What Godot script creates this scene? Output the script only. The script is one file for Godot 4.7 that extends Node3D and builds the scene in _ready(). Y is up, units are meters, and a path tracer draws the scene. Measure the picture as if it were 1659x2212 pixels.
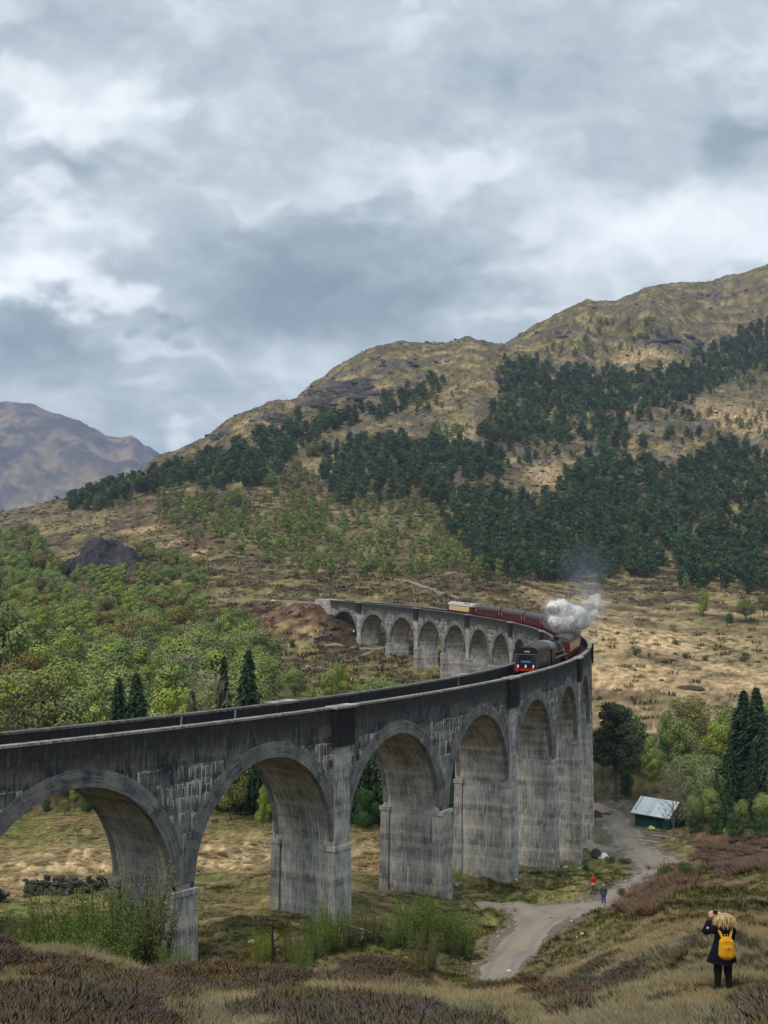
extends Node3D
# A curved concrete railway viaduct in a highland glen with a steam train, seen from a hillside.
# World: x right, y up, z towards the viewer; the camera stands at x 0, z 0, EYE metres above the river flat.
# "forward" below is -z.  The viaduct is an arc about VC (x, forward).

const F := 2655.0          # focal length in the units of a 1659 x 2212 picture
const EYE := 40.0
const PITCH := 0.048972
const ROLL := 0.0056363
const VC := Vector2(-211.36, 224.0)
const VR := 242.87
const A0 := -0.62854
const DA := 0.06944        # angle of one span
const SPAN := 16.865
const HALF := 2.75         # half width of the viaduct
const RISE := 10.4         # parapet top to springing
const ARC := 7.5           # arch radius
const K0 := -3
const K1 := 18

var taken := {}
var mats := {}
var nA := FastNoiseLite.new()
var nB := FastNoiseLite.new()
var nC := FastNoiseLite.new()
var nR := FastNoiseLite.new()
var nH := FastNoiseLite.new()
var tabT := PackedFloat32Array()
const TN := 361
const WN := 560
var wlo := 0.0
var wstep := 0.0
var camb := Basis()
var paths_px := []
var path_segs := []
var knoll := Vector3.ZERO     # x, forward, height of the little rise that the photographer stands on


class MB:
	# collects triangles; corners run counter-clockwise seen from outside
	var v := PackedVector3Array()
	var n := PackedVector3Array()
	var c := PackedColorArray()
	var uv := PackedVector2Array()
	var ix := PackedInt32Array()
	var col := Color.WHITE

	func vert(p: Vector3, nn: Vector3, u := Vector2.ZERO) -> int:
		v.append(p); n.append(nn); c.append(col); uv.append(u)
		return v.size() - 1

	func tri(i: int, j: int, k: int) -> void:
		ix.append(i); ix.append(k); ix.append(j)

	func quad(a: Vector3, b: Vector3, cc: Vector3, d: Vector3, ua := Vector2.ZERO, ub := Vector2.ZERO, uc := Vector2.ZERO, ud := Vector2.ZERO) -> void:
		var nn := (cc - a).cross(d - b).normalized()
		var i := v.size()
		vert(a, nn, ua); vert(b, nn, ub); vert(cc, nn, uc); vert(d, nn, ud)
		tri(i, i + 1, i + 2); tri(i, i + 2, i + 3)

	func box(t: Transform3D, s: Vector3) -> void:
		var h := s * 0.5
		var p := []
		for k in 8:
			p.append(t * Vector3(h.x if k & 1 else -h.x, h.y if k & 2 else -h.y, h.z if k & 4 else -h.z))
		quad(p[4], p[5], p[7], p[6]); quad(p[1], p[0], p[2], p[3]); quad(p[5], p[1], p[3], p[7])
		quad(p[0], p[4], p[6], p[2]); quad(p[6], p[7], p[3], p[2]); quad(p[0], p[1], p[5], p[4])

	func bx(x: float, y: float, z: float, sx: float, sy: float, sz: float) -> void:
		box(Transform3D(Basis(), Vector3(x, y, z)), Vector3(sx, sy, sz))

	# smooth tube through points with radii
	func tube(pts: Array, rad: Array, sides := 6, cap := true) -> void:
		var base := v.size()
		var m := pts.size()
		for i in m:
			var d: Vector3 = (pts[mini(i + 1, m - 1)] - pts[maxi(i - 1, 0)])
			d = d.normalized() if d.length() > 1e-6 else Vector3.UP
			var s := d.cross(Vector3.RIGHT if absf(d.x) < 0.9 else Vector3.FORWARD).normalized()
			var t := s.cross(d)
			for k in sides:
				var a := TAU * k / sides
				var nn := s * cos(a) + t * sin(a)
				vert(pts[i] + nn * rad[i], nn, Vector2(float(k) / sides, i))
		for i in m - 1:
			for k in sides:
				var k2 := (k + 1) % sides
				var a0 := base + i * sides + k
				var b0 := base + i * sides + k2
				tri(a0, a0 + sides, b0 + sides); tri(a0, b0 + sides, b0)
		if cap:
			for e in [0, m - 1]:
				var d: Vector3 = (pts[0] - pts[1]).normalized() if e == 0 else (pts[m - 1] - pts[m - 2]).normalized()
				var o := vert(pts[e], d)
				var first := v.size()
				for k in sides:
					vert(v[base + e * sides + k], d)
				for k in sides:
					if e == 0: tri(o, first + k, first + (k + 1) % sides)
					else: tri(o, first + (k + 1) % sides, first + k)

	# a convex-ish outline (x, y) run from z0 to z1, with end faces
	func prism(o: PackedVector2Array, z0: float, z1: float, ends := true) -> void:
		var m := o.size()
		for i in m:
			var a := o[i]
			var b := o[(i + 1) % m]
			quad(Vector3(a.x, a.y, z1), Vector3(a.x, a.y, z0), Vector3(b.x, b.y, z0), Vector3(b.x, b.y, z1))
		if ends:
			var tr := Geometry2D.triangulate_polygon(o)
			for e in 2:
				var z := z1 if e else z0
				var nn := Vector3(0, 0, signf(z1 - z0) * (1 if e else -1))
				var first := v.size()
				for q in o: vert(Vector3(q.x, q.y, z), nn)
				for i in range(0, tr.size(), 3):
					var p0 := o[tr[i]]; var p1 := o[tr[i + 1]]; var p2 := o[tr[i + 2]]
					var ccw := (p1 - p0).cross(p2 - p0) > 0.0
					if ccw == (nn.z > 0.0): tri(first + tr[i], first + tr[i + 1], first + tr[i + 2])
					else: tri(first + tr[i], first + tr[i + 2], first + tr[i + 1])

	func ball(at: Vector3, r: Vector3, rings := 6, segs := 9) -> void:
		var base := v.size()
		for i in rings + 1:
			var e := PI * (float(i) / rings - 0.5)
			for k in segs:
				var a := TAU * k / segs
				var d := Vector3(cos(e) * cos(a), sin(e), cos(e) * sin(a))
				vert(at + d * r, (d / r).normalized(), Vector2(float(k) / segs, float(i) / rings))
		for i in rings:
			for k in segs:
				var k2 := (k + 1) % segs
				var p := base + i * segs + k
				var q := base + i * segs + k2
				tri(p, p + segs, q + segs); tri(p, q + segs, q)

	# a leaf-sized quad at p, facing nn
	func leaf(p: Vector3, nn: Vector3, u: Vector3, a: float, b: float, shade: Vector3) -> void:
		var w := nn.cross(u).normalized() * b
		var uu := u * a
		var i := v.size()
		vert(p - uu, shade); vert(p + w, shade); vert(p + uu, shade); vert(p - w, shade)
		if (uu + w).cross(uu - w).dot(shade) > 0.0:
			tri(i, i + 1, i + 2); tri(i, i + 2, i + 3)
		else:
			tri(i, i + 2, i + 1); tri(i, i + 3, i + 2)

	func smooth() -> void:
		for i in n.size(): n[i] = Vector3.ZERO
		for t in range(0, ix.size(), 3):
			var a := ix[t]; var b := ix[t + 1]; var d := ix[t + 2]
			var f := (v[d] - v[a]).cross(v[b] - v[a])
			n[a] += f; n[b] += f; n[d] += f
		for i in n.size(): n[i] = n[i].normalized()

	func mesh(m: Material) -> ArrayMesh:
		var a := []
		a.resize(Mesh.ARRAY_MAX)
		a[Mesh.ARRAY_VERTEX] = v; a[Mesh.ARRAY_NORMAL] = n; a[Mesh.ARRAY_COLOR] = c
		a[Mesh.ARRAY_TEX_UV] = uv; a[Mesh.ARRAY_INDEX] = ix
		var r := ArrayMesh.new()
		r.add_surface_from_arrays(Mesh.PRIMITIVE_TRIANGLES, a)
		r.surface_set_material(0, m)
		return r


func rng(s: int) -> RandomNumberGenerator:
	var r := RandomNumberGenerator.new()
	r.seed = s
	return r

func numbered(called: String) -> String:
	var k: int = taken.get(called, 0)
	taken[called] = k + 1
	return called if k == 0 else "%s_%03d" % [called, k]

func tag(o: Node, label := "", category := "", group := "", kind := "") -> Node:
	if label: o.set_meta("label", label)
	if category: o.set_meta("category", category)
	if group: o.set_meta("group", group.replace("birchs", "birches"))
	if kind: o.set_meta("kind", kind)
	return o

func thing(called: String, at: Vector3, turn := 0.0) -> Node3D:
	var o := Node3D.new()
	o.name = numbered(called)
	add_child(o, true)
	o.position = at
	o.rotation.y = turn
	return o

func part(called: String, m: Mesh, parent: Node) -> MeshInstance3D:
	var o := MeshInstance3D.new()
	o.name = numbered(called) if parent == self else called
	o.mesh = m
	parent.add_child(o, true)
	return o

func lin(r: float, g: float, b: float) -> Color:
	return Color(r, g, b).linear_to_srgb()

func mat(key: String, c: Color, rough := 0.85, metal := 0.0) -> StandardMaterial3D:
	if not mats.has(key):
		var m := StandardMaterial3D.new()
		m.albedo_color = c.linear_to_srgb()
		m.roughness = rough
		m.metallic = metal
		m.resource_name = key
		m.cull_mode = BaseMaterial3D.CULL_DISABLED
		mats[key] = m
	return mats[key]

func vmat(key: String, rough := 0.9, back := 0.0) -> StandardMaterial3D:
	if not mats.has(key):
		var m := StandardMaterial3D.new()
		m.vertex_color_use_as_albedo = true
		m.roughness = rough
		m.metallic_specular = 0.25
		m.resource_name = key
		m.cull_mode = BaseMaterial3D.CULL_DISABLED
		if back > 0.0:
			m.backlight_enabled = true
			m.backlight = Color(back, back, back)
		mats[key] = m
	return mats[key]

func many(called: String, m: Mesh, where: Array, tint: Array, kind := "stuff") -> MultiMeshInstance3D:
	var mm := MultiMesh.new()
	mm.transform_format = MultiMesh.TRANSFORM_3D
	mm.use_colors = true
	mm.mesh = m
	mm.instance_count = where.size()
	for i in where.size():
		mm.set_instance_transform(i, where[i])
		mm.set_instance_color(i, tint[i])
	var o := MultiMeshInstance3D.new()
	o.name = numbered(called)
	o.multimesh = mm
	add_child(o, true)
	o.set_meta("kind", kind)
	return o


# ---------- where things stand ----------

func parapet(k: float) -> float:
	return EYE - 10.478 + 0.096237 * (k - 9.0) + 0.017532 * (k - 9.0) * (k - 9.0)

func vp(k: float, off: float, dy: float) -> Vector3:   # a point of the viaduct: spans along, metres outwards, metres above the parapet top
	var a := A0 + k * DA
	return Vector3(VC.x + (VR + off) * cos(a), parapet(k) + dy, -(VC.y + (VR + off) * sin(a)))

func ray(px: float, py: float) -> Vector3:
	return camb * Vector3((px - 829.5) / F, (1106.0 - py) / F, -1.0)

func project(p: Vector3) -> Vector2:
	var q := (p - Vector3(0, EYE, 0)) * camb
	if q.z > -0.1: return Vector2(-9999, -9999)
	return Vector2(829.5 - F * q.x / q.z, 1106.0 + F * q.y / q.z)

func hit(px: float, py: float) -> Vector3:
	var d := ray(px, py)
	var s := 6.0
	var last := s
	while s < 3000.0:
		var p := Vector3(0, EYE, 0) + d * s
		if p.y < ground(p.x, -p.z):
			for i in 12:
				var mid := (last + s) * 0.5
				p = Vector3(0, EYE, 0) + d * mid
				if p.y < ground(p.x, -p.z): s = mid
				else: last = mid
			p.y = ground(p.x, -p.z)
			return p
		last = s
		s *= 1.012
	return Vector3(0, EYE, 0) + d * 3000.0

func spot(px: float, f: float) -> Vector3:   # on the ground under picture column px, f metres forward
	var x := (px - 829.5) / F * f
	return Vector3(x, ground(x, f), -f)

func height_of(px: float, f: float, top: float) -> float:   # height of something on that spot whose tip shows at picture row top
	return EYE + (1236.0 - top) / F * f - spot(px, f).y

func inside(p: Vector2, poly: PackedVector2Array) -> bool:
	return Geometry2D.is_point_in_polygon(p, poly)

func poly(a: Array) -> PackedVector2Array:
	var r := PackedVector2Array()
	for i in range(0, a.size(), 2): r.append(Vector2(a[i], a[i + 1]))
	return r


# ---------- terrain ----------

const ZS := [-60, -20, 0, 10, 18, 25, 32, 40, 50, 60, 70, 81, 95, 110, 125, 150, 180, 210, 250, 300, 350, 400, 450, 520, 600, 700, 850, 1000, 1200, 1400, 1600, 2000, 2600, 6500]
const TS := [-0.9, -0.31, -0.22, -0.12, -0.02, 0.08, 0.14, 0.2, 0.26, 0.32, 0.9]
const HS := [
	[12, 4, -1.7, -4.3, -6.5, -8.2, -10.2, -12.5, -16.1, -19.5, -22.5, -24.5, -25.5, -26, -26.5, -27, -27, -27, -26, -24, -21, -17, -12, -5, 3, 20, 38, 32, 12, -10, -25, -40, -40, -40],
	[12, 4, -1.7, -4.3, -6.5, -8.2, -10.2, -12.5, -16.1, -19.5, -22.5, -24.5, -25.5, -26, -26.5, -27, -27, -27, -26, -24, -21, -17, -12, -5, 3, 20, 38, 32, 12, -10, -25, -40, -40, -40],
	[12, 4, -1.7, -4.3, -6.5, -8.3, -10.35, -13.1, -16.7, -20, -23, -25, -25.8, -26.3, -26.8, -27, -27.5, -27.5, -26.5, -24, -20.5, -15, -8, 0, 13, 32, 58, 75, 62, 40, 20, 0, 0, -40],
	[12, 4, -1.7, -4.3, -6.6, -8.4, -10.5, -13.5, -17.6, -21, -23.8, -25.2, -26, -26.8, -27.3, -28, -28.5, -28.5, -27.5, -25, -21.5, -9.5, -3, 7, 20, 42, 82, 128, 125, 100, 80, 60, 40, -40],
	[12, 4, -1.7, -4.3, -6.6, -8.5, -10.55, -12.7, -16.9, -20.5, -23.5, -25, -26.1, -27.3, -28, -28.5, -29.5, -30, -29.5, -27, -20, -9.5, -4, 4, 14, 40, 86, 146, 213, 225, 220, 200, 150, -40],
	[12, 4, -1.7, -4.3, -6.6, -8.6, -10.85, -13.8, -17.9, -21, -24.2, -26.6, -28.2, -29, -30.4, -33, -34.5, -34.5, -32.5, -28, -20, -11, -5, 3, 14, 40, 88, 146, 226, 250, 250, 230, 180, -40],
	[12, 4, -1.7, -4.3, -6.7, -8.8, -10.95, -13.7, -16.8, -19.7, -22.7, -25.4, -27.6, -28.7, -30.5, -35, -38, -38, -36, -30.5, -23, -16, -10, -1, 11, 34, 82, 140, 218, 290, 290, 260, 200, -40],
	[12, 4, -1.7, -4.3, -6.7, -8.8, -10.7, -12.7, -15.1, -17.5, -20, -22.8, -25.8, -28, -30.5, -35, -38, -38.3, -36.5, -31, -25, -18.5, -13, -4, 8, 30, 78, 134, 210, 315, 330, 300, 240, -40],
	[12, 4, -1.7, -4.3, -6.6, -8.6, -10.3, -12.1, -14.2, -16.4, -18.5, -20.6, -23.2, -27, -30, -34.5, -37.5, -38, -37, -31.5, -26, -20, -14, -6, 6, 28, 75, 130, 205, 300, 383, 400, 350, -40],
	[12, 4, -1.7, -4.3, -6.5, -8.5, -10.2, -11.9, -13.9, -16, -18, -20, -22.5, -25.5, -29, -34, -37.3, -38, -37, -31.5, -26, -20, -14, -6, 6, 28, 75, 130, 205, 305, 415, 430, 380, -40],
	[12, 4, -1.7, -4.3, -6.5, -8.5, -10.2, -11.9, -13.9, -16, -18, -20, -22.5, -25.5, -29, -34, -37.3, -38, -37, -31.5, -26, -20, -14, -6, 6, 28, 75, 130, 205, 305, 415, 430, 380, -40]]

func herm(y0: float, y1: float, y2: float, y3: float, x0: float, x1: float, x2: float, x3: float, x: float) -> float:
	var d1 := (y2 - y1) / (x2 - x1)
	var da := (y1 - y0) / maxf(x1 - x0, 1e-6)
	var dc := (y3 - y2) / maxf(x3 - x2, 1e-6)
	var m1 := 0.0 if da * d1 <= 0.0 else 2.0 * da * d1 / (da + d1)
	var m2 := 0.0 if dc * d1 <= 0.0 else 2.0 * dc * d1 / (dc + d1)
	var h := x2 - x1
	var t := (x - x1) / h
	var t2 := t * t
	var t3 := t2 * t
	return (2 * t3 - 3 * t2 + 1) * y1 + (t3 - 2 * t2 + t) * h * m1 + (-2 * t3 + 3 * t2) * y2 + (t3 - t2) * h * m2

func build_table() -> void:
	var nz := ZS.size()
	var nt := TS.size()
	wlo = log(ZS[0] + 70.0)
	wstep = (log(ZS[nz - 1] + 70.0) - wlo) / (WN - 1)
	var cols := []
	for c in nt:
		var o := PackedFloat32Array()
		var r := 0
		for i in WN:
			var z := exp(wlo + wstep * i) - 70.0
			while r < nz - 2 and z > ZS[r + 1]: r += 1
			var a := maxi(r - 1, 0)
			var d := mini(r + 2, nz - 1)
			o.append(herm(HS[c][a], HS[c][r], HS[c][r + 1], HS[c][d], ZS[a], ZS[r], ZS[r + 1], ZS[d], z))
		cols.append(o)
	tabT.resize(TN * WN)
	for j in TN:
		var t := -0.9 + 1.8 * j / (TN - 1)
		var r := 0
		while r < nt - 2 and t > TS[r + 1]: r += 1
		var a := maxi(r - 1, 0)
		var d := mini(r + 2, nt - 1)
		for i in WN:
			tabT[j * WN + i] = herm(cols[a][i], cols[r][i], cols[r + 1][i], cols[d][i], TS[a], TS[r], TS[r + 1], TS[d], t)

const SKYLINE := [-400, 1100, -100, 1120, 0, 1112, 60, 1105, 100, 1097, 150, 1088, 200, 1070, 260, 1048, 345, 990, 380, 977, 440, 952, 480, 917, 520, 895, 580, 875, 640, 864, 660, 842, 700, 814, 740, 784, 790, 757, 850, 735, 900, 739, 960, 737, 1010, 726, 1050, 736, 1065, 744, 1090, 744, 1150, 707, 1200, 674, 1260, 647, 1340, 642, 1400, 617, 1480, 602, 1540, 600, 1600, 580, 1659, 562, 1750, 522, 2100, 430, 3300, 400]

func fit_skyline() -> void:
	# raise or lower each line of hill so that its crest comes where the real one does
	for j in TN:
		var t := -0.9 + 1.8 * j / (TN - 1)
		var px := clampf(829.5 + t * F, -399.0, 3299.0)
		var q := 0
		while px > SKYLINE[q + 2]: q += 2
		var row := lerpf(SKYLINE[q + 1], SKYLINE[q + 3], (px - SKYLINE[q]) / (SKYLINE[q + 2] - SKYLINE[q]))
		var want := (1236.0 - row) / F
		var best := -1.0
		var bf := 1000.0
		for i in WN:
			var f := exp(wlo + wstep * i) - 70.0
			if f < 650.0 or f > 1900.0: continue
			if tabT[j * WN + i] / f > best:
				best = tabT[j * WN + i] / f
				bf = f
		for i in WN:
			var f := exp(wlo + wstep * i) - 70.0
			if f > 520.0: tabT[j * WN + i] += (want - best) * bf * smoothstep(520.0, bf, f)

func base_height(x: float, f: float) -> float:
	var t := clampf((x / maxf(f, 14.0) + 0.9) / 1.8 * (TN - 1), 0.0, TN - 1.001)
	var w := clampf((log(maxf(f, -59.9) + 70.0) - wlo) / wstep, 0.0, WN - 1.001)
	var j := int(t)
	var i := int(w)
	var a := t - j
	var b := w - i
	var q := j * WN + i
	return lerpf(lerpf(tabT[q], tabT[q + 1], b), lerpf(tabT[q + WN], tabT[q + WN + 1], b), a)

func rail_corridor(x: float, f: float) -> Vector2:   # (rail formation height, distance from its edge) beyond the far abutment, or distance 999
	var dx := x - VC.x
	var df := f - VC.y
	if df < 120.0 or df > 330.0: return Vector2(0, 999)
	var a := atan2(df, dx)
	var k := (a - A0) / DA
	if k < 15.5 or k > 27.0: return Vector2(0, 999)
	var off := maxf(absf(sqrt(dx * dx + df * df) - VR) - 3.2, 0.0)
	if k < 18.3: off = sqrt(off * off + pow((18.3 - k) * SPAN, 2.0))
	return Vector2(parapet(clampf(k, 18.3, 19.5)) - 1.6 - EYE, off)

func path_dist(x: float, f: float) -> float:
	var best := 99.0
	for s in path_segs:
		if x < s[4] or x > s[5] or f < s[6] or f > s[7]: continue
		var p := Vector2(x, f)
		var a: Vector2 = s[0]
		var b: Vector2 = s[1]
		var ab := b - a
		var t := clampf((p - a).dot(ab) / ab.length_squared(), 0.0, 1.0)
		best = minf(best, p.distance_to(a + ab * t) - lerpf(s[2], s[3], t))
	return best

func ground(x: float, f: float) -> float:
	var y := base_height(x, f)
	var far := clampf((f - 380.0) / 500.0, 0.0, 1.0)
	if f < 330.0:
		var k := clampf((f - 3.0) / 30.0, 0.1, 1.0) * clampf((330.0 - f) / 60.0, 0.0, 1.0)
		y += (nA.get_noise_2d(x, f) * 1.0 + nB.get_noise_2d(x * 1.3, f * 1.3) * 0.42) * k
	if f > 250.0:
		var h := nH.get_noise_2d(x, f)
		var r := nR.get_noise_2d(x, f * 1.2)
		y += h * lerpf(1.2, 3.4, far) * clampf((f - 250.0) / 80.0, 0.0, 1.0) + (maxf(r - 0.25, 0.0) - 0.05) * 6.0 * far
		y += nA.get_noise_2d(x * 0.5, f * 0.5) * lerpf(0.8, 1.6, far)
	if knoll.z > 0.0 and f < 40.0: y += knoll.z * exp(-((x - knoll.x) * (x - knoll.x) + (f - knoll.y) * (f - knoll.y)) / 6.0)
	var c := rail_corridor(x, f)
	if c.y < 60.0:
		var bump := nA.get_noise_2d(x * 1.5, f * 1.5) * minf(c.y * 0.15, 1.2)
		y = clampf(y, c.x - c.y * 0.5 + bump, c.x + c.y * 0.5 + bump)
	return EYE + y


const TAN := Vector3(0.53, 0.395, 0.23)
const STRAW := Vector3(0.285, 0.24, 0.122)
const OLIVE := Vector3(0.185, 0.17, 0.068)
const GREEN := Vector3(0.15, 0.185, 0.052)
const BROWN := Vector3(0.135, 0.095, 0.058)
const HEATH := Vector3(0.07, 0.05, 0.038)
const ROCK := Vector3(0.12, 0.115, 0.115)
const BRACK := Vector3(0.165, 0.098, 0.07)
const CRAG := Vector3(0.062, 0.06, 0.064)
const DIRT := Vector3(0.27, 0.24, 0.21)
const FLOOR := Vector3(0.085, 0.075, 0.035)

# patches of ground cover, each where it lies on the ground: picture column, row, half width, half height, cover, strength
const PATCHES := [
	[130, 1850, 210, 46, TAN, 1.0], [40, 1890, 140, 34, TAN, 1.0], [230, 1905, 140, 14, STRAW, 0.6], [200, 1798, 190, 9, OLIVE, 0.7],
	[520, 1850, 150, 54, TAN, 1.0], [800, 1850, 80, 44, TAN, 0.9], [330, 1860, 90, 40, TAN, 0.8], [660, 1880, 90, 40, STRAW, 0.8], [560, 1925, 130, 20, OLIVE, 0.7], [540, 1990, 160, 35, GREEN, 0.75],
	[90, 1990, 260, 40, GREEN, 0.5], [790, 1920, 60, 18, OLIVE, 0.7], [850, 1990, 240, 45, GREEN, 0.55],
	[1130, 1905, 150, 14, GREEN, 0.5], [1120, 1925, 110, 9, BRACK, 0.6], [1040, 1890, 90, 10, GREEN, 0.6],
	[1330, 1905, 70, 10, OLIVE, 0.7], [1310, 1865, 40, 10, GREEN, 0.7], [980, 2045, 90, 25, STRAW, 0.6],
	[1590, 1840, 120, 32, BRACK, 0.95], [1460, 1830, 70, 30, OLIVE, 0.8], [1430, 1935, 105, 42, BRACK, 1.0], [1500, 1890, 60, 20, BRACK, 0.9],
	[1330, 1785, 70, 40, BROWN, 0.9], [1390, 1810, 70, 10, BROWN, 0.9], [1340, 1730, 60, 22, DIRT, 0.4],
	[1600, 1970, 120, 60, STRAW, 0.9], [1420, 2040, 160, 55, OLIVE, 0.6], [1250, 2060, 90, 60, OLIVE, 0.75], [1560, 2080, 120, 40, STRAW, 0.7],
	[1450, 1390, 260, 32, TAN, 1.0], [1350, 1460, 160, 40, TAN, 0.9], [1600, 1420, 120, 40, STRAW, 0.7], [1520, 1385, 90, 10, OLIVE, 0.5],
	[1350, 1500, 120, 14, BRACK, 0.6], [1600, 1480, 90, 20, TAN, 0.8], [1380, 1305, 100, 24, BROWN, 0.6],
	[590, 1335, 120, 34, BRACK, 1.0], [520, 1325, 70, 22, BRACK, 0.9], [660, 1350, 60, 30, BRACK, 0.8], [670, 1368, 50, 10, TAN, 0.6], [610, 1385, 90, 16, BROWN, 0.7],
	[520, 1235, 50, 45, BROWN, 0.6], [680, 1420, 130, 30, BROWN, 0.55], [720, 1470, 140, 24, OLIVE, 0.7], [860, 1450, 80, 30, OLIVE, 0.8], [620, 1490, 90, 18, GREEN, 0.6],
	[880, 1250, 190, 34, BROWN, 0.55], [760, 1210, 90, 26, HEATH, 0.35], [690, 1265, 60, 14, BROWN, 0.5], [1010, 1235, 120, 30, BROWN, 0.4], [900, 1160, 160, 40, GREEN, 0.35], [620, 1130, 120, 40, GREEN, 0.35], [560, 1160, 140, 40, OLIVE, 0.75], [800, 1150, 220, 50, OLIVE, 0.7],
	[640, 1060, 90, 26, BROWN, 0.6], [300, 1105, 130, 22, BROWN, 0.65], [380, 1185, 110, 26, BROWN, 0.9], [300, 1147, 60, 5, TAN, 0.8], [370, 1170, 50, 7, TAN, 0.8], [425, 1195, 30, 8, TAN, 0.7], [180, 1130, 110, 14, STRAW, 0.7],
	[995, 935, 60, 30, TAN, 0.7], [1010, 905, 60, 20, STRAW, 0.6], [1185, 1025, 55, 28, TAN, 0.85], [1590, 905, 110, 40, TAN, 0.8], [1225, 860, 14, 60, TAN, 0.8], [1480, 1230, 20, 50, TAN, 0.6], [1340, 1010, 60, 12, STRAW, 0.6],
	[1390, 765, 75, 18, TAN, 0.75], [760, 838, 50, 24, CRAG, 1.0], [720, 845, 45, 14, CRAG, 1.0], [690, 872, 45, 10, CRAG, 0.9], [610, 905, 50, 7, CRAG, 0.8], [480, 935, 30, 10, ROCK, 0.7],
	[1440, 735, 90, 20, ROCK, 0.55], [1190, 720, 60, 14, ROCK, 0.6], [1540, 640, 60, 10, ROCK, 0.5], [840, 790, 60, 14, ROCK, 0.45], [430, 985, 60, 14, HEATH, 0.7]]
var patch_world := []

func place_patches() -> void:
	for p in PATCHES:
		var c := hit(p[0], p[1])
		var d := -c.z
		var up := -hit(p[0], p[1] - p[3]).z
		var dn := -hit(p[0], p[1] + p[3]).z
		var rf := clampf(absf(up - dn) * 0.5, d * 0.012, d * 0.3)
		var rx: float = p[2] / F * d
		patch_world.append([c.x, d, 1.0 / rx, 1.0 / rf, rx * 1.4, rf * 1.4, p[4], p[5]])

func heath_mix(x: float, f: float) -> float:     # over 0: straw grass, under 0: heather
	var t := x / maxf(f, 20.0)
	var right := clampf((t - 0.0) * 4.5, 0.0, 1.0) * clampf((f - 15.0) / 12.0, 0.0, 1.0)
	return nB.get_noise_2d(x * 2.2 + 90.0, f * 0.9) * 1.4 + nA.get_noise_2d(x * 1.8 + 300.0, f * 0.8) * 0.8 + right * 0.42 - 0.04 + clampf((f - 40.0) / 12.0, 0.0, 1.0) * 0.4

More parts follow.
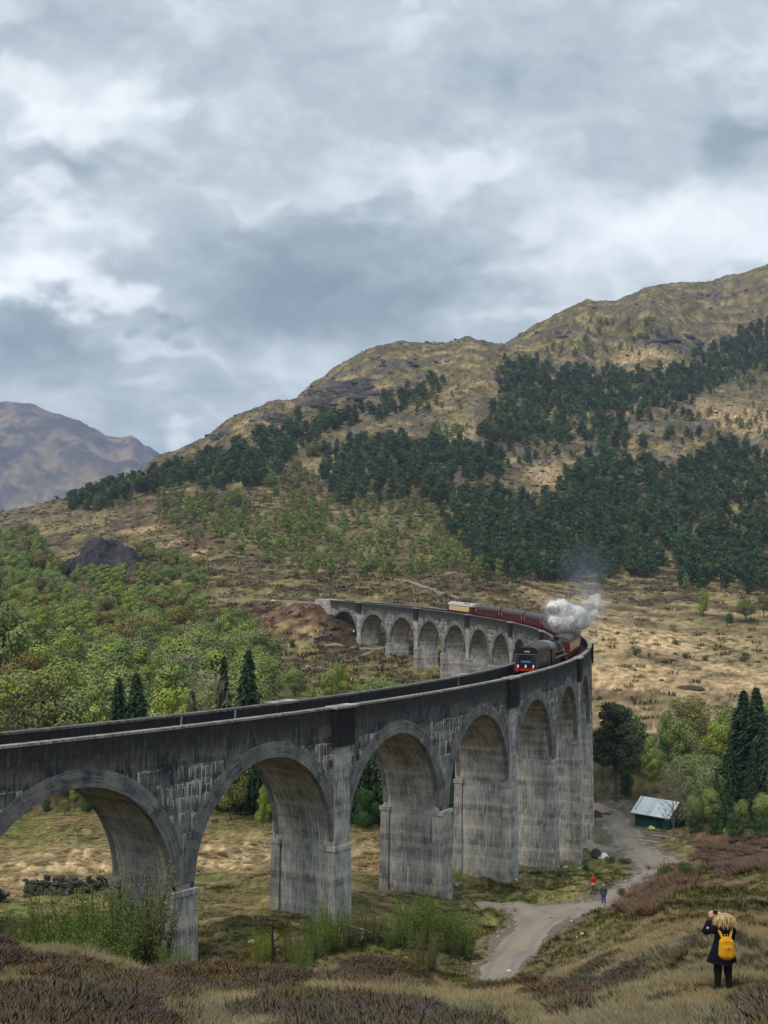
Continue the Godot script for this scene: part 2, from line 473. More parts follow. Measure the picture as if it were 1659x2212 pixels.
func ground_color(x: float, f: float, steep: float) -> Vector3:
	var n1: float
	var n2: float
	var n3: float
	if f < 260.0:
		n1 = nA.get_noise_2d(x + 300.0, f * 1.4); n2 = nB.get_noise_2d(x + 90.0, f * 1.6); n3 = nC.get_noise_2d(x, f * 1.5)
	else:
		n1 = nA.get_noise_2d(x * 0.2 + 300.0, f * 0.2); n2 = nB.get_noise_2d(x * 0.3, f * 0.3); n3 = nC.get_noise_2d(x * 0.45, f * 0.45)
		if f < 340.0:
			var b := (f - 260.0) / 80.0
			n1 = lerpf(nA.get_noise_2d(x + 300.0, f * 1.4), n1, b); n2 = lerpf(nB.get_noise_2d(x + 90.0, f * 1.6), n2, b); n3 = lerpf(nC.get_noise_2d(x, f * 1.5), n3, b)
	var t := x / maxf(f, 20.0)
	var c: Vector3
	if f < 62.0:
		c = HEATH.lerp(BROWN, clampf(n2 * 1.6 + 0.4, 0, 1))
		c = c.lerp(STRAW, clampf(heath_mix(x, f) * 2.5 + n3 + 0.2, 0.0, 1.0))
		c = c.lerp(OLIVE, clampf((n2 - n1 - 0.1) * 2.0, 0.0, 0.7))
		if f > 48.0: c = c.lerp(OLIVE.lerp(STRAW, clampf(n2 * 1.5 + 0.45, 0, 1)), (f - 48.0) / 14.0)
	elif f < 270.0:
		c = OLIVE.lerp(STRAW, clampf(n2 * 1.7 + 0.4 + n3 * 0.8, 0.0, 1.0))
		c = c.lerp(GREEN, clampf(n1 * 2.0 + 0.1, 0.0, 0.8))
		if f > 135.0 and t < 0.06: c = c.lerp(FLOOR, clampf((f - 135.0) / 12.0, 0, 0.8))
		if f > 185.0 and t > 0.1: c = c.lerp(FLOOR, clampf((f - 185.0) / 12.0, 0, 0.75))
		c = c.lerp(BROWN, clampf((-n1 + n3 * 0.6 - 0.15) * 1.6, 0.0, 0.6))
	else:
		var hi := clampf((f - 560.0) / 260.0, 0.0, 1.0)
		var low := OLIVE.lerp(BROWN, clampf(n1 * 1.5 + 0.35, 0, 1)).lerp(STRAW, clampf(n2 * 1.8 - 0.02, 0.0, 0.75))
		var top := STRAW.lerp(OLIVE, clampf(n1 * 1.7 + 0.55, 0, 0.95)).lerp(TAN, clampf(n2 * 1.3 - 0.08, 0, 0.35))
		c = low.lerp(top, hi)
		if f < 520.0 and t > 0.1: c = c.lerp(TAN.lerp(STRAW, clampf(n1 * 2.0 + 0.5, 0, 1)), clampf((t - 0.1) * 16.0, 0, 0.85) * clampf((520.0 - f) / 90.0, 0, 1))
		c = c.lerp(HEATH, clampf((-n2 + n3 * 0.9 - 0.12) * 2.6, 0.0, lerpf(0.85, 0.5, hi)))
		c = c.lerp(ROCK, clampf((nR.get_noise_2d(x, f * 1.2) + n3 * 0.6 - 0.36) * 3.4, 0.0, 0.8) * hi)
		c = c.lerp(ROCK * 0.9, clampf((steep - 0.7) * 3.0, 0.0, 0.8) * clampf((f - 500.0) / 100.0, 0, 1))
	for p in patch_world:
		var dx: float = absf(x - p[0])
		if dx > p[4]: continue
		var df: float = absf(f - p[1])
		if df > p[5]: continue
		var q := sqrt(dx * dx * p[2] * p[2] + df * df * p[3] * p[3]) + n2 * 0.45 + n3 * 0.35
		if q < 1.0: c = c.lerp(p[6] * (1.0 + n3 * 0.5), clampf((1.0 - q) * 2.5, 0.0, 1.0) * p[7])
	c *= 1.0 + n3 * (0.75 if f < 560.0 else 0.55) + n2 * (0.35 if f < 560.0 else 0.16)
	# tussock by tussock
	var grain := nC.get_noise_2d(x * 2.3 + 40.0, f * 1.1) if f < 300.0 else nC.get_noise_2d(x * 0.9 + 40.0, f * 0.33)
	var speck := float(hash(Vector2(roundf(x * 4.0), roundf(f * 2.0))) % 1000) / 1000.0
	c *= 1.0 + grain * 0.55 + (speck - 0.5) * 0.35
	if f > 560.0 and speck > 0.93: c = c.lerp(HEATH, 0.6)
	return c

func build_ground() -> void:
	var ts := []
	for i in 26: ts.append(-0.95 + 0.61 * i / 26.0)
	for i in 430: ts.append(-0.34 + 0.68 * i / 429.0)
	for i in 26: ts.append(0.34 + 0.61 * (i + 1) / 26.0)
	var fs := []
	var w := log(25.0)
	while exp(w) - 40.0 < 6400.0:
		var f := exp(w) - 40.0
		fs.append(f)
		w += 0.0085 if f < 310.0 else (0.0042 if f < 1720.0 else 0.03)
	var b := MB.new()
	var nt := ts.size()
	for f in fs:
		for t in ts:
			var x: float = t * (f + 25.0)
			b.v.append(Vector3(x, ground(x, f), -f))
	b.n.resize(b.v.size())
	b.uv.resize(b.v.size())
	for i in fs.size() - 1:
		for j in nt - 1:
			var a := i * nt + j
			b.tri(a, a + 1, a + nt + 1); b.tri(a, a + nt + 1, a + nt)
	b.smooth()
	b.c.resize(b.v.size())
	for i in b.v.size():
		var p := b.v[i]
		var c := ground_color(p.x, -p.z, 1.0 - b.n[i].y * b.n[i].y)
		if -p.z < 260.0:
			var pd := path_dist(p.x, -p.z)
			if pd < 2.0: c = c.lerp(DIRT * 0.8, clampf(1.0 - pd / 1.4 + nC.get_noise_2d(p.x * 2.0, p.z * 2.0) * 0.8, 0, 1))
		b.c[i] = Color(maxf(c.x, 0.012), maxf(c.y, 0.012), maxf(c.z, 0.01))
	var m := vmat("ground cover", 0.95)
	var nt1 := NoiseTexture2D.new()
	nt1.width = 512; nt1.height = 512; nt1.seamless = true
	var fn := FastNoiseLite.new()
	fn.seed = 5; fn.frequency = 0.035; fn.fractal_octaves = 5; fn.fractal_gain = 0.65
	nt1.noise = fn
	var g := Gradient.new()
	g.set_color(0, Color(0.68, 0.66, 0.62)); g.set_color(1, Color(1, 1, 1))
	nt1.color_ramp = g
	m.albedo_texture = nt1
	m.uv1_triplanar = true
	m.uv1_world_triplanar = true
	m.uv1_scale = Vector3(0.19, 0.19, 0.19)
	var o := part("ground", b.mesh(m), self)
	tag(o, "grassy glen floor and heather hillside rising behind the viaduct", "", "", "structure")

func build_mountain() -> void:
	# the far mountain over the left shoulder, about five kilometres off
	var sky := [[-700, 1010], [-500, 960], [-300, 925], [-120, 885], [0, 868], [60, 873], [100, 890], [150, 905], [200, 926], [235, 944], [262, 946], [280, 940], [310, 962], [355, 986], [420, 1030], [520, 1090], [700, 1150], [900, 1180]]
	var b := MB.new()
	var nx := 330
	var nf := 150
	var noise := FastNoiseLite.new()
	noise.seed = 31; noise.frequency = 0.0016; noise.fractal_octaves = 6; noise.fractal_type = FastNoiseLite.FRACTAL_RIDGED
	var cn := FastNoiseLite.new()
	cn.seed = 8; cn.frequency = 0.0035; cn.fractal_octaves = 5; cn.fractal_gain = 0.6
	for i in nf:
		var u := float(i) / (nf - 1)
		var f := 3300.0 + 2900.0 * u
		for j in nx:
			var px := -700.0 + 1600.0 * j / (nx - 1)
			var q := 0
			while q < sky.size() - 2 and px > sky[q + 1][0]: q += 1
			var top := lerpf(sky[q][1], sky[q + 1][1], smoothstep(sky[q][0], sky[q + 1][0], px) * 0.4 + 0.6 * clampf((px - sky[q][0]) / float(sky[q + 1][0] - sky[q][0]), 0, 1))
			var x := (px - 829.5) / F * f
			var ridge := (1236.0 - top) / F * 5000.0
			var rise := clampf((f - 3300.0) / 1700.0, 0.0, 1.0)
			var h := ridge * (rise * 0.55 + 0.45 * rise * rise) if f < 5000.0 else ridge * (1.0 - (f - 5000.0) / 1500.0)
			var nn := noise.get_noise_2d(x, f * 0.8)
			h += nn * 70.0 * sin(PI * clampf(rise, 0.0, 1.0)) + cn.get_noise_2d(x * 4.0, f * 4.0) * 10.0 - 30.0 * (1.0 - rise)
			b.v.append(Vector3(x, EYE + h, -f))
			var g := cn.get_noise_2d(x * 1.3, f * 1.3) + 0.5 * cn.get_noise_2d(x * 5.0, f * 5.0)
			var c := Vector3(0.13, 0.115, 0.115).lerp(Vector3(0.24, 0.195, 0.14), clampf(g * 2.2 + 0.25 - nn * 0.5, 0, 1))
			c = c.lerp(Vector3(0.075, 0.075, 0.085), clampf((-g + nn * 0.6 - 0.05) * 2.4, 0, 0.9))
			b.c.append(Color(c.x, c.y, c.z))
	b.n.resize(b.v.size()); b.uv.resize(b.v.size())
	for i in nf - 1:
		for j in nx - 1:
			var a := i * nx + j
			b.tri(a, a + 1, a + nx + 1); b.tri(a, a + nx + 1, a + nx)
	b.smooth()
	tag(part("mountain", b.mesh(vmat("mountain ground", 0.95)), self), "hazy blue mountain far beyond the left shoulder of the hill", "", "", "structure")


# ---------- paths ----------

func ribbon(called: String, label: String, px: Array, widths: Array, m: Material, lift := 0.07) -> void:
	var pts := []
	for i in range(0, px.size(), 2): pts.append(hit(px[i], px[i + 1]))
	var cur := Curve3D.new()
	for i in pts.size():
		var tan: Vector3 = (pts[mini(i + 1, pts.size() - 1)] - pts[maxi(i - 1, 0)]) * 0.2
		cur.add_point(pts[i], -tan, tan)
	var ln := cur.get_baked_length()
	var steps := int(clampf(ln / 0.7, 8, 240))
	var b := MB.new()
	var across := 9
	for i in steps + 1:
		var u := float(i) / steps
		var p := cur.sample_baked(ln * u)
		var q := cur.sample_baked(minf(ln * u + 0.5, ln)) - cur.sample_baked(maxf(ln * u - 0.5, 0.0))
		var side := Vector3(-q.z, 0, q.x).normalized()
		var wi := u * (widths.size() - 1)
		var wd := lerpf(widths[int(wi)], widths[mini(int(wi) + 1, widths.size() - 1)], wi - int(wi)) * 0.5
		for k in across:
			var e := (float(k) / (across - 1) * 2.0 - 1.0)
			var off := e * wd * (1.0 + nB.get_noise_2d(p.x * 3.0 + (40.0 if e > 0 else 0.0), p.z * 3.0) * 0.5 * absf(e))
			var s := p + side * off
			s.y = ground(s.x, -s.z) + lift * (1.0 - pow(absf(e), 6.0) * 2.2) - (0.05 * wd / 3.0 if absf(absf(e) - 0.5) < 0.15 else 0.0)
			var g := nB.get_noise_2d(s.x * 2.0, s.z * 2.0) * 0.25 + nC.get_noise_2d(s.x * 3.0, s.z * 3.0) * 0.2
			var c := DIRT.lerp(Vector3(0.20, 0.17, 0.14), clampf(0.3 + g * 2.0, 0, 1)) * (1.0 + g * 0.4)
			if absf(absf(e) - 0.5) < 0.15: c *= 0.84      # wheel ruts
			elif absf(e) < 0.2: c = c.lerp(OLIVE * 1.3, clampf(0.25 + g, 0.0, 0.5))
			b.col = Color(c.x, c.y, c.z)
			b.vert(s, Vector3.UP)
	for i in steps:
		for k in across - 1:
			var a := i * across + k
			b.tri(a, a + across, a + across + 1); b.tri(a, a + across + 1, a + 1)
	b.smooth()
	if b.n[b.n.size() / 2].y < 0.0:
		for i in range(0, b.ix.size(), 3):
			var t := b.ix[i + 1]
			b.ix[i + 1] = b.ix[i + 2]
			b.ix[i + 2] = t
		b.smooth()
	tag(part(called, b.mesh(m), self), label, "", "", "structure")

const TRACK := [1060, 2130, 1085, 2085, 1125, 2035, 1165, 1995, 1215, 1970, 1290, 1955, 1370, 1930, 1425, 1900, 1425, 1872, 1385, 1838, 1350, 1800, 1325, 1772, 1295, 1752, 1255, 1738]
const TRACK_W := [2.6, 3.0, 4.2, 6.5, 6.5, 6.0, 5.6, 5.2, 5.2, 5.4, 5.6, 5.4, 5.2, 5.0]

func find_path_segments() -> void:
	var pts := []
	for i in range(0, TRACK.size(), 2):
		var p := hit(TRACK[i], TRACK[i + 1])
		pts.append(Vector2(p.x, -p.z))
	for i in pts.size() - 1:
		var a: Vector2 = pts[i]
		var b: Vector2 = pts[i + 1]
		path_segs.append([a, b, TRACK_W[i] * 0.5, TRACK_W[i + 1] * 0.5, minf(a.x, b.x) - 8, maxf(a.x, b.x) + 8, minf(a.y, b.y) - 8, maxf(a.y, b.y) + 8])

func build_paths() -> void:
	var m := vmat("stony track", 0.95)
	# the line running on beyond the far abutment
	var b := MB.new()
	for i in 30:
		var ka := 18.4 + i * 0.2
		for q in [[-2.6, 0.02, 0.13], [-1.2, 0.22, 0.11], [1.2, 0.22, 0.10], [2.6, 0.02, 0.14]]:
			var a := A0 + ka * DA
			b.col = Color(q[2] * 1.5, q[2] * 1.4, q[2] * 1.3)
			b.vert(Vector3(VC.x + (VR + q[0]) * cos(a), parapet(minf(ka, 19.5)) - 1.6 + q[1], -(VC.y + (VR + q[0]) * sin(a))), Vector3.UP)
	for i in 29:
		for q in 3:
			var a := i * 4 + q
			b.tri(a, a + 1, a + 5); b.tri(a, a + 5, a + 4)
	b.smooth()
	tag(part("railway_line", b.mesh(m), self), "single railway line continuing along the brown embankment beyond the viaduct", "", "", "structure")
	ribbon("gravel_track", "pale gravel track that winds from the junction round to the green shed", TRACK, TRACK_W, m, 0.1)
	ribbon("track_spur", "gravel spur running left from the track junction towards the piers", [1190, 1985, 1130, 1963, 1075, 1957, 1030, 1958], [5.0, 4.5, 3.0, 1.2], m, 0.12)
	ribbon("track_branch", "short gravel branch between the grass island and the piers", [1345, 1835, 1310, 1836, 1282, 1826, 1255, 1815], [3.2, 3.0, 3.0, 3.0], m, 0.12)
	ribbon("footpath", "pale footpath climbing towards the third far pier", [600, 1462, 640, 1449, 690, 1443, 740, 1431, 790, 1414, 836, 1399], [1.4, 1.8, 1.6, 1.8, 1.5, 1.2], m, 0.4)
	ribbon("footpath", "narrow footpath under the first far arches", [690, 1395, 740, 1396, 790, 1402, 830, 1404], [0.9, 0.9, 0.9, 0.9], m, 0.35)
	ribbon("footpath", "footpath crossing the hillside where the spectators stand", [790, 1236, 850, 1252, 900, 1262, 960, 1283, 1000, 1296], [1.0, 1.6, 2.0, 1.6, 1.0], m, 0.5)


# ---------- the viaduct ----------

func concrete_texture(w: int, h: int, seed_: int, pier: bool) -> ImageTexture:
	# board-marked concrete: lifts, grain, soot at the top, lime runs; one pixel is about 3.3 cm across
	var n := FastNoiseLite.new()
	n.seed = seed_; n.frequency = 1.0; n.fractal_octaves = 4
	var r := rng(seed_ * 7 + 1)
	var white := PackedFloat32Array()
	white.resize(w * h)
	var dark := PackedFloat32Array()
	dark.resize(w * h)
	var runs := 1300 if pier else 1900
	for i in runs:
		var cx := r.randi() % w
		var cl := n.get_noise_2d(cx * 0.006, 7.0)
		if cl < r.randf() * 0.6 - 0.6: continue
		var y0: int
		if pier: y0 = int(r.randf() * h)
		else: y0 = int([0.17, 0.235, 0.25, 0.3, 0.37, 0.46, 0.6][r.randi() % 7] * h + r.randf() * 8.0)
		var ln := int((0.25 + r.randf() * r.randf() * 2.2) * (60.0 if pier else 30.0))
		var wd := 2 + r.randi() % (6 if r.randf() < 0.3 else 3)
		var st := 0.35 + r.randf() * 0.65
		var isdark := r.randf() < (0.35 if pier else 0.3)
		for y in range(y0, mini(y0 + ln, h)):
			var fade := 1.0 - float(y - y0) / ln
			var wob := int(n.get_noise_2d(cx * 0.3, y * 0.06) * 1.5)
			for q in wd:
				var x := (cx + q + wob + w) % w
				if isdark: dark[y * w + x] = maxf(dark[y * w + x], st * fade * 0.8)
				else: white[y * w + x] = maxf(white[y * w + x], st * sqrt(fade) * (1.0 if n.get_noise_2d(x * 0.35, y * 0.05) > -0.25 else 0.35))
		if not pier and not isdark and r.randf() < 0.55:      # lime along the joint that the run starts from
			for q in int(8 + r.randf() * 50):
				var x := (cx + q) % w
				if n.get_noise_2d(x * 0.13, y0 * 3.0) > 0.02:
					for yy in 1 + r.randi() % 3: white[mini(y0 + yy, h - 1) * w + x] = maxf(white[mini(y0 + yy, h - 1) * w + x], st * 0.8)
	var lift := 18 if pier else 17
	var lines := []
	for y in h: lines.append(n.get_noise_2d(300.0, (y / lift) * 5.7))
	var data := PackedByteArray()
	data.resize(w * h * 3)
	for y in h:
		var v := float(y) / h
		var line: float = lines[y]
		var joint := y % lift
		for x in w:
			# wrap the noise in x by crossing over near the seam
			var a := n.get_noise_2d(x * 0.011, y * 0.013)
			if x > w - 64: a = lerpf(a, n.get_noise_2d((x - w) * 0.011, y * 0.013), (x - w + 64) / 64.0)
			var b := n.get_noise_2d(x * 0.11, y * 0.016 + 50.0)
			var g := n.get_noise_2d(x * 0.23 + 20.0, y * 0.3)
			var t := 0.185 + a * 0.14 + b * 0.085 + g * 0.11 + line * 0.15
			var warm := 0.5 + a * 0.8
			if pier:
				t = t * 1.35 + 0.06
				warm += 0.12
			else:
				var soot := clampf(1.25 - (v + b * 0.16 + a * 0.1) * 3.4, 0.0, 1.0)
				var drip := clampf((0.135 + b * 0.14 + g * 0.02 - v) * 14.0, 0.0, 1.0) * clampf(a * 3.0 + 0.5, 0.15, 1.0)
				t = lerpf(t, t * 0.2, soot)
				t = lerpf(t, 0.018, drip * 0.75)
			if joint == 0: t *= 0.6 + b * 0.5
			elif joint == 1: t *= 1.12
			t = lerpf(t, t * 0.35, dark[y * w + x])
			t = clampf(t, 0.012, 0.7)
			var wh := white[y * w + x]
			var cr := lerpf(t * (0.99 + 0.06 * warm), 0.60, wh)
			var cg := lerpf(t, 0.59, wh)
			var cb := lerpf(t * (1.04 - 0.17 * warm), 0.54, wh)
			var i := (y * w + x) * 3
			data[i] = int(clampf(pow(cr, 0.4545), 0, 1) * 255.0)
			data[i + 1] = int(clampf(pow(cg, 0.4545), 0, 1) * 255.0)
			data[i + 2] = int(clampf(pow(cb, 0.4545), 0, 1) * 255.0)
	return ImageTexture.create_from_image(Image.create_from_data(w, h, false, Image.FORMAT_RGB8, data))

func concrete(key: String, tex: Texture2D) -> StandardMaterial3D:
	var m := vmat(key, 0.93)
	m.albedo_texture = tex
	m.heightmap_enabled = false
	return m

func arc_y(s: float) -> float:      # intrados below the parapet top, s metres from the crown
	return -RISE + sqrt(maxf(ARC * ARC - s * s, 0.0))

func build_viaduct() -> void:
	var wall := concrete("board marked concrete", concrete_texture(1536, 448, 3, false))
	var shaft := concrete("pale pier concrete", concrete_texture(512, 1024, 9, true))
	var cope := concrete("lichen pale coping", concrete_texture(256, 256, 21, true))
	var root := thing("railway_viaduct", vp(9, 0, -30))
	var org := root.position
	tag(root, "long curved concrete railway viaduct of tall round arches crossing the glen", "viaduct")
	var N := 28
	for k in range(K0, K1):
		# one span: from pier centre k to pier centre k + 1
		for side in [1, -1]:
			var b := MB.new()
			var off: float = HALF * side
			for i in N:
				var e := []
				for q in 2:
					var s := (float(i + q) / N * 2.0 - 1.0) * SPAN * 0.5
					var kk: float = k + 0.5 + s / SPAN
					var low: float = -RISE - 0.02 if absf(s) >= ARC else arc_y(s)
					var u: float = (kk * side * 1.0 + (0.37 if side < 0 else 0.0)) * SPAN / 51.0
					e.append([kk, low, u])
				var p := [vp(e[0][0], off, e[0][1]) - org, vp(e[1][0], off, e[1][1]) - org, vp(e[1][0], off, -0.12) - org, vp(e[0][0], off, -0.12) - org]
				var t := [Vector2(e[0][2], -e[0][1] / 14.7), Vector2(e[1][2], -e[1][1] / 14.7), Vector2(e[1][2], 0.008), Vector2(e[0][2], 0.008)]
				if side < 0: b.quad(p[1], p[0], p[3], p[2], t[1], t[0], t[3], t[2])
				else: b.quad(p[0], p[1], p[2], p[3], t[0], t[1], t[2], t[3])
			part("spandrel_wall", b.mesh(wall), root)
			# arch ring standing 7 cm proud of the wall
			var g := MB.new()
			g.col = Color(0.46, 0.47, 0.49)
			for i in 24:
				var c := []
				for q in 2:
					var a := PI * (0.015 + 0.97 * (i + q) / 24.0)
					for rr in [ARC - 0.03, ARC + 1.05]:
						for o in [HALF + 0.04, HALF - 0.4]:
							c.append(vp(k + 0.5 - cos(a) * rr / SPAN, o * side, -RISE + sin(a) * rr) - org)
				var u0 := Vector2(k * 0.21 + 0.5 * side, i * 0.034 + k * 0.17)
				var du := Vector2(0, 0.034)
				var dv := Vector2(0.08, 0)
				var f := [[c[2], c[0], c[4], c[6]], [c[0], c[1], c[5], c[4]], [c[3], c[2], c[6], c[7]]]
				for z in f:
					if side < 0: g.quad(z[0], z[1], z[2], z[3], u0 + dv, u0, u0 + du, u0 + du + dv)
					else: g.quad(z[3], z[2], z[1], z[0], u0 + du + dv, u0 + du, u0, u0 + dv)
			part("arch_ring", g.mesh(shaft), root)
			# parapet wall with a coping stone course
			var pw := MB.new()
			var cp := MB.new()
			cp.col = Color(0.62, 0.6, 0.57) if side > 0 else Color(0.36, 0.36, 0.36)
			pw.col = Color(0.8, 0.8, 0.8)
			for i in 6:
				var ka := k + i / 6.0
				var kb := k + (i + 1) / 6.0
				var ua := Vector2(ka * SPAN / 51.0, 0.02)
				var ub := Vector2(kb * SPAN / 51.0, 0.02)
				var dn := Vector2(0, 0.07)
				var inn := HALF - 0.42
				var pp := func(kk: float, o: float, y: float) -> Vector3: return vp(kk, o * side, y) - org
				var faces := [[pp.call(ka, inn, -1.7), pp.call(kb, inn, -1.7), pp.call(kb, inn, -0.12), pp.call(ka, inn, -0.12)]]
				for z in faces:
					if side < 0: pw.quad(z[0], z[1], z[2], z[3], ua + dn, ub + dn, ub, ua)
					else: pw.quad(z[1], z[0], z[3], z[2], ub + dn, ua + dn, ua, ub)
				var o0 := HALF - 0.47
				var o1 := HALF + 0.09
				var cs := [[o1, -0.15, o1, 0.0], [o1, 0.0, o0, 0.0], [o0, 0.0, o0, -0.15], [o0, -0.15, o1, -0.15]]
				var cu := Vector2(ka * 1.7, 0.2)
				var cv := Vector2(kb * 1.7, 0.2)
				for z in cs:
					var a0: Vector3 = pp.call(ka, z[0], z[1])
					var a1: Vector3 = pp.call(kb, z[0], z[1])
					var a2: Vector3 = pp.call(kb, z[2], z[3])
					var a3: Vector3 = pp.call(ka, z[2], z[3])
					if side < 0: cp.quad(a1, a0, a3, a2, cv, cu, cu + Vector2(0, 0.1), cv + Vector2(0, 0.1))
					else: cp.quad(a0, a1, a2, a3, cu, cv, cv + Vector2(0, 0.1), cu + Vector2(0, 0.1))
			part("parapet", pw.mesh(wall), root)
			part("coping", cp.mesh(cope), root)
		# barrel of the arch
		var v := MB.new()
		for i in 26:
			var e := []
			for q in 2:
				var a := PI * (i + q) / 26.0
				e.append([k + 0.5 - cos(a) * ARC / SPAN, -RISE + sin(a) * ARC, a])
			var lo := sin(PI * (i + 0.5) / 26.0)
			var warm := clampf(lo * 1.25 - 0.15, 0.0, 1.0)      # rusty brown staining towards the crown
			v.col = Color(1, 1, 1).lerp(Color(0.66, 0.57, 0.45), warm)
			var c := [vp(e[0][0], HALF, e[0][1]) - org, vp(e[1][0], HALF, e[1][1]) - org, vp(e[1][0], -HALF, e[1][1]) - org, vp(e[0][0], -HALF, e[0][1]) - org]
			var t0: float = 0.13 * k + e[0][2] * ARC / 28.0
			var t1: float = 0.13 * k + e[1][2] * ARC / 28.0
			if e[0][2] > PI * 0.499:
				t0 = -t0
				t1 = -t1
			v.quad(c[1], c[0], c[3], c[2], Vector2(0.0, -t1), Vector2(0.0, -t0), Vector2(0.42, -t0), Vector2(0.42, -t1))
		v.smooth()
		part("arch_barrel", v.mesh(shaft), root)
		# ballast bed between the parapets
		var d := MB.new()
		d.col = Color(0.09, 0.08, 0.075)
		for i in 4:
			var ka := k + i / 4.0
			var kb := k + (i + 1) / 4.0
			d.quad(vp(ka, -2.4, -1.5) - org, vp(ka, 2.4, -1.5) - org, vp(kb, 2.4, -1.5) - org, vp(kb, -2.4, -1.5) - org)
		part("ballast", d.mesh(vmat("ballast", 0.95)), root)
	# running rails
	for side in [-0.75, 0.75]:
		var b := MB.new()
		b.col = Color(0.11, 0.085, 0.07)
		for i in (K1 - K0) * 4:
			var ka := K0 + i / 4.0
			var kb := K0 + (i + 1) / 4.0
			for z in [[-0.04, -1.48, -0.04, -1.33], [-0.04, -1.33, 0.04, -1.33], [0.04, -1.33, 0.04, -1.48]]:
				b.quad(vp(ka, side + z[0], z[1]) - org, vp(ka, side + z[2], z[3]) - org, vp(kb, side + z[2], z[3]) - org, vp(kb, side + z[0], z[1]) - org)
		part("rail", b.mesh(vmat("rail steel", 0.5)), root)
	# piers
	for k in range(K0, K1 + 1):
		var end := k == K0 or k == K1
		var kc := float(k)
		var king: bool = posmod(k, 2) == 1
		var half := 0.93
		var foot := minf(minf(ground(vp(k, 3, 0).x, -vp(k, 3, 0).z), ground(vp(k, -3, 0).x, -vp(k, -3, 0).z)), ground(vp(k, 0, 0).x, -vp(k, 0, 0).z)) - 1.5
		var depth := foot - parapet(k)
		var b := MB.new()
		var tone := 0.92 + 0.16 * fposmod(sin(k * 12.9) * 43.7, 1.0)
		b.col = Color(tone, tone, tone)
		var y0 := -RISE
		var hs := func(y: float) -> float: return half - 0.004 + (y0 - y) * 0.006
		# shaft, flush with the arch barrels, in lifts so that the batter and the curve read
		var rows := 8
		for i in rows:
			var ya := lerpf(y0 + 0.02, depth, float(i) / rows)
			var yb := lerpf(y0 + 0.02, depth, float(i + 1) / rows)
			pier_ring(b, kc, org, ya, yb, hs.call(ya), hs.call(yb), HALF, HALF, k)
		part("pier", b.mesh(shaft), root)
		# buttress at each end of the pier, capped at the springing
		for side in [1, -1]:
			var bt := MB.new()
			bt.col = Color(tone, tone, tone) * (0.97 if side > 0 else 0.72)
			for i in 4:
				var ya := lerpf(y0 - 0.3, depth, i / 4.0)
				var yb := lerpf(y0 - 0.3, depth, (i + 1) / 4.0)
				var g := (y0 - ya) * 0.016
				var g2 := (y0 - yb) * 0.016
				buttress(bt, kc, org, side, ya, yb, half + 0.16 + g * 0.5, half + 0.16 + g2 * 0.5, HALF + 0.2 + g, HALF + 0.2 + g2, k)
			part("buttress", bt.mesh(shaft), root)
			var im := MB.new()
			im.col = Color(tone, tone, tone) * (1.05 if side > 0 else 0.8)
			slab(im, kc, org, side, HALF - 0.72, HALF + 0.3, half + 0.24, y0 - 0.34, y0 - 0.02)
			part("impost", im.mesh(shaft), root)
		if king:
			for side in [1, -1]:
				# pilaster from the impost up to a bracketed refuge in the parapet
				var p := MB.new()
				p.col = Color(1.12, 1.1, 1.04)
				slab(p, kc, org, side, HALF - 0.1, HALF + 0.16, 0.98, y0 - 0.03, -3.0)
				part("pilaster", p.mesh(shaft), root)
				var f := MB.new()
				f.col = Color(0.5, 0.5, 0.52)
				slab(f, kc, org, side, HALF - 0.1, HALF + 0.42, 1.25, -3.0, -0.13)
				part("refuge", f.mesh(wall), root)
				var c := MB.new()
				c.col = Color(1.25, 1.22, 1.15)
				slab(c, kc, org, side, HALF - 0.5, HALF + 0.58, 1.42, -0.13, 0.06)
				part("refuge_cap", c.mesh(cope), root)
		if end:
			var e := MB.new()
			for side in [1, -1]:
				slab(e, kc + (0.2 if k == K1 else -0.2), org, side, 0.0, HALF, 4.2, depth, -0.13)
			part("abutment", e.mesh(shaft), root)
	# pale mortared joints in the inner parapet
	for kk in [0.28, 0.62, 2.9, 4.1]:
		var p := MB.new()
		p.col = Color(1.6, 1.58, 1.5)
		slab(p, kk, org, -1, HALF - 0.46, HALF - 0.2, 0.09, -1.3, -0.14)
		part("parapet_joint", p.mesh(cope), root)
	# two narrow lime-washed pier faces on the inside of the curve and the lighter repair strip
	for j in 2:
		var p := MB.new()
		p.col = Color(1.5, 1.5, 1.48)
		var kk: int = [16, 13][j]
		var base := parapet(kk)
		var g := ground(vp(kk, -3, 0).x, -vp(kk, -3, 0).z) - base
		slab(p, kk, org, -1, HALF - 0.2, HALF + 0.62, 1.25, g - 0.5, g + 0.9)
		part("pier_plinth", p.mesh(shaft), root)

func pier_ring(b: MB, k: float, org: Vector3, ya: float, yb: float, ha: float, hb: float, wa: float, wb: float, s: int) -> void:
	# faces between height ya (above) and yb (below)
	var ca := [vp(k - ha / SPAN, wa, ya) - org, vp(k + ha / SPAN, wa, ya) - org, vp(k + ha / SPAN, -wa, ya) - org, vp(k - ha / SPAN, -wa, ya) - org]
	var cb := [vp(k - hb / SPAN, wb, yb) - org, vp(k + hb / SPAN, wb, yb) - org, vp(k + hb / SPAN, -wb, yb) - org, vp(k - hb / SPAN, -wb, yb) - org]
	var wid := [2 * ha, 2 * wa, 2 * ha, 2 * wa]
	var u := s * 0.37
	for i in 4:
		var j := (i + 1) % 4
		var du: float = wid[i] / 13.0
		b.quad(cb[i], cb[j], ca[j], ca[i], Vector2(u, -yb / 28.0), Vector2(u + du, -yb / 28.0), Vector2(u + du, -ya / 28.0), Vector2(u, -ya / 28.0))
		u += du

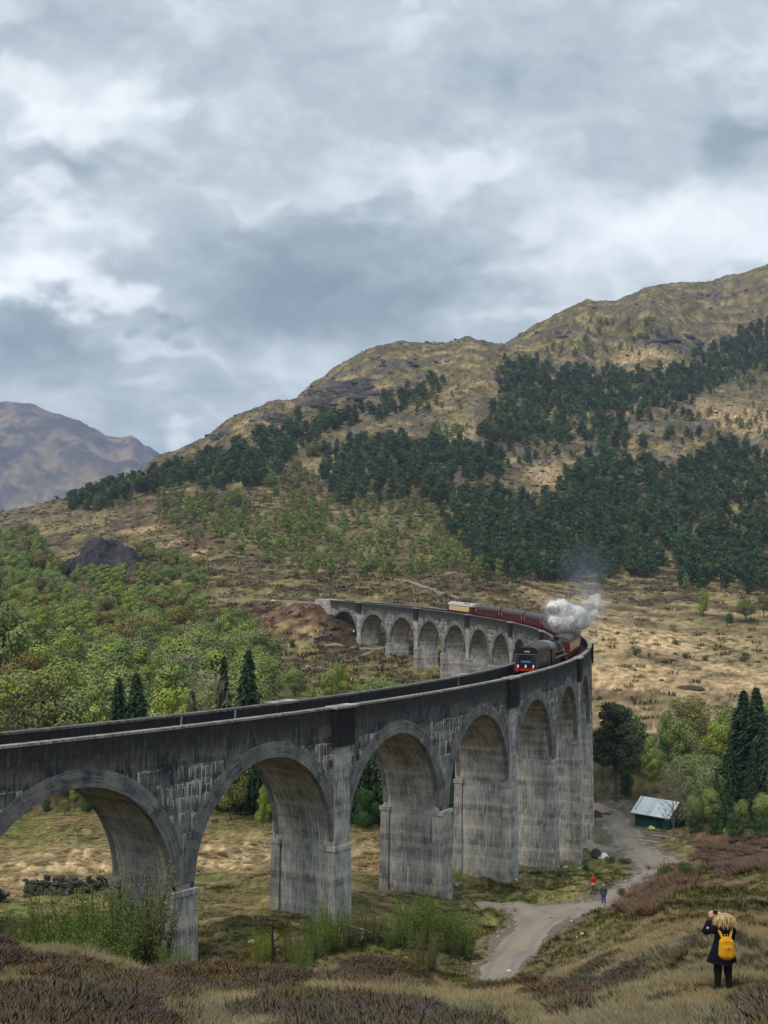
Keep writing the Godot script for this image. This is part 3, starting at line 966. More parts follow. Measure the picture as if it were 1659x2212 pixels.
func buttress(b: MB, k: float, org: Vector3, side: int, ya: float, yb: float, ha: float, hb: float, wa: float, wb: float, s: int) -> void:
	var o := HALF - 0.62
	var ca := [vp(k - ha / SPAN, o * side, ya) - org, vp(k - ha / SPAN, wa * side, ya) - org, vp(k + ha / SPAN, wa * side, ya) - org, vp(k + ha / SPAN, o * side, ya) - org]
	var cb := [vp(k - hb / SPAN, o * side, yb) - org, vp(k - hb / SPAN, wb * side, yb) - org, vp(k + hb / SPAN, wb * side, yb) - org, vp(k + hb / SPAN, o * side, yb) - org]
	var wid := [wa - o, 2 * ha, wa - o]
	var u := s * 0.23 + (0.5 if side < 0 else 0.0)
	for i in 3:
		var du: float = wid[i] / 13.0
		if side > 0: b.quad(cb[i], cb[i + 1], ca[i + 1], ca[i], Vector2(u, -yb / 28.0), Vector2(u + du, -yb / 28.0), Vector2(u + du, -ya / 28.0), Vector2(u, -ya / 28.0))
		else: b.quad(cb[i + 1], cb[i], ca[i], ca[i + 1], Vector2(u + du, -yb / 28.0), Vector2(u, -yb / 28.0), Vector2(u, -ya / 28.0), Vector2(u + du, -ya / 28.0))
		u += du

func slab(b: MB, k: float, org: Vector3, side: int, o0: float, o1: float, half: float, y0: float, y1: float) -> void:
	var c := []
	for q in 8:
		c.append(vp(k + (half if q & 1 else -half) / SPAN, (o1 if q & 2 else o0) * side, y1 if q & 4 else y0) - org)
	var h := Vector2(0, (y1 - y0) / 28.0)
	var u := Vector2(absf(k) * 0.31, -y1 / 28.0)
	var w := Vector2(half * 2.0 / 13.0, 0)
	for z in [[3, 2, 6, 7], [0, 1, 5, 4], [2, 0, 4, 6], [1, 3, 7, 5], [6, 4, 5, 7], [1, 0, 2, 3]]:
		if side < 0: b.quad(c[z[0]], c[z[1]], c[z[2]], c[z[3]], u + h + w, u + h, u, u + w)
		else: b.quad(c[z[3]], c[z[2]], c[z[1]], c[z[0]], u + w, u, u + h, u + h + w)


# ---------- trees and shrubs ----------

func jit(r: RandomNumberGenerator, c: Vector3, a: float) -> Color:
	var k := 1.0 + r.randf_range(-a, a)
	return Color(c.x * k * r.randf_range(0.9, 1.06), c.y * k, c.z * k * r.randf_range(0.8, 1.2))

# crown: leaf faces spread through clumps; each clump has its own tint
func crown(r: RandomNumberGenerator, clumps: Array, count: int, size: float, base: Vector3, vary := 0.3, hang := 0.0) -> MB:
	var b := MB.new()
	var tot := 0.0
	var acc := []
	for c in clumps:
		tot += c[1].x * c[1].y
		acc.append(tot)
	var tints := []
	for c in clumps: tints.append(jit(r, base, vary))
	for i in count:
		var u := r.randf() * tot
		var q := 0
		while acc[q] < u: q += 1
		var c: Array = clumps[q]
		var d := Vector3(r.randfn(), r.randfn(), r.randfn()).normalized()
		var rad := 0.45 + 0.62 * sqrt(r.randf())
		var p: Vector3 = c[0] + d * c[1] * rad
		var nn := (d + Vector3(r.randfn(), r.randfn(), r.randfn()) * 0.55).normalized()
		var uu := Vector3(r.randfn(), r.randfn() * (1.0 + hang * 3.0), r.randfn())
		uu = (uu - nn * uu.dot(nn)).normalized()
		var t: Color = tints[q]
		var k := r.randf_range(0.82, 1.2)
		b.col = Color(t.r * k * r.randf_range(0.93, 1.1), t.g * k, t.b * k)
		var s := size * r.randf_range(0.6, 1.35)
		b.leaf(p, nn, uu, s * (0.5 + hang * 0.4), s * (0.42 - hang * 0.2), (d * 0.7 + nn * 0.5 + Vector3(0, 0.25, 0)).normalized())
	return b

func trunk(r: RandomNumberGenerator, h: float, rad: float, limbs: int, spread: float, first: float, col: Vector3, sides := 6) -> MB:
	var b := MB.new()
	b.col = Color(col.x, col.y, col.z)
	var pts := []
	var rr := []
	var lean := Vector3(r.randf_range(-0.04, 0.04), 0, r.randf_range(-0.04, 0.04))
	for i in 6:
		var u := i / 5.0
		pts.append(Vector3(0, h * u - (0.4 if i == 0 else 0.0), 0) + lean * h * u * u + Vector3(r.randf_range(-1, 1), 0, r.randf_range(-1, 1)) * 0.012 * h)
		rr.append(rad * (1.25 if i == 0 else 1.0) * (1.0 - 0.85 * u))
	b.tube(pts, rr, sides)
	for i in limbs:
		var u := lerpf(first, 0.93, (i + r.randf()) / maxf(limbs, 1))
		var o: Vector3 = pts[0].lerp(pts[5], u)
		var a := r.randf() * TAU
		var ln := spread * (1.15 - u * 0.7) * r.randf_range(0.7, 1.1)
		var d := Vector3(cos(a), r.randf_range(0.35, 0.95), sin(a)).normalized()
		var w := rad * (1.0 - 0.8 * u) * 0.5
		b.col = jit(r, col, 0.15)
		b.tube([o, o + d * ln * 0.5 + Vector3(0, -0.03 * ln, 0), o + d * ln + Vector3(0, ln * 0.14, 0)], [w, w * 0.65, w * 0.2], 4, false)
	return b

func clump_set(r: RandomNumberGenerator, n: int, h0: float, h1: float, w: float, top_narrow: float, cs: float) -> Array:
	var o := []
	for i in n:
		var u := (i + r.randf()) / n
		var y := lerpf(h0, h1, u)
		var ring := w * sqrt(maxf(sin(PI * clampf(0.12 + u * (0.82 + 0.06 * top_narrow), 0.0, 1.0)), 0.05)) * (1.0 - top_narrow * u * 0.75)
		var a := i * 2.4 + r.randf() * 1.2
		var q := ring * sqrt(r.randf()) * 0.85
		var s := cs * r.randf_range(0.75, 1.3) * (1.0 - 0.35 * u * top_narrow)
		o.append([Vector3(cos(a) * q, y, sin(a) * q), Vector3(s, s * 0.8, s)])
	return o

var kinds := {}   # kind -> [[crown mesh, trunk mesh, height], ...]

# meshes are about 10 m tall for trees, 3 m for shrubs; each copy is scaled
func make_kinds() -> void:
	var leaf := vmat("leaves", 0.75, 0.55)
	var bark := vmat("bark", 0.95)
	var dark := vmat("needles", 0.85, 0.12)
	var specs := {
		"birch": [Vector3(0.24, 0.30, 0.08), 3, 6760, 0.22, [2.2, 10.0, 2.0, 0.8, 1.0], Vector3(0.23, 0.21, 0.19), 0.13],
		"alder": [Vector3(0.19, 0.24, 0.078), 3, 7800, 0.26, [2.2, 9.6, 3.1, 0.35, 1.45], Vector3(0.09, 0.075, 0.06), 0.2],
		"oak": [Vector3(0.185, 0.185, 0.068), 3, 7540, 0.26, [2.6, 9.3, 3.7, 0.2, 1.5], Vector3(0.10, 0.085, 0.07), 0.22],
		"ochre": [Vector3(0.20, 0.175, 0.06), 2, 7280, 0.25, [2.8, 9.4, 3.5, 0.2, 1.4], Vector3(0.10, 0.085, 0.07), 0.22],
		"willow": [Vector3(0.18, 0.23, 0.10), 2, 7800, 0.24, [1.0, 8.6, 4.0, 0.15, 1.6], Vector3(0.15, 0.13, 0.11), 0.2],
		"lime": [Vector3(0.225, 0.285, 0.06), 2, 8320, 0.22, [1.2, 9.8, 2.9, 0.5, 1.3], Vector3(0.13, 0.11, 0.09), 0.16]}
	var sd := 100
	for k in specs:
		kinds[k] = []
		for i in specs[k][1]:
			sd += 1
			var r := rng(sd)
			var g: Array = specs[k][4]
			var cl := clump_set(r, 17, g[0] + g[4] * 0.6, g[1] - g[4] * 0.6, g[2], g[3], g[4])
			var c := crown(r, cl, specs[k][2], specs[k][3], specs[k][0])
			var t := trunk(r, 8.6, specs[k][6], 11, g[2] * 1.05, 0.22, specs[k][5])
			kinds[k].append([c.mesh(leaf), t.mesh(bark), 10.0])
	kinds["twiggy"] = []
	for i in 2:       # still bare, a haze of grey twigs
		sd += 1
		var r := rng(sd)
		var t := trunk(r, 9.0, 0.17, 18, 3.4, 0.2, Vector3(0.13, 0.115, 0.10))
		var c := twigs(r, 900, 3.3, 2.2, 10.0, Vector3(0.21, 0.175, 0.14), 0.03)
		kinds["twiggy"].append([c.mesh(bark), t.mesh(bark), 10.0])
	kinds["spruce"] = []
	for i in 3:
		sd += 1
		var r := rng(sd)
		kinds["spruce"].append([spruce(r, 3600, 1.0, Vector3(0.032, 0.062, 0.030)).mesh(dark), trunk(r, 9.6, 0.16, 0, 1, 0.5, Vector3(0.07, 0.055, 0.045)).mesh(bark), 10.0])
	kinds["fir"] = []
	for i in 2:
		sd += 1
		var r := rng(sd)
		kinds["fir"].append([spruce(r, 4200, 1.0, Vector3(0.05, 0.082, 0.036)).mesh(dark), trunk(r, 9.6, 0.16, 0, 1, 0.5, Vector3(0.08, 0.065, 0.055)).mesh(bark), 10.0])
	kinds["scots"] = []
	for i in 2:
		sd += 1
		var r := rng(sd)
		var cl := clump_set(r, 22, 3.6, 9.5, 3.4, 0.3, 1.15)
		for q in cl: q[1].y *= 0.55
		kinds["scots"].append([crown(r, cl, 8000, 0.24, Vector3(0.052, 0.075, 0.038), 0.25).mesh(dark), trunk(r, 9.0, 0.2, 16, 3.2, 0.3, Vector3(0.10, 0.065, 0.05)).mesh(bark), 10.0])
	kinds["pine"] = []      # the planted hill pines, rounded dark crowns
	for i in 4:
		sd += 1
		var r := rng(sd)
		var cl := clump_set(r, 11, 2.2, 9.0, 3.3, 0.4, 1.6)
		kinds["pine"].append([crown(r, cl, 900, 0.62, Vector3(0.046, 0.08, 0.037), 0.4).mesh(dark), trunk(r, 8.0, 0.18, 0, 1, 0.5, Vector3(0.07, 0.055, 0.045), 4).mesh(bark), 10.0])
	kinds["far_birch"] = []
	for i in 3:
		sd += 1
		var r := rng(sd)
		var cl := clump_set(r, 8, 2.2, 9.0, 2.4, 0.5, 1.4)
		kinds["far_birch"].append([crown(r, cl, 800, 0.5, Vector3(0.165, 0.21, 0.058), 0.3).mesh(leaf), trunk(r, 8.0, 0.14, 4, 2, 0.3, Vector3(0.13, 0.115, 0.1), 4).mesh(bark), 10.0])
	kinds["rhododendron"] = []
	for i in 2:
		sd += 1
		var r := rng(sd)
		var cl := clump_set(r, 15, 1.0, 8.6, 4.2, 0.15, 1.9)
		kinds["rhododendron"].append([crown(r, cl, 7000, 0.28, Vector3(0.05, 0.10, 0.035), 0.28).mesh(leaf), trunk(r, 6.0, 0.2, 6, 3, 0.2, Vector3(0.08, 0.065, 0.055)).mesh(bark), 10.0])
	# shrubs with upright stems, 3 m
	var sh := {"green_shrub": [Vector3(0.12, 0.185, 0.035), 3], "yellow_shrub": [Vector3(0.20, 0.26, 0.03), 2], "olive_shrub": [Vector3(0.135, 0.14, 0.05), 2]}
	for k in sh:
		kinds[k] = []
		for i in sh[k][1]:
			sd += 1
			var r := rng(sd)
			var st := MB.new()
			var lf := MB.new()
			for s in 42:
				var a := r.randf() * TAU
				var q := sqrt(r.randf()) * 0.5
				var h := r.randf_range(1.5, 3.0)
				var p0 := Vector3(cos(a) * q, -0.1, sin(a) * q)
				var p1 := p0 + Vector3(cos(a) * h * 0.28 * r.randf(), h, sin(a) * h * 0.28 * r.randf())
				st.col = jit(r, Vector3(0.10, 0.085, 0.055), 0.25)
				st.tube([p0, p0.lerp(p1, 0.5) + Vector3(0.03, 0, 0.03), p1], [0.018, 0.013, 0.005], 3, false)
				var tint := jit(r, sh[k][0], 0.22)
				for l in 150:
					var u := r.randf_range(0.2, 1.04)
					var d := Vector3(r.randfn(), r.randfn() * 0.4, r.randfn()).normalized()
					var p := p0.lerp(p1, u) + d * r.randf_range(0.03, 0.2)
					var kk := r.randf_range(0.7, 1.3)
					lf.col = Color(tint.r * kk, tint.g * kk, tint.b * kk)
					var nn := (d + Vector3(r.randfn(), r.randfn(), r.randfn()) * 0.5).normalized()
					var uu := Vector3(r.randfn() * 0.4, 1, r.randfn() * 0.4)
					uu = (uu - nn * uu.dot(nn)).normalized()
					lf.leaf(p, nn, uu, 0.034, 0.014, (nn + Vector3(0, 0.4, 0)).normalized())
			kinds[k].append([lf.mesh(leaf), st.mesh(bark), 3.0])
	# low round bushes on the moor, 2 m
	kinds["low_bush"] = []
	for i in 2:
		sd += 1
		var r := rng(sd)
		var cl := []
		for q in 7: cl.append([Vector3(r.randf_range(-0.9, 0.9), r.randf_range(0.35, 1.2), r.randf_range(-0.7, 0.7)), Vector3(0.75, 0.6, 0.75)])
		kinds["low_bush"].append([crown(r, cl, 2200, 0.12, Vector3(0.075, 0.10, 0.04), 0.25).mesh(leaf), trunk(r, 1.2, 0.07, 5, 0.8, 0.1, Vector3(0.09, 0.07, 0.05), 4).mesh(bark), 2.0])

func twigs(r: RandomNumberGenerator, count: int, w: float, h0: float, h1: float, col: Vector3, thick: float) -> MB:
	var b := MB.new()
	for i in count:
		var u := r.randf()
		var a := r.randf() * TAU
		var q := w * sqrt(r.randf()) * sqrt(sin(PI * clampf(0.1 + u * 0.85, 0, 1)))
		var p := Vector3(cos(a) * q, lerpf(h0, h1, u), sin(a) * q)
		var d := (Vector3(cos(a), r.randf_range(0.5, 1.6), sin(a)) + Vector3(r.randfn(), r.randfn() * 0.3, r.randfn()) * 0.5).normalized()
		var s := d.cross(Vector3(r.randfn(), r.randfn(), r.randfn())).normalized()
		var ln := r.randf_range(0.5, 1.3)
		b.col = jit(r, col, 0.3)
		var nn := d.cross(s)
		var k := b.v.size()
		b.vert(p - s * thick, nn); b.vert(p + s * thick, nn); b.vert(p + d * ln, nn)
		b.tri(k, k + 1, k + 2)
		if s.cross(d).dot(nn) < 0.0:
			for e in 3: b.n[k + e] = -nn
	return b

func spruce(r: RandomNumberGenerator, count: int, low: float, base: Vector3) -> MB:
	var b := MB.new()
	var h := 10.0
	var whorls := 26
	for w in whorls:
		var u := (w + 0.5) / whorls
		var y := lerpf(low, h - 0.15, pow(u, 0.9))
		var reach := 2.15 * (1.0 - u) + 0.12
		var arms := 9
		for k in arms:
			var a := TAU * k / arms + w * 0.7 + r.randf_range(-0.25, 0.25)
			var ln := reach * r.randf_range(0.7, 1.12)
			var tint := jit(r, base, 0.28)
			var per := int(count / (whorls * arms) * (0.5 + reach))
			for i in maxi(per, 4):
				var e := r.randf()
				var p := Vector3(cos(a), 0, sin(a)) * ln * (0.12 + 0.88 * e)
				p.y = y - 0.38 * ln * e * e + 0.05 * e + r.randf_range(-0.16, 0.12)
				p += Vector3(-sin(a), 0, cos(a)) * r.randf_range(-0.3, 0.3) * (0.25 + ln * 0.32) * (1.0 - e * 0.5)
				var nn := (Vector3(cos(a) * 0.5, 0.8, sin(a) * 0.5) + Vector3(r.randfn(), r.randfn(), r.randfn()) * 0.4).normalized()
				var uu := Vector3(cos(a), -0.35, sin(a)) + Vector3(r.randfn(), r.randfn(), r.randfn()) * 0.3
				uu = (uu - nn * uu.dot(nn)).normalized()
				var kk := r.randf_range(0.65, 1.3)
				b.col = Color(tint.r * kk, tint.g * kk, tint.b * kk)
				b.leaf(p, nn, uu, r.randf_range(0.16, 0.3), r.randf_range(0.06, 0.11), (nn + Vector3(cos(a), 0, sin(a)) * 0.6).normalized())
	return b

var proto := {}
func plant(called: String, kind: String, at: Vector3, high: float, wide: float, label: String, category: String, group := "", turn := -1.0) -> Node3D:
	var set_: Array = kinds[kind]
	var i := absi(hash(Vector2(roundf(at.x * 10.0), roundf(at.z * 10.0)))) % set_.size()
	var key := "%s %s %d" % [called, kind, i]
	var o: Node3D
	if proto.has(key):
		o = proto[key].duplicate()
		o.name = numbered(called)
		add_child(o, true)
	else:
		o = Node3D.new()
		o.name = numbered(called)
		add_child(o, true)
		part("stems" if set_[i][2] < 3.5 else "trunk", set_[i][1], o)
		part("leaves" if set_[i][2] < 3.5 else "crown", set_[i][0], o)
		proto[key] = o
	var s: float = high / set_[i][2]
	o.transform = Transform3D(Basis(Vector3.UP, turn if turn >= 0.0 else float(hash(at.x) % 628) / 100.0).scaled(Vector3(s * wide, s, s * wide)), at)
	o.remove_meta("group")
	tag(o, label, category, group)
	return o

# px: picture column, f: metres forward, top: picture row of the tip
func stand(called: String, kind: String, px: float, f: float, top: float, wide: float, label: String, category: String, group := "") -> Node3D:
	return plant(called, kind, spot(px, f), height_of(px, f, top), wide, label, category, group)

func colour_word(kind: String) -> String:
	return {"birch": "fresh green slender birch", "alder": "mid green round-headed tree", "oak": "olive brown budding tree", "ochre": "ochre tree in young leaf", "willow": "pale grey-green spreading willow", "lime": "bright lime green tree", "twiggy": "bare grey twiggy tree", "spruce": "dark narrow spruce"}[kind]

func build_trees() -> void:
	# right-hand group by the shed and the piers
	stand("scots_pine", "scots", 1328, 207, 1508, 0.88, "tall dark pine with a bare trunk beside the last tall pier", "pine tree")
	stand("rhododendron", "rhododendron", 1352, 232, 1518, 0.85, "dome of dark green leaves behind the bare-trunked pine", "bush")
	stand("young_birch", "birch", 1402, 216, 1578, 0.75, "small thin birch with visible stem between pine and shed", "birch tree")
	stand("leafy_tree", "oak", 1490, 246, 1486, 0.95, "large soft olive tree standing behind the bright green crown", "tree")
	stand("leafy_tree", "alder", 1440, 244, 1525, 0.6, "green tree left of the large soft olive tree", "tree")
	stand("dark_bush", "rhododendron", 1438, 236, 1560, 0.5, "very dark bush below the olive tree", "bush")
	stand("leafy_tree", "lime", 1552, 214, 1548, 1.15, "bright green spreading tree in front of the tall spruces", "tree")
	stand("grey_willow", "willow", 1478, 199, 1600, 0.85, "dull olive willow overhanging the right end of the green shed", "willow")
	stand("grey_willow", "willow", 1515, 192, 1625, 0.8, "dull green thicket tree between shed and spruces", "tree")
	stand("bare_tree", "twiggy", 1452, 178, 1655, 0.75, "bare twiggy sapling leaning over the shed roof", "tree")
	stand("spruce_tree", "spruce", 1604, 200, 1482, 1.3, "tall pointed spruce, left one of the tallest pair", "spruce tree")
	stand("spruce_tree", "spruce", 1631, 196, 1476, 1.25, "tallest pointed spruce near the right edge of the wood", "spruce tree")
	stand("spruce_tree", "spruce", 1576, 192, 1596, 0.95, "shorter dark spruce in front of the tallest pair", "spruce tree")
	stand("spruce_tree", "fir", 1655, 188, 1560, 0.9, "dark spruce cut by the right edge of the picture", "spruce tree")
	stand("spruce_tree", "spruce", 1612, 184, 1640, 0.85, "low dark spruce at the foot of the tallest pair", "spruce tree")
	stand("spruce_tree", "fir", 1545, 188, 1655, 0.8, "low green spruce behind the brown thicket tree", "spruce tree")
	stand("leafy_tree", "lime", 1664, 222, 1505, 0.9, "yellow-green tree behind the spruces at the picture edge", "tree")
	stand("leafy_tree", "alder", 1570, 232, 1515, 0.8, "dim green tree showing behind the left tall spruce", "tree")
	for d in [[1500, 182, 1735, "dark leafy shrub just right of the shed"], [1540, 178, 1745, "dark leafy shrub under the green spruce"], [1585, 176, 1742, "dark leafy shrub at the foot of the low spruce"], [1630, 175, 1748, "dark leafy shrub near the right edge under the spruces"], [1660, 174, 1735, "dark leafy shrub cut by the picture edge under the spruces"], [1455, 188, 1752, "dark shrub against the right end of the shed wall"]]:
		stand("understorey_shrub", "rhododendron", d[0], d[1], d[2], 0.9, d[3], "shrub", "dark shrubs under the spruces")
	for d in [[1310, 250, 1600, "rhododendron", "dark bush behind the last tall pier"], [1375, 240, 1600, "alder", "green tree filling the gap behind the bare-trunked pine"], [1300, 225, 1560, "scots", "dark pine half hidden by the last tall pier"], [1400, 262, 1590, "alder", "olive tree behind the thin birch"], [1350, 214, 1655, "rhododendron", "low dark bush right of the pine trunk"]]:
		stand("riverside_tree", d[3], d[0], d[1], d[2], 0.8, d[4], "tree")
	for d in [[1470, 228, 1540, "alder", 0.9, "green tree between the olive tree and the bright green crown"], [1520, 205, 1600, "willow", 0.9, "grey-green willow under the bright green crown"], [1500, 198, 1660, "alder", 0.7, "shaded green tree just behind the shed's right end"], [1420, 226, 1600, "willow", 0.6, "small willow behind the thin birch"], [1590, 205, 1580, "alder", 0.8, "shaded green tree between the tall spruce and bright crown"], [1640, 205, 1570, "alder", 0.9, "shaded tree behind the tallest spruce"], [1530, 186, 1690, "alder", 0.9, "low thicket right of the shed"], [1565, 180, 1700, "fir", 1.2, "bushy young spruce at the foot of the wood"], [1490, 186, 1700, "willow", 0.8, "low willow thicket touching the shed's right end"], [1600, 178, 1712, "alder", 0.9, "low green tree at the wood's lower edge"], [1645, 178, 1700, "alder", 0.9, "low green thicket at the wood's lower right edge"], [1625, 190, 1590, "spruce", 0.9, "dark spruce filling in below the tallest pair"], [1585, 204, 1545, "spruce", 1.2, "dark spruce left of the tallest pair"], [1618, 206, 1525, "spruce", 1.2, "dark spruce standing behind and between the tallest pair"], [1652, 192, 1535, "spruce", 1.2, "dark spruce right of the tallest pair"], [1675, 195, 1500, "spruce", 1.2, "tall dark spruce just inside the right picture edge"], [1330, 240, 1565, "alder", 0.9, "dim tree behind the bare-trunked pine"]]:
		stand("riverside_tree", d[3], d[0], d[1], d[2], d[4], d[5], "tree")
	# bushes by the track
	var bush := [[1440, 1900, 40, 34, "green bush, left of the two beside the track bend"], [1478, 1895, 42, 40, "green bush, right of the two beside the track bend"], [1342, 1938, 26, 24, "small round green bush on the near edge of the track"], [1350, 1868, 30, 16, "low olive bush on the grass island"], [1318, 1862, 26, 14, "low green bush behind the sheet of debris"]]
	for d in bush:
		var at := hit(d[0], d[1])
		plant("track_bush", "low_bush", at, d[3] / F * -at.z * 1.05, float(d[2]) / d[3] * 0.62, d[4], "bush")
	# shrubs at the feet of the near piers
	var low := [
		[15, 72, 1965, "olive_shrub", "olive shrub at the left edge in front of the meadow"], [75, 70, 1955, "green_shrub", "green shrub in front of the ruined wall"], [130, 69, 1905, "green_shrub", "tall green shrub below the ruined wall's left end"],
		[170, 68, 1930, "green_shrub", "green shrub second left of the tall olive shrub"], [215, 68, 1900, "green_shrub", "green shrub left of the tall olive shrub"], [262, 70, 1915, "green_shrub", "green shrub touching the tall olive shrub"],
		[305, 72, 1845, "olive_shrub", "tall olive shrub in front of the leftmost visible pier"], [335, 73, 1900, "olive_shrub", "olive twiggy shrub covering the leftmost pier's foot"], [392, 70, 2015, "green_shrub", "low green shrub at the leftmost pier's right foot"], [45, 66, 2000, "green_shrub", "low green shrub near the heather edge at far left"],
		[240, 64, 1985, "green_shrub", "low green shrub along the heather edge"], [150, 64, 1995, "green_shrub", "low green shrub half sunk behind the heather"],
		[572, 80, 1990, "yellow_shrub", "bright yellow-green bush left of the dead stump"], [590, 82, 2000, "yellow_shrub", "small yellow-green bush touching the dead stump"],
		[640, 80, 1985, "olive_shrub", "olive shrub right of the dead stump"], [690, 82, 1950, "green_shrub", "green shrub before the second pier's left corner"], [728, 84, 1925, "green_shrub", "tall green shrub before the second pier"], [768, 85, 1955, "olive_shrub", "olive shrub right of the second pier"], [812, 86, 1945, "olive_shrub", "brown-green shrub between the second and third pier"],
		[850, 86, 1960, "green_shrub", "shrub left of the tallest green shrub"], [890, 87, 1905, "green_shrub", "tallest green shrub in front of the third pier"], [930, 88, 1915, "green_shrub", "tall green shrub right beside the tallest one"], [965, 88, 1930, "green_shrub", "green shrub below the third pier's right corner"], [1000, 90, 1945, "green_shrub", "rightmost green shrub before the track junction"], [660, 76, 2015, "green_shrub", "low green shrub above the fallen pole's left end"], [920, 82, 1985, "olive_shrub", "low olive shrub before the tallest green shrub"]]
	for d in low:
		stand("pier_shrub", d[3], d[0], d[1], d[2], 1.2 if d[3] != "yellow_shrub" else 0.9, d[4], "shrub", "shrubs at the feet of the near piers")
	# dark conifers and others seen through and above the near spans
	var mid := [
		[262, 150, 1462, "spruce", 1.05, "dark spruce, left of the pair above the near parapet"], [300, 148, 1452, "spruce", 1.1, "dark spruce, right of the pair above the near parapet"], [487, 152, 1414, "spruce", 0.65, "thin dark spruce beside the grey bare tree"],
		[540, 150, 1402, "spruce", 1.0, "big dark spruce at the right end of the wood above the parapet"], [212, 140, 1480, "birch", 0.8, "bright green birch above the parapet left of the spruce pair"], [420, 150, 1490, "spruce", 1.0, "small dark spruce left of the bare grey tree"], [460, 146, 1470, "twiggy", 0.8, "bare grey tree above the parapet between dark spruces"],
		[92, 150, 1440, "oak", 0.85, "brown tree with a plain trunk above the near parapet"], [30, 146, 1460, "twiggy", 1.0, "bare grey tree at the left edge above the parapet"], [60, 175, 1395, "ochre", 1.0, "ochre round tree at the left edge of the wood"], [5, 180, 1290, "alder", 0.8, "dark green tree at the left picture edge"],
		[150, 136, 1722, "oak", 1.0, "olive shrubby tree seen through the leftmost arch"], [200, 139, 1700, "rhododendron", 0.8, "dark bush seen through the leftmost arch"], [110, 141, 1715, "rhododendron", 0.7, "low dark bush deep in the leftmost arch"],
		[505, 137, 1640, "oak", 0.8, "brown-green tree seen through the second arch"], [575, 134, 1690, "lime", 0.62, "bright green young tree seen through the second arch"], [560, 142, 1590, "spruce", 0.8, "dark spruce seen through the second arch"], [470, 143, 1610, "scots", 0.8, "brown-trunked pine seen through the second arch"], [615, 145, 1570, "spruce", 0.8, "dark spruce behind the second arch's right side"],
		[775, 141, 1600, "spruce", 1.0, "dark spruce in the third arch, left"], [812, 143, 1575, "fir", 1.1, "dark green spruce filling the third arch"], [840, 147, 1590, "spruce", 1.0, "dark spruce in the third arch beside the pier"], [795, 138, 1690, "rhododendron", 0.8, "dark bush at the foot of the third arch's spruces"], [982, 165, 1630, "spruce", 0.7, "dark spruce in the slit of the fourth arch"], [745, 150, 1640, "fir", 0.9, "dark spruce behind the second pier"], [690, 150, 1620, "spruce", 0.9, "dark spruce hidden mostly by the second pier"]]
	for d in mid:
		var cat: String = {"spruce": "spruce tree", "fir": "spruce tree", "birch": "birch tree", "scots": "pine tree"}.get(d[3], "tree")
		stand("valley_" + ("spruce" if d[3] in ["spruce", "fir"] else "tree"), d[3], d[0], d[1], d[2], d[4], d[5], cat)
	# the dark edge of the wood seen through the near arches
	var edge := [[60, 1712, "alder"], [88, 1700, "rhododendron"], [125, 1690, "spruce"], [172, 1688, "alder"], [225, 1682, "rhododendron"], [250, 1690, "oak"], [275, 1690, "spruce"], [478, 1668, "rhododendron"], [497, 1650, "alder"], [528, 1640, "spruce"], [545, 1660, "rhododendron"], [592, 1640, "scots"], [605, 1660, "rhododendron"], [640, 1640, "spruce"], [760, 1650, "rhododendron"], [785, 1630, "spruce"], [825, 1640, "rhododendron"], [850, 1640, "spruce"]]
	for i in edge.size():
		var d: Array = edge[i]
		var arch: String = "leftmost" if d[0] < 300 else ("second" if d[0] < 700 else "third")
		var span: Array = {"leftmost": [60, 275], "second": [478, 640], "third": [760, 850]}[arch]
		var u: float = (d[0] - span[0]) / float(span[1] - span[0])
		var where: String = ["at the far left of", "left of the middle of", "in the middle of", "right of the middle of", "at the far right of"][clampi(int(u * 4.99), 0, 4)]
		var what: String = {"alder": "shady green tree", "rhododendron": "low dark leafy bush", "spruce": "dark spruce", "oak": "olive tree", "scots": "dark pine"}[d[2]]
		stand("wood_edge_tree", d[2], d[0], 141.0 + (i % 3) * 4.0, d[1], 1.1, "%s seen %s the %s arch" % [what, where, arch], "tree", "trees at the wood's edge behind the near arches")
	for d in [[735, 268, 1430, "lime", 0.95, "bright green tree above the near parapet left of the grey-green bush"], [712, 262, 1448, "lime", 0.9, "shorter bright green tree touching the parapet line"], [815, 258, 1450, "willow", 1.7, "wide blue-green bush above the parapet before the far piers"], [640, 275, 1442, "alder", 1.3, "round green bush beside the pale footpath"], [590, 262, 1465, "birch", 0.9, "small green birch by the footpath's left end"], [560, 258, 1475, "oak", 1.0, "low olive tree by the footpath's left end"], [775, 262, 1462, "lime", 0.8, "small bright tree between bright tree and blue-green bush"], [680, 266, 1470, "birch", 0.9, "small birch poking over the parapet left of the bright tree"]]:
		stand("glen_tree", d[3], d[0], d[1], d[2], d[4], d[5], "tree")
	for d in [[575, 1402, 16, "dark green bush, left of the row under the first far arch"], [600, 1401, 20, "dark green bush, middle of the row under the first far arch"], [632, 1399, 18, "dark green bush, right of the row under the first far arch"], [640, 1252, 26, "dark conifer bush on the spectators' hillside"], [572, 1190, 30, "round green tree beside the hillside gully"], [520, 1200, 34, "round dark green tree left of the hillside gully"]]:
		var at := hit(d[0], d[1])
		plant("hill_bush", "alder" if d[1] < 1260 else "rhododendron", at, d[2] / F * -at.z, 1.1, d[3], "bush")
	for d in [[1520, 1332, 62, "lime", 0.85, "large round yellow-green tree at the foot of the right pines"], [1578, 1290, 34, "birch", 0.8, "small birch before the right pines"], [1610, 1345, 56, "oak", 1.1, "wide olive tree right of the round yellow-green tree"], [1650, 1335, 54, "oak", 1.0, "olive tree at the right edge below the pines"], [1575, 1345, 22, "rhododendron", 1.2, "dark low bush left of the wide olive tree"]]:
		var at := hit(d[0], d[1])
		plant("moor_tree", d[3], at, d[2] / F * -at.z, d[4], d[5], "tree")
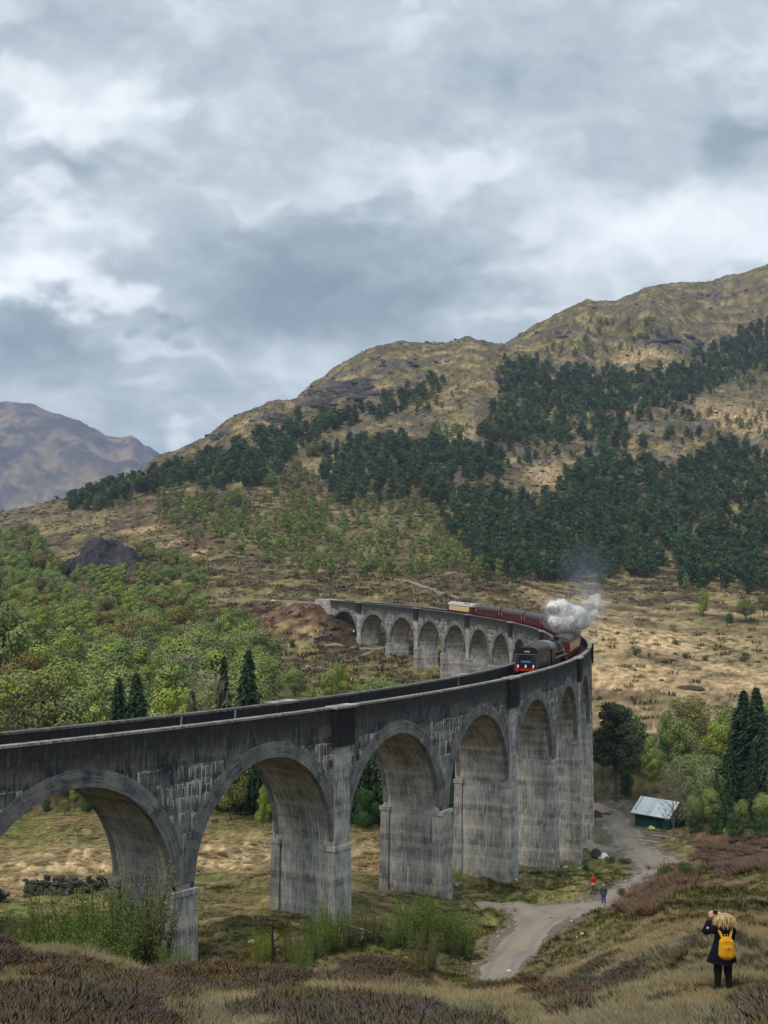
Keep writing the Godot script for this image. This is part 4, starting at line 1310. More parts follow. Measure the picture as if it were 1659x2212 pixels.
	for d in [[1375, 1416, 20, 18, "dark bush on the moor nearest the viaduct"], [1462, 1393, 20, 12, "low dark bush on the upper moor"], [1480, 1422, 16, 12, "small bush left of centre on the moor"], [1522, 1428, 16, 14, "small round bush in the middle of the moor"], [1612, 1419, 26, 11, "flat green bush, upper of the pair at the moor's right"], [1608, 1429, 26, 13, "flat green bush, lower of the pair at the moor's right"], [1303, 1385, 8, 9, "tiny dark bush on the moor edge by the train"], [1402, 1420, 8, 10, "tiny upright bush on the moor"], [1545, 1405, 14, 8, "low brown bush on the upper right moor"]]:
		var at := hit(d[0], d[1])
		plant("moor_bush", "low_bush", at, d[3] / F * -at.z * 1.1, float(d[2]) / d[3] * 0.6, d[4], "bush")
	wood()
	pinewoods()

func wood() -> void:
	var area := poly([-60, 1225, 60, 1238, 110, 1240, 140, 1262, 300, 1262, 380, 1245, 430, 1235, 470, 1290, 440, 1330, 425, 1345, 500, 1392, 556, 1440, 560, 1500, 560, 1780, -60, 1780])
	var upper := poly([-60, 1150, 20, 1160, 60, 1170, 122, 1185, 105, 1235, 60, 1238, -60, 1230])
	var flank := poly([292, 1172, 330, 1195, 440, 1235, 470, 1290, 300, 1262, 300, 1240])
	var r := rng(77)
	var cand := []
	var f := 152.0
	while f < 700.0:
		var step := 7.2 + (f - 150.0) * 0.006
		var x := -0.36 * f
		while x < 0.0:
			var xx := x + r.randf_range(-0.42, 0.42) * step
			var ff := f + r.randf_range(-0.42, 0.42) * step
			x += step
			var p := Vector3(xx, ground(xx, ff), -ff)
			var q := project(p)
			if q.x < -55 or q.x > 600: continue
			var z := 0
			if inside(q, flank): z = 3
			elif inside(q, area): z = 1
			elif inside(q, upper): z = 2
			if z == 0: continue
			if z == 3: step = minf(step, 5.5)
			if rail_corridor(xx, ff).y < 6.0: continue
			cand.append([p, z, q])
		f += step
	var set_ := ["birch", "birch", "alder", "alder", "oak", "lime", "birch", "willow", "birch", "ochre", "alder", "twiggy", "lime", "twiggy"]
	var n := nA
	var left_over := {}
	cand.sort_custom(func(a, b): return a[0].z > b[0].z)
	var made := 0
	var rows := ["nearest the viaduct", "at the wood's front", "in the wood's middle", "towards the wood's back", "below the spoil heap"]
	for c in cand:
		var p: Vector3 = c[0]
		var m := n.get_noise_2d(p.x * 0.7, p.z * 0.7)
		var kind: String = set_[int(clampf((m * 0.9 + 0.5) * 7.0 + r.randf_range(-3.2, 6.6), 0, 13))]
		var high := r.randf_range(8.0, 13.0)
		if c[1] == 3:
			kind = ["alder", "willow", "alder", "oak"][r.randi() % 4]
			high = r.randf_range(4.0, 6.5)
		elif c[1] == 2: high = r.randf_range(7, 11)
		if c[2].x < 420 and c[2].y > 1262 and c[2].y < 1330: high *= 0.8
		if -p.z < 280.0: high *= 1.22
		var wide := r.randf_range(1.0, 1.42)
		if made < 300:
			made += 1
			var row := clampi(int((-p.z - 150.0) / 75.0), 0, 4)
			var side: String = ["at the left edge", "above the leftmost arch", "above the leftmost pier", "left of the dark spruces", "towards the brown embankment"][clampi(int(c[2].x / 110.0), 0, 4)]
			var size := "tall " if high > 11.3 else ("low " if high < 8.6 else "")
			plant("wood_tree", kind, p, high, wide, "%s%s %s, %s" % [size, colour_word(kind), rows[row], side], "tree", "%s%ss %s, %s" % [size, colour_word(kind), rows[row], side])
		else:
			var key := kind
			if not left_over.has(key): left_over[key] = []
			left_over[key].append(Transform3D(Basis(Vector3.UP, r.randf() * TAU).scaled(Vector3(wide, 1, wide) * high / 10.0), p))
	for k in left_over:
		var tint := []
		for i in left_over[k].size(): tint.append(Color.WHITE)
		var o := many("background_trees", kinds[k][0][0], left_over[k], tint)
		tag(o, "farther %ss massed at the back of the left wood" % colour_word(k), "trees")

const PINES := [
	[1099, 786, 1197, 789, 1194, 829, 1175, 899, 1190, 919, 1354, 909, 1360, 949, 1030, 964, 1035, 949, 1055, 924, 1080, 869, 1080, 819],
	[1215, 812, 1245, 800, 1310, 805, 1370, 815, 1495, 800, 1520, 762, 1580, 738, 1620, 708, 1665, 700, 1700, 780, 1659, 795, 1630, 799, 1530, 844, 1480, 874, 1370, 894, 1255, 899, 1180, 919, 1185, 869, 1210, 839],
	[1239, 1012, 1330, 1002, 1450, 1025, 1520, 988, 1540, 962, 1610, 972, 1659, 998, 1700, 1069, 1530, 1119, 1475, 1179, 1455, 1214, 1380, 1249, 1180, 1259, 1060, 1259, 1040, 1224, 990, 1174, 920, 1094, 930, 1075, 1090, 1064, 1150, 1089, 1195, 1084, 1195, 1059],
	[1700, 1090, 1700, 1274, 1609, 1279, 1530, 1270, 1465, 1304, 1462, 1249, 1485, 1189, 1540, 1136],
	[735, 970, 830, 945, 935, 968, 1080, 984, 1090, 1015, 1080, 1045, 940, 1055, 860, 1085, 745, 1088, 700, 1055, 700, 1005],
	[275, 1053, 325, 1033, 410, 1003, 500, 978, 575, 948, 650, 913, 700, 906, 829, 886, 829, 908, 750, 923, 675, 948, 645, 988, 600, 1023, 580, 1043, 540, 1063, 465, 1058, 410, 1048, 350, 1066, 290, 1076],
	[145, 1092, 260, 1058, 275, 1060, 275, 1085, 175, 1110, 145, 1106],
	[829, 866, 880, 850, 955, 828, 955, 836, 920, 856, 880, 884, 829, 908]]

func pinewoods() -> void:
	var polys := []
	for a in PINES: polys.append(poly(a))
	var thin := poly([1060, 900, 1340, 880, 1480, 874, 1540, 950, 1240, 1000, 1100, 1000])
	var mixed := poly([330, 1070, 560, 1080, 640, 1000, 700, 1060, 930, 1090, 1060, 1250, 1010, 1285, 760, 1262, 600, 1235, 520, 1190, 430, 1180, 350, 1135])
	var r := rng(414)
	var cand := []
	var green := []
	var f := 455.0
	while f < 1480.0:
		var step := 6.0
		var x := -0.30 * f
		while x < 0.335 * f:
			var xx := x + r.randf_range(-0.45, 0.45) * step
			var ff := f + r.randf_range(-0.45, 0.45) * step
			x += step
			var p := Vector3(xx, ground(xx, ff), -ff)
			var q := project(p)
			if q.x < 0 or q.x > 1680: continue
			q += Vector2(r.randfn() * 9.0, r.randfn() * 6.0)
			var at := -1
			for i in polys.size():
				if inside(q, polys[i]):
					at = i
					break
			var gap := nB.get_noise_2d(xx * 0.25, ff * 0.25)
			if at >= 0:
				if gap < -0.26: continue
				if gap > 0.3 and r.randf() < 0.3: green.append([p, q, r.randf_range(6, 10)])
				else: cand.append([p, q, at])
			elif inside(q, thin):
				if gap > 0.02 and r.randf() < 0.3: cand.append([p, q, 8])
				elif gap < -0.1 and r.randf() < 0.12: green.append([p, q, r.randf_range(4, 8)])
			elif inside(q, mixed):
				if gap > 0.0 and r.randf() < 0.62: green.append([p, q, r.randf_range(4.5, 10)])
		f += step
	var gb := [[340, 540, 1080, 1140, 90], [1075, 1110, 800, 930, 40], [930, 1010, 925, 965, 26], [1290, 1480, 690, 770, 40], [1180, 1280, 740, 780, 26], [1540, 1659, 800, 850, 40], [1110, 1140, 905, 930, 8], [560, 600, 1010, 1050, 14], [660, 700, 965, 990, 14], [430, 470, 1020, 1050, 8], [1500, 1659, 880, 960, 30], [620, 720, 1115, 1165, 30], [1240, 1300, 700, 740, 10], [150, 270, 1060, 1110, 16], [880, 1000, 845, 890, 16], [1100, 1330, 870, 960, 30]]
	for g in gb:
		for i in g[4]:
			var p := hit(r.randf_range(g[0], g[1]), r.randf_range(g[2], g[3]))
			if p.z > -1800: green.append([p, project(p), r.randf_range(5, 10)])
	var where := ["the upper middle plantation", "the upper right plantation", "the large lower plantation", "the right-edge plantation", "the plantation by the middle gap", "the long shoulder plantation", "the small shoulder clump", "the strip under the crag", "the scattered pines"]
	var nearest := []
	for i in 9: nearest.append(9999.0)
	for c in cand: nearest[c[2]] = minf(nearest[c[2]], -c[0].z)
	# the ones that stand clear along the lower edges show largest
	cand.sort_custom(func(a, b): return a[0].z > b[0].z)
	var rest := [[], [], [], []]
	for i in cand.size():
		var c: Array = cand[i]
		var high := r.randf_range(7.5, 11.5) if r.randf() < 0.8 else r.randf_range(4.5, 8.0)
		var wide := r.randf_range(0.85, 1.3)
		if i < 300:
			var px := project(c[0]).x
			var above: String = ["above the spoil heap", "above the embankment", "above the first far arches", "above the diesel", "above the maroon carriages", "above the steam", "above the moor's left part", "above the moor's right part"][clampi(int((px - 150.0) / 187.0), 0, 7)]
			var look: String = ("tall " if high > 10.3 else ("short " if high < 8.5 else "")) + ("broad " if wide > 1.15 else ("slim " if wide < 1.0 else ""))
			var row: String = ["front row", "second row", "third row", "fourth row", "back rows"][clampi(int((-c[0].z - nearest[c[2]]) / 16.0), 0, 4)]
			plant("pine_tree", "pine", c[0], high, wide, "%sdark pine, %s of %s, %s" % [look, row, where[c[2]], above], "pine tree", "%sdark pines, %s of %s, %s" % [look, row, where[c[2]], above])
		else:
			rest[r.randi() % 4].append(Transform3D(Basis(Vector3.UP, r.randf() * TAU).scaled(Vector3(wide, 1, wide) * high / 10.0), c[0]))
	for i in 4:
		var tint := []
		for t in rest[i].size():
			var k := r.randf_range(0.6, 1.45)
			tint.append(Color(k * r.randf_range(0.85, 1.3), k, k * r.randf_range(0.8, 1.1)))
		var o := many("pine_forest", kinds["pine"][i][0], rest[i], tint)
		tag(o, "dark pine plantation massed over the hillside", "forest", "dark pine plantations")
	green.sort_custom(func(a, b): return a[0].z > b[0].z)
	var gr := [[], [], []]
	for i in green.size():
		var g: Array = green[i]
		var wide := r.randf_range(0.8, 1.3)
		if i < 200:
			var w := "on the lower slope" if g[1].x > 560 and g[1].y > 1080 else ("on the left shoulder" if g[1].x < 560 else "among the upper pines")
			var look: String = ("tall " if g[2] > 7.5 else ("small " if g[2] < 5.5 else "")) + ("spreading " if wide > 1.1 else ("narrow " if wide < 0.95 else ""))
			var above: String = ["above the spoil heap", "above the embankment", "above the first far arches", "above the diesel", "above the maroon carriages", "above the steam", "above the moor"][clampi(int((g[1].x - 150.0) / 187.0), 0, 6)]
			var band: String = "lowest" if -g[0].z < 520.0 else ("low" if -g[0].z < 570.0 else ("midway" if -g[0].z < 640.0 else "high"))
			plant("hill_birch", "far_birch", g[0], g[2], wide, "%slight green birch %s %s, %s" % [look, band, w, above], "birch tree", "%slight green birches %s %s, %s" % [look, band, w, above])
		else:
			gr[r.randi() % 3].append(Transform3D(Basis(Vector3.UP, r.randf() * TAU).scaled(Vector3(wide, 1, wide) * g[2] / 10.0), g[0]))
	for i in 3:
		var tint := []
		for t in gr[i].size():
			var k := r.randf_range(0.7, 1.1)
			tint.append(Color(k * r.randf_range(0.8, 1.15), k * r.randf_range(0.85, 1.0), k))
		var o := many("birch_scrub", kinds["far_birch"][i][0], gr[i], tint)
		tag(o, "light green birch scrub scattered over the hillside", "scrub", "birch scrub")
	print("pines ", cand.size(), " birches ", green.size())


# ---------- ground cover ----------

func tuft(r: RandomNumberGenerator, blades: int, h: float, w: float, lean: float, c0: Vector3, c1: Vector3, thick: float) -> MB:
	var b := MB.new()
	for i in blades:
		var a := r.randf() * TAU
		var q := w * sqrt(r.randf())
		var p := Vector3(cos(a) * q, -0.06, sin(a) * q)
		var hh := h * r.randf_range(0.5, 1.1)
		var a2 := a + r.randf_range(-1.2, 1.2)
		var tip := p + Vector3(cos(a2) * lean * hh, hh, sin(a2) * lean * hh)
		var s := Vector3(-sin(a2), 0, cos(a2)) * thick
		var c := c0.lerp(c1, r.randf())
		var k := r.randf_range(0.75, 1.25)
		b.col = Color(c.x * k, c.y * k, c.z * k)
		var nn := (Vector3(cos(a2), 1.3, sin(a2))).normalized()
		var id := b.v.size()
		var mid := p.lerp(tip, 0.55) + Vector3(0, hh * 0.12, 0)
		b.vert(p - s, nn); b.vert(p + s, nn); b.vert(mid + s * 0.8, nn); b.vert(mid - s * 0.8, nn); b.vert(tip, nn)
		if s.cross(mid - p).dot(nn) > 0.0:
			b.tri(id, id + 1, id + 2); b.tri(id, id + 2, id + 3); b.tri(id + 3, id + 2, id + 4)
		else:
			b.tri(id, id + 2, id + 1); b.tri(id, id + 3, id + 2); b.tri(id + 3, id + 4, id + 2)
	return b

func bush_dome(r: RandomNumberGenerator, n: int, rad: float, c0: Vector3, c1: Vector3) -> MB:
	# a low cushion of fine twigs
	var b := MB.new()
	for i in n:
		var d := Vector3(r.randfn(), absf(r.randfn()) * 0.8 + 0.1, r.randfn()).normalized()
		var tip := d * rad * r.randf_range(0.7, 1.1) * Vector3(1, 0.75, 1)
		var p := tip * r.randf_range(0.35, 0.6) + Vector3(r.randfn(), 0, r.randfn()) * 0.03
		tip += Vector3(r.randfn(), r.randfn() * 0.4, r.randfn()) * 0.045
		var s := (tip - p).cross(Vector3(r.randfn(), r.randfn(), r.randfn())).normalized() * r.randf_range(0.003, 0.0065)
		var c := c0.lerp(c1, r.randf() * r.randf())
		b.col = Color(c.x, c.y, c.z)
		var nn := (d + Vector3(0, 0.5, 0)).normalized()
		var id := b.v.size()
		var mid := p.lerp(tip, 0.6)
		b.vert(p, nn); b.vert(mid - s, nn)
		c = c0.lerp(c1, 0.5 + 0.5 * r.randf())
		b.col = Color(c.x, c.y, c.z)
		b.vert(tip, nn); b.vert(mid + s, nn)
		if s.cross(tip - p).dot(nn) > 0.0:
			b.tri(id, id + 3, id + 2); b.tri(id, id + 2, id + 1)
		else:
			b.tri(id, id + 1, id + 2); b.tri(id, id + 2, id + 3)
	return b

func scatter(called: String, label: String, category: String, meshes: Array, count: int, f0: float, f1: float, seed_: int, keep: Callable, lo: float, hi: float, tint_lo: float, tint_hi: float) -> void:
	var r := rng(seed_)
	var lists := []
	var tints := []
	for m in meshes:
		lists.append([])
		tints.append([])
	var got := 0
	var l0 := log(f0)
	var l1 := log(f1)
	for i in count * 6:
		if got >= count: break
		var f := exp(lerpf(l0, l1, r.randf()))
		var x := r.randf_range(-0.36, 0.36) * (f + 3.0)
		var k: float = keep.call(x, f, r)
		if k <= 0.0: continue
		got += 1
		var s := r.randf_range(lo, hi) * k
		var q := r.randi() % meshes.size()
		lists[q].append(Transform3D(Basis(Vector3.UP, r.randf() * TAU).scaled(Vector3(s, s * r.randf_range(0.75, 1.2), s)), Vector3(x, ground(x, f), -f)))
		var t := r.randf_range(tint_lo, tint_hi)
		var g := nB.get_noise_2d(x * 0.9 - 50.0, f * 0.9)
		tints[q].append(Color(t * (1.0 + g * 0.25) * r.randf_range(0.92, 1.1), t * (1.0 + g * 0.1), t * (1.0 - g * 0.2) * r.randf_range(0.9, 1.1)))
	for q in meshes.size():
		tag(many(called, meshes[q], lists[q], tints[q]), label, category, label)

func build_cover() -> void:
	var m := vmat("grass blades", 0.85, 0.2)
	var r := rng(9)
	var heather := []
	var straw := []
	for i in 4:
		heather.append(bush_dome(r, 420, 0.30, [Vector3(0.055, 0.038, 0.028), Vector3(0.055, 0.043, 0.04), Vector3(0.08, 0.047, 0.03), Vector3(0.05, 0.047, 0.022)][i], [Vector3(0.15, 0.115, 0.075), Vector3(0.15, 0.125, 0.105), Vector3(0.155, 0.105, 0.065), Vector3(0.145, 0.135, 0.06)][i]).mesh(m))
	for i in 3:
		straw.append(tuft(r, 80, 0.19, 0.28, 1.25, Vector3(0.25, 0.195, 0.09), [Vector3(0.44, 0.345, 0.19), Vector3(0.33, 0.29, 0.12), Vector3(0.37, 0.27, 0.16)][i], 0.007).mesh(m))
	var green := [tuft(r, 60, 0.32, 0.26, 0.7, Vector3(0.12, 0.15, 0.04), Vector3(0.2, 0.2, 0.07), 0.011).mesh(m)]
	var tuss := [tuft(r, 26, 0.8, 0.8, 1.0, Vector3(0.24, 0.19, 0.10), Vector3(0.42, 0.33, 0.19), 0.07).mesh(m), tuft(r, 26, 0.7, 0.9, 1.0, Vector3(0.14, 0.145, 0.05), Vector3(0.22, 0.22, 0.085), 0.08).mesh(m)]
	var rocks := []
	for i in 3: rocks.append(rock_mesh(r, [Vector3(0.10, 0.095, 0.095), Vector3(0.075, 0.072, 0.075), Vector3(0.125, 0.115, 0.10)][i], 0.45).mesh(vmat("weathered stone", 0.95)))
	var mound := []
	for i in 2:
		var cl := []
		for q in 5: cl.append([Vector3(r.randf_range(-0.6, 0.6), r.randf_range(0.1, 0.45), r.randf_range(-0.5, 0.5)), Vector3(0.6, 0.35, 0.6)])
		mound.append(crown(r, cl, 170, 0.26, [Vector3(0.085, 0.065, 0.042), Vector3(0.105, 0.095, 0.05)][i], 0.25).mesh(m))
	var clear := Vector3(knoll.x, 0, -knoll.y)
	var heath := func(x: float, f: float, q: RandomNumberGenerator) -> float:
		if path_dist(x, f) < 0.4 or (absf(x - clear.x) < 1.4 and f < -clear.z + 0.8 and f > -clear.z - 7.0): return 0.0
		return (1.0 if f < 42.0 else 0.7) if heath_mix(x, f) < q.randf_range(-0.12, 0.1) else 0.0
	var grass := func(x: float, f: float, q: RandomNumberGenerator) -> float:
		if path_dist(x, f) < 0.1: return 0.0
		if absf(x - clear.x) < 1.4 and f < -clear.z + 0.5 and f > -clear.z - 8.0: return 0.22
		return 1.0 if heath_mix(x, f) > q.randf_range(-0.3, 0.05) else 0.0
	scatter("heather", "brown and purple heather covering the near hillside", "heather", heather, 24000, 11.0, 50.0, 1, heath, 0.75, 1.5, 0.7, 1.3)
	scatter("straw_grass", "tufts of straw-coloured moor grass on the near slope", "grass", straw, 40000, 11.0, 85.0, 2, grass, 0.6, 1.3, 0.6, 1.1)
	scatter("moss_grass", "short olive moss and grass between the heather", "grass", green, 9000, 11.0, 62.0, 21, func(x: float, f: float, q: RandomNumberGenerator) -> float: return 0.0 if path_dist(x, f) < 0.2 or nB.get_noise_2d(x * 1.5 + 7.0, f * 0.8) < q.randf_range(0.0, 0.3) or absf(x - clear.x) < 1.4 else 1.0, 0.35, 0.75, 0.8, 1.3)
	var mid := func(x: float, f: float, q: RandomNumberGenerator) -> float:
		if path_dist(x, f) < 0.3: return 0.0
		if f > 92.0 and x < 2.0: return 0.0
		return 0.8 + nB.get_noise_2d(x, f)
	scatter("green_grass", "green grass tufts on the valley floor", "grass", green, 14000, 55.0, 135.0, 3, mid, 0.5, 1.2, 0.9, 1.5)
	scatter("rough_grass", "rough straw tufts on the valley floor", "grass", straw, 9000, 60.0, 150.0, 8, mid, 0.5, 1.1, 0.55, 1.0)
	var meadow := func(x: float, f: float, q: RandomNumberGenerator) -> float:
		if x > 8.0: return 0.0
		return 0.7 + nB.get_noise_2d(x, f)
	scatter("meadow_grass", "dry pale grass of the meadow behind the near arches", "grass", straw, 16000, 88.0, 140.0, 12, meadow, 0.7, 1.5, 1.0, 1.5)
	var slope := func(x: float, f: float, q: RandomNumberGenerator) -> float:
		if rail_corridor(x, f).y < 1.0: return 0.0
		if x / f > 0.11 and f < 480.0 and q.randf() < 0.8: return 0.0
		return 1.0
	scatter("hill_tussock", "coarse pale tussocks over the moor and hill", "grass", tuss, 9000, 280.0, 1500.0, 14, slope, 0.8, 2.0, 0.85, 1.5)
	var outcrop := func(x: float, f: float, q: RandomNumberGenerator) -> float:
		return 1.0 if nR.get_noise_2d(x, f * 1.2) + nB.get_noise_2d(x * 0.3, f * 0.3) * 0.6 > 0.22 else 0.0
	scatter("rock_outcrops", "small dark rock outcrops strewn over the upper hill", "rocks", rocks, 1100, 640.0, 1650.0, 15, outcrop, 1.0, 5.5, 0.6, 1.3)
	var chips := []
	for i in 2: chips.append(rock_mesh(r, [Vector3(0.30, 0.28, 0.26), Vector3(0.2, 0.18, 0.16)][i], 0.6).mesh(vmat("weathered stone", 0.95)))
	var loose := func(x: float, f: float, q: RandomNumberGenerator) -> float:
		var pd := path_dist(x, f)
		return 1.0 if pd < 0.5 and pd > q.randf_range(-3.0, 0.3) else 0.0
	scatter("loose_stones", "loose stones along the gravel track", "stones", chips, 1800, 70.0, 215.0, 18, loose, 0.08, 0.32, 0.7, 1.3)
	var brack := [tuft(r, 60, 0.42, 0.42, 1.1, Vector3(0.14, 0.085, 0.055), Vector3(0.235, 0.155, 0.10), 0.016).mesh(m)]
	var b1 := poly([1335, 1968, 1400, 1905, 1452, 1868, 1490, 1880, 1500, 1905, 1450, 1960, 1400, 1982])
	var b2 := poly([1500, 1850, 1520, 1815, 1600, 1800, 1700, 1800, 1700, 1885, 1560, 1888])
	var bracken := func(x: float, f: float, q: RandomNumberGenerator) -> float:
		var pr := project(Vector3(x, ground(x, f), -f)) + Vector2(q.randfn() * 8.0, q.randfn() * 4.0)
		return 1.0 if inside(pr, b1) or inside(pr, b2) else 0.0
	scatter("dead_bracken", "red-brown dead bracken on the bank right of the track", "bracken", brack, 6500, 42.0, 175.0, 16, bracken, 0.7, 1.5, 0.7, 1.2)
	var moor := func(x: float, f: float, q: RandomNumberGenerator) -> float:
		if rail_corridor(x, f).y < 2.0: return 0.0
		if x / f > 0.13 and f < 470.0 and q.randf() < 0.93: return 0.0
		return 1.0 if nB.get_noise_2d(x * 0.3, f * 0.3) + nC.get_noise_2d(x * 0.45, f * 0.45) < q.randf_range(-0.35, 0.2) else 0.0
	scatter("heather_mounds", "low brown heather mounds over the moor and lower hill", "heather", mound, 5500, 285.0, 1000.0, 4, moor, 0.4, 1.4, 0.8, 1.8)


# ---------- the train ----------

const RAIL := -1.33     # rail top below the parapet top

func on_track(s0: float, s1: float) -> Transform3D:     # a vehicle between two places s metres along; its local -z points up the line
	var a := vp(s0 / SPAN, 0, RAIL)
	var b := vp(s1 / SPAN, 0, RAIL)
	var d := (b - a).normalized()
	var side := d.cross(Vector3.UP).normalized()
	return Transform3D(Basis(side, side.cross(d), -d), (a + b) * 0.5)

func glossy(key: String, c: Color, rough := 0.35) -> StandardMaterial3D:
	var m := mat(key, c, rough)
	m.metallic_specular = 0.35
	return m

func bogie(parent: Node, z: float) -> void:
	var b := MB.new()
	for s in [-1, 1]: b.bx(s * 1.02, 0.62, z, 0.14, 0.34, 3.3)
	b.bx(0, 0.7, z, 2.0, 0.3, 0.5)
	for w in [-1.3, 1.3]:
		for s in [-1, 1]:
			b.tube([Vector3(s * 0.72, 0.46, z + w), Vector3(s * 0.86, 0.46, z + w)], [0.46, 0.46], 14)
	part("bogie", b.mesh(mat("bogie black", Color(0.02, 0.018, 0.017), 0.7)), parent)

func arched(half: float, low: float, eave: float, top: float, n := 10) -> PackedVector2Array:
	var o := PackedVector2Array()
	o.append(Vector2(-half, low)); o.append(Vector2(half, low)); o.append(Vector2(half, eave))
	for i in range(1, n):
		var a := PI * i / n
		o.append(Vector2(cos(a) * half, eave + sin(a) * (top - eave)))
	o.append(Vector2(-half, eave))
	return o

func carriage(s0: float, cream: bool, label: String) -> void:
	var ln := 18.3
	var o := thing("carriage", Vector3.ZERO)
	o.transform = on_track(s0, s0 + ln)
	tag(o, label, "train carriage", "carriages of the steam train")
	var maroon := glossy("maroon coach paint", Color(0.105, 0.012, 0.014), 0.32)
	var b := MB.new()
	var hz := ln * 0.5 - 0.35
	# body with a tumblehome below the waist
	var sec := PackedVector2Array([Vector2(-1.28, 0.95), Vector2(1.28, 0.95), Vector2(1.38, 1.7), Vector2(1.38, 2.95), Vector2(1.3, 3.12), Vector2(-1.3, 3.12), Vector2(-1.38, 2.95), Vector2(-1.38, 1.7)])
	b.prism(sec, -hz, hz)
	part("body", b.mesh(maroon), o)
	var rf := MB.new()
	var rs := arched(1.34, 3.05, 3.13, 3.82, 14)
	rf.prism(rs, -hz - 0.06, hz + 0.06)
	for i in 7: rf.bx(0.35 * (1 if i % 2 else -1), 3.83, -hz + 1.5 + i * (hz * 2 - 3.0) / 6.0, 0.3, 0.14, 0.5)
	part("roof", rf.mesh(mat("coach roof", Color(0.085, 0.083, 0.085) if not cream else Color(0.06, 0.05, 0.045), 0.6)), o)
	if cream:
		for s in [-1, 1]:
			var c := MB.new()
			c.bx(s * 1.385, 2.36, 0, 0.02, 1.0, hz * 2 - 0.4)
			part("cream_panel", c.mesh(glossy("cream coach paint", Color(0.52, 0.38, 0.17), 0.3)), o)
	var glass := glossy("coach glass", Color(0.018, 0.016, 0.016), 0.08)
	for s in [-1, 1]:
		for i in 8:
			var z := -hz + 1.9 + i * (hz * 2 - 3.8) / 7.0
			var w := MB.new()
			w.bx(s * 1.39, 2.4, z, 0.03, 0.82, 1.25)
			var win := part("window", w.mesh(glass), o)
			var fr := MB.new()
			fr.bx(s * 1.398, 2.62, z, 0.03, 0.05, 1.25)
			part("vent_bar", fr.mesh(maroon), win)
		for z in [-hz + 0.55, hz - 0.55]:
			var d := MB.new()
			d.bx(s * 1.388, 1.95, z, 0.025, 1.85, 0.72)
			var door := part("door", d.mesh(maroon), o)
			var dw := MB.new()
			dw.bx(s * 1.405, 2.45, z, 0.02, 0.62, 0.46)
			part("door_window", dw.mesh(glossy("pale door glass", Color(0.30, 0.30, 0.31), 0.25)), door)
	for e in [-1, 1]:
		var g := MB.new()
		g.bx(0, 2.1, e * (hz + 0.2), 1.0, 2.1, 0.42)
		part("gangway", g.mesh(mat("gangway black", Color(0.02, 0.018, 0.018), 0.8)), o)
		for s in [-1, 1]:
			var f := MB.new()
			f.tube([Vector3(s * 0.85, 1.05, e * hz), Vector3(s * 0.85, 1.05, e * (hz + 0.45)), Vector3(s * 0.85, 1.05, e * (hz + 0.46)), Vector3(s * 0.85, 1.05, e * (hz + 0.52))], [0.1, 0.1, 0.22, 0.22], 10)
			part("buffer", f.mesh(mat("bogie black", Color(0.02, 0.018, 0.017), 0.7)), o)
	var u := MB.new()
	u.bx(0, 0.85, 0, 2.3, 0.2, hz * 2)
	u.bx(0.5, 0.55, 0.8, 0.9, 0.5, 2.6)
	part("underframe", u.mesh(mat("bogie black", Color(0.02, 0.018, 0.017), 0.7)), o)
	bogie(o, -hz + 2.6)
	bogie(o, hz - 2.6)

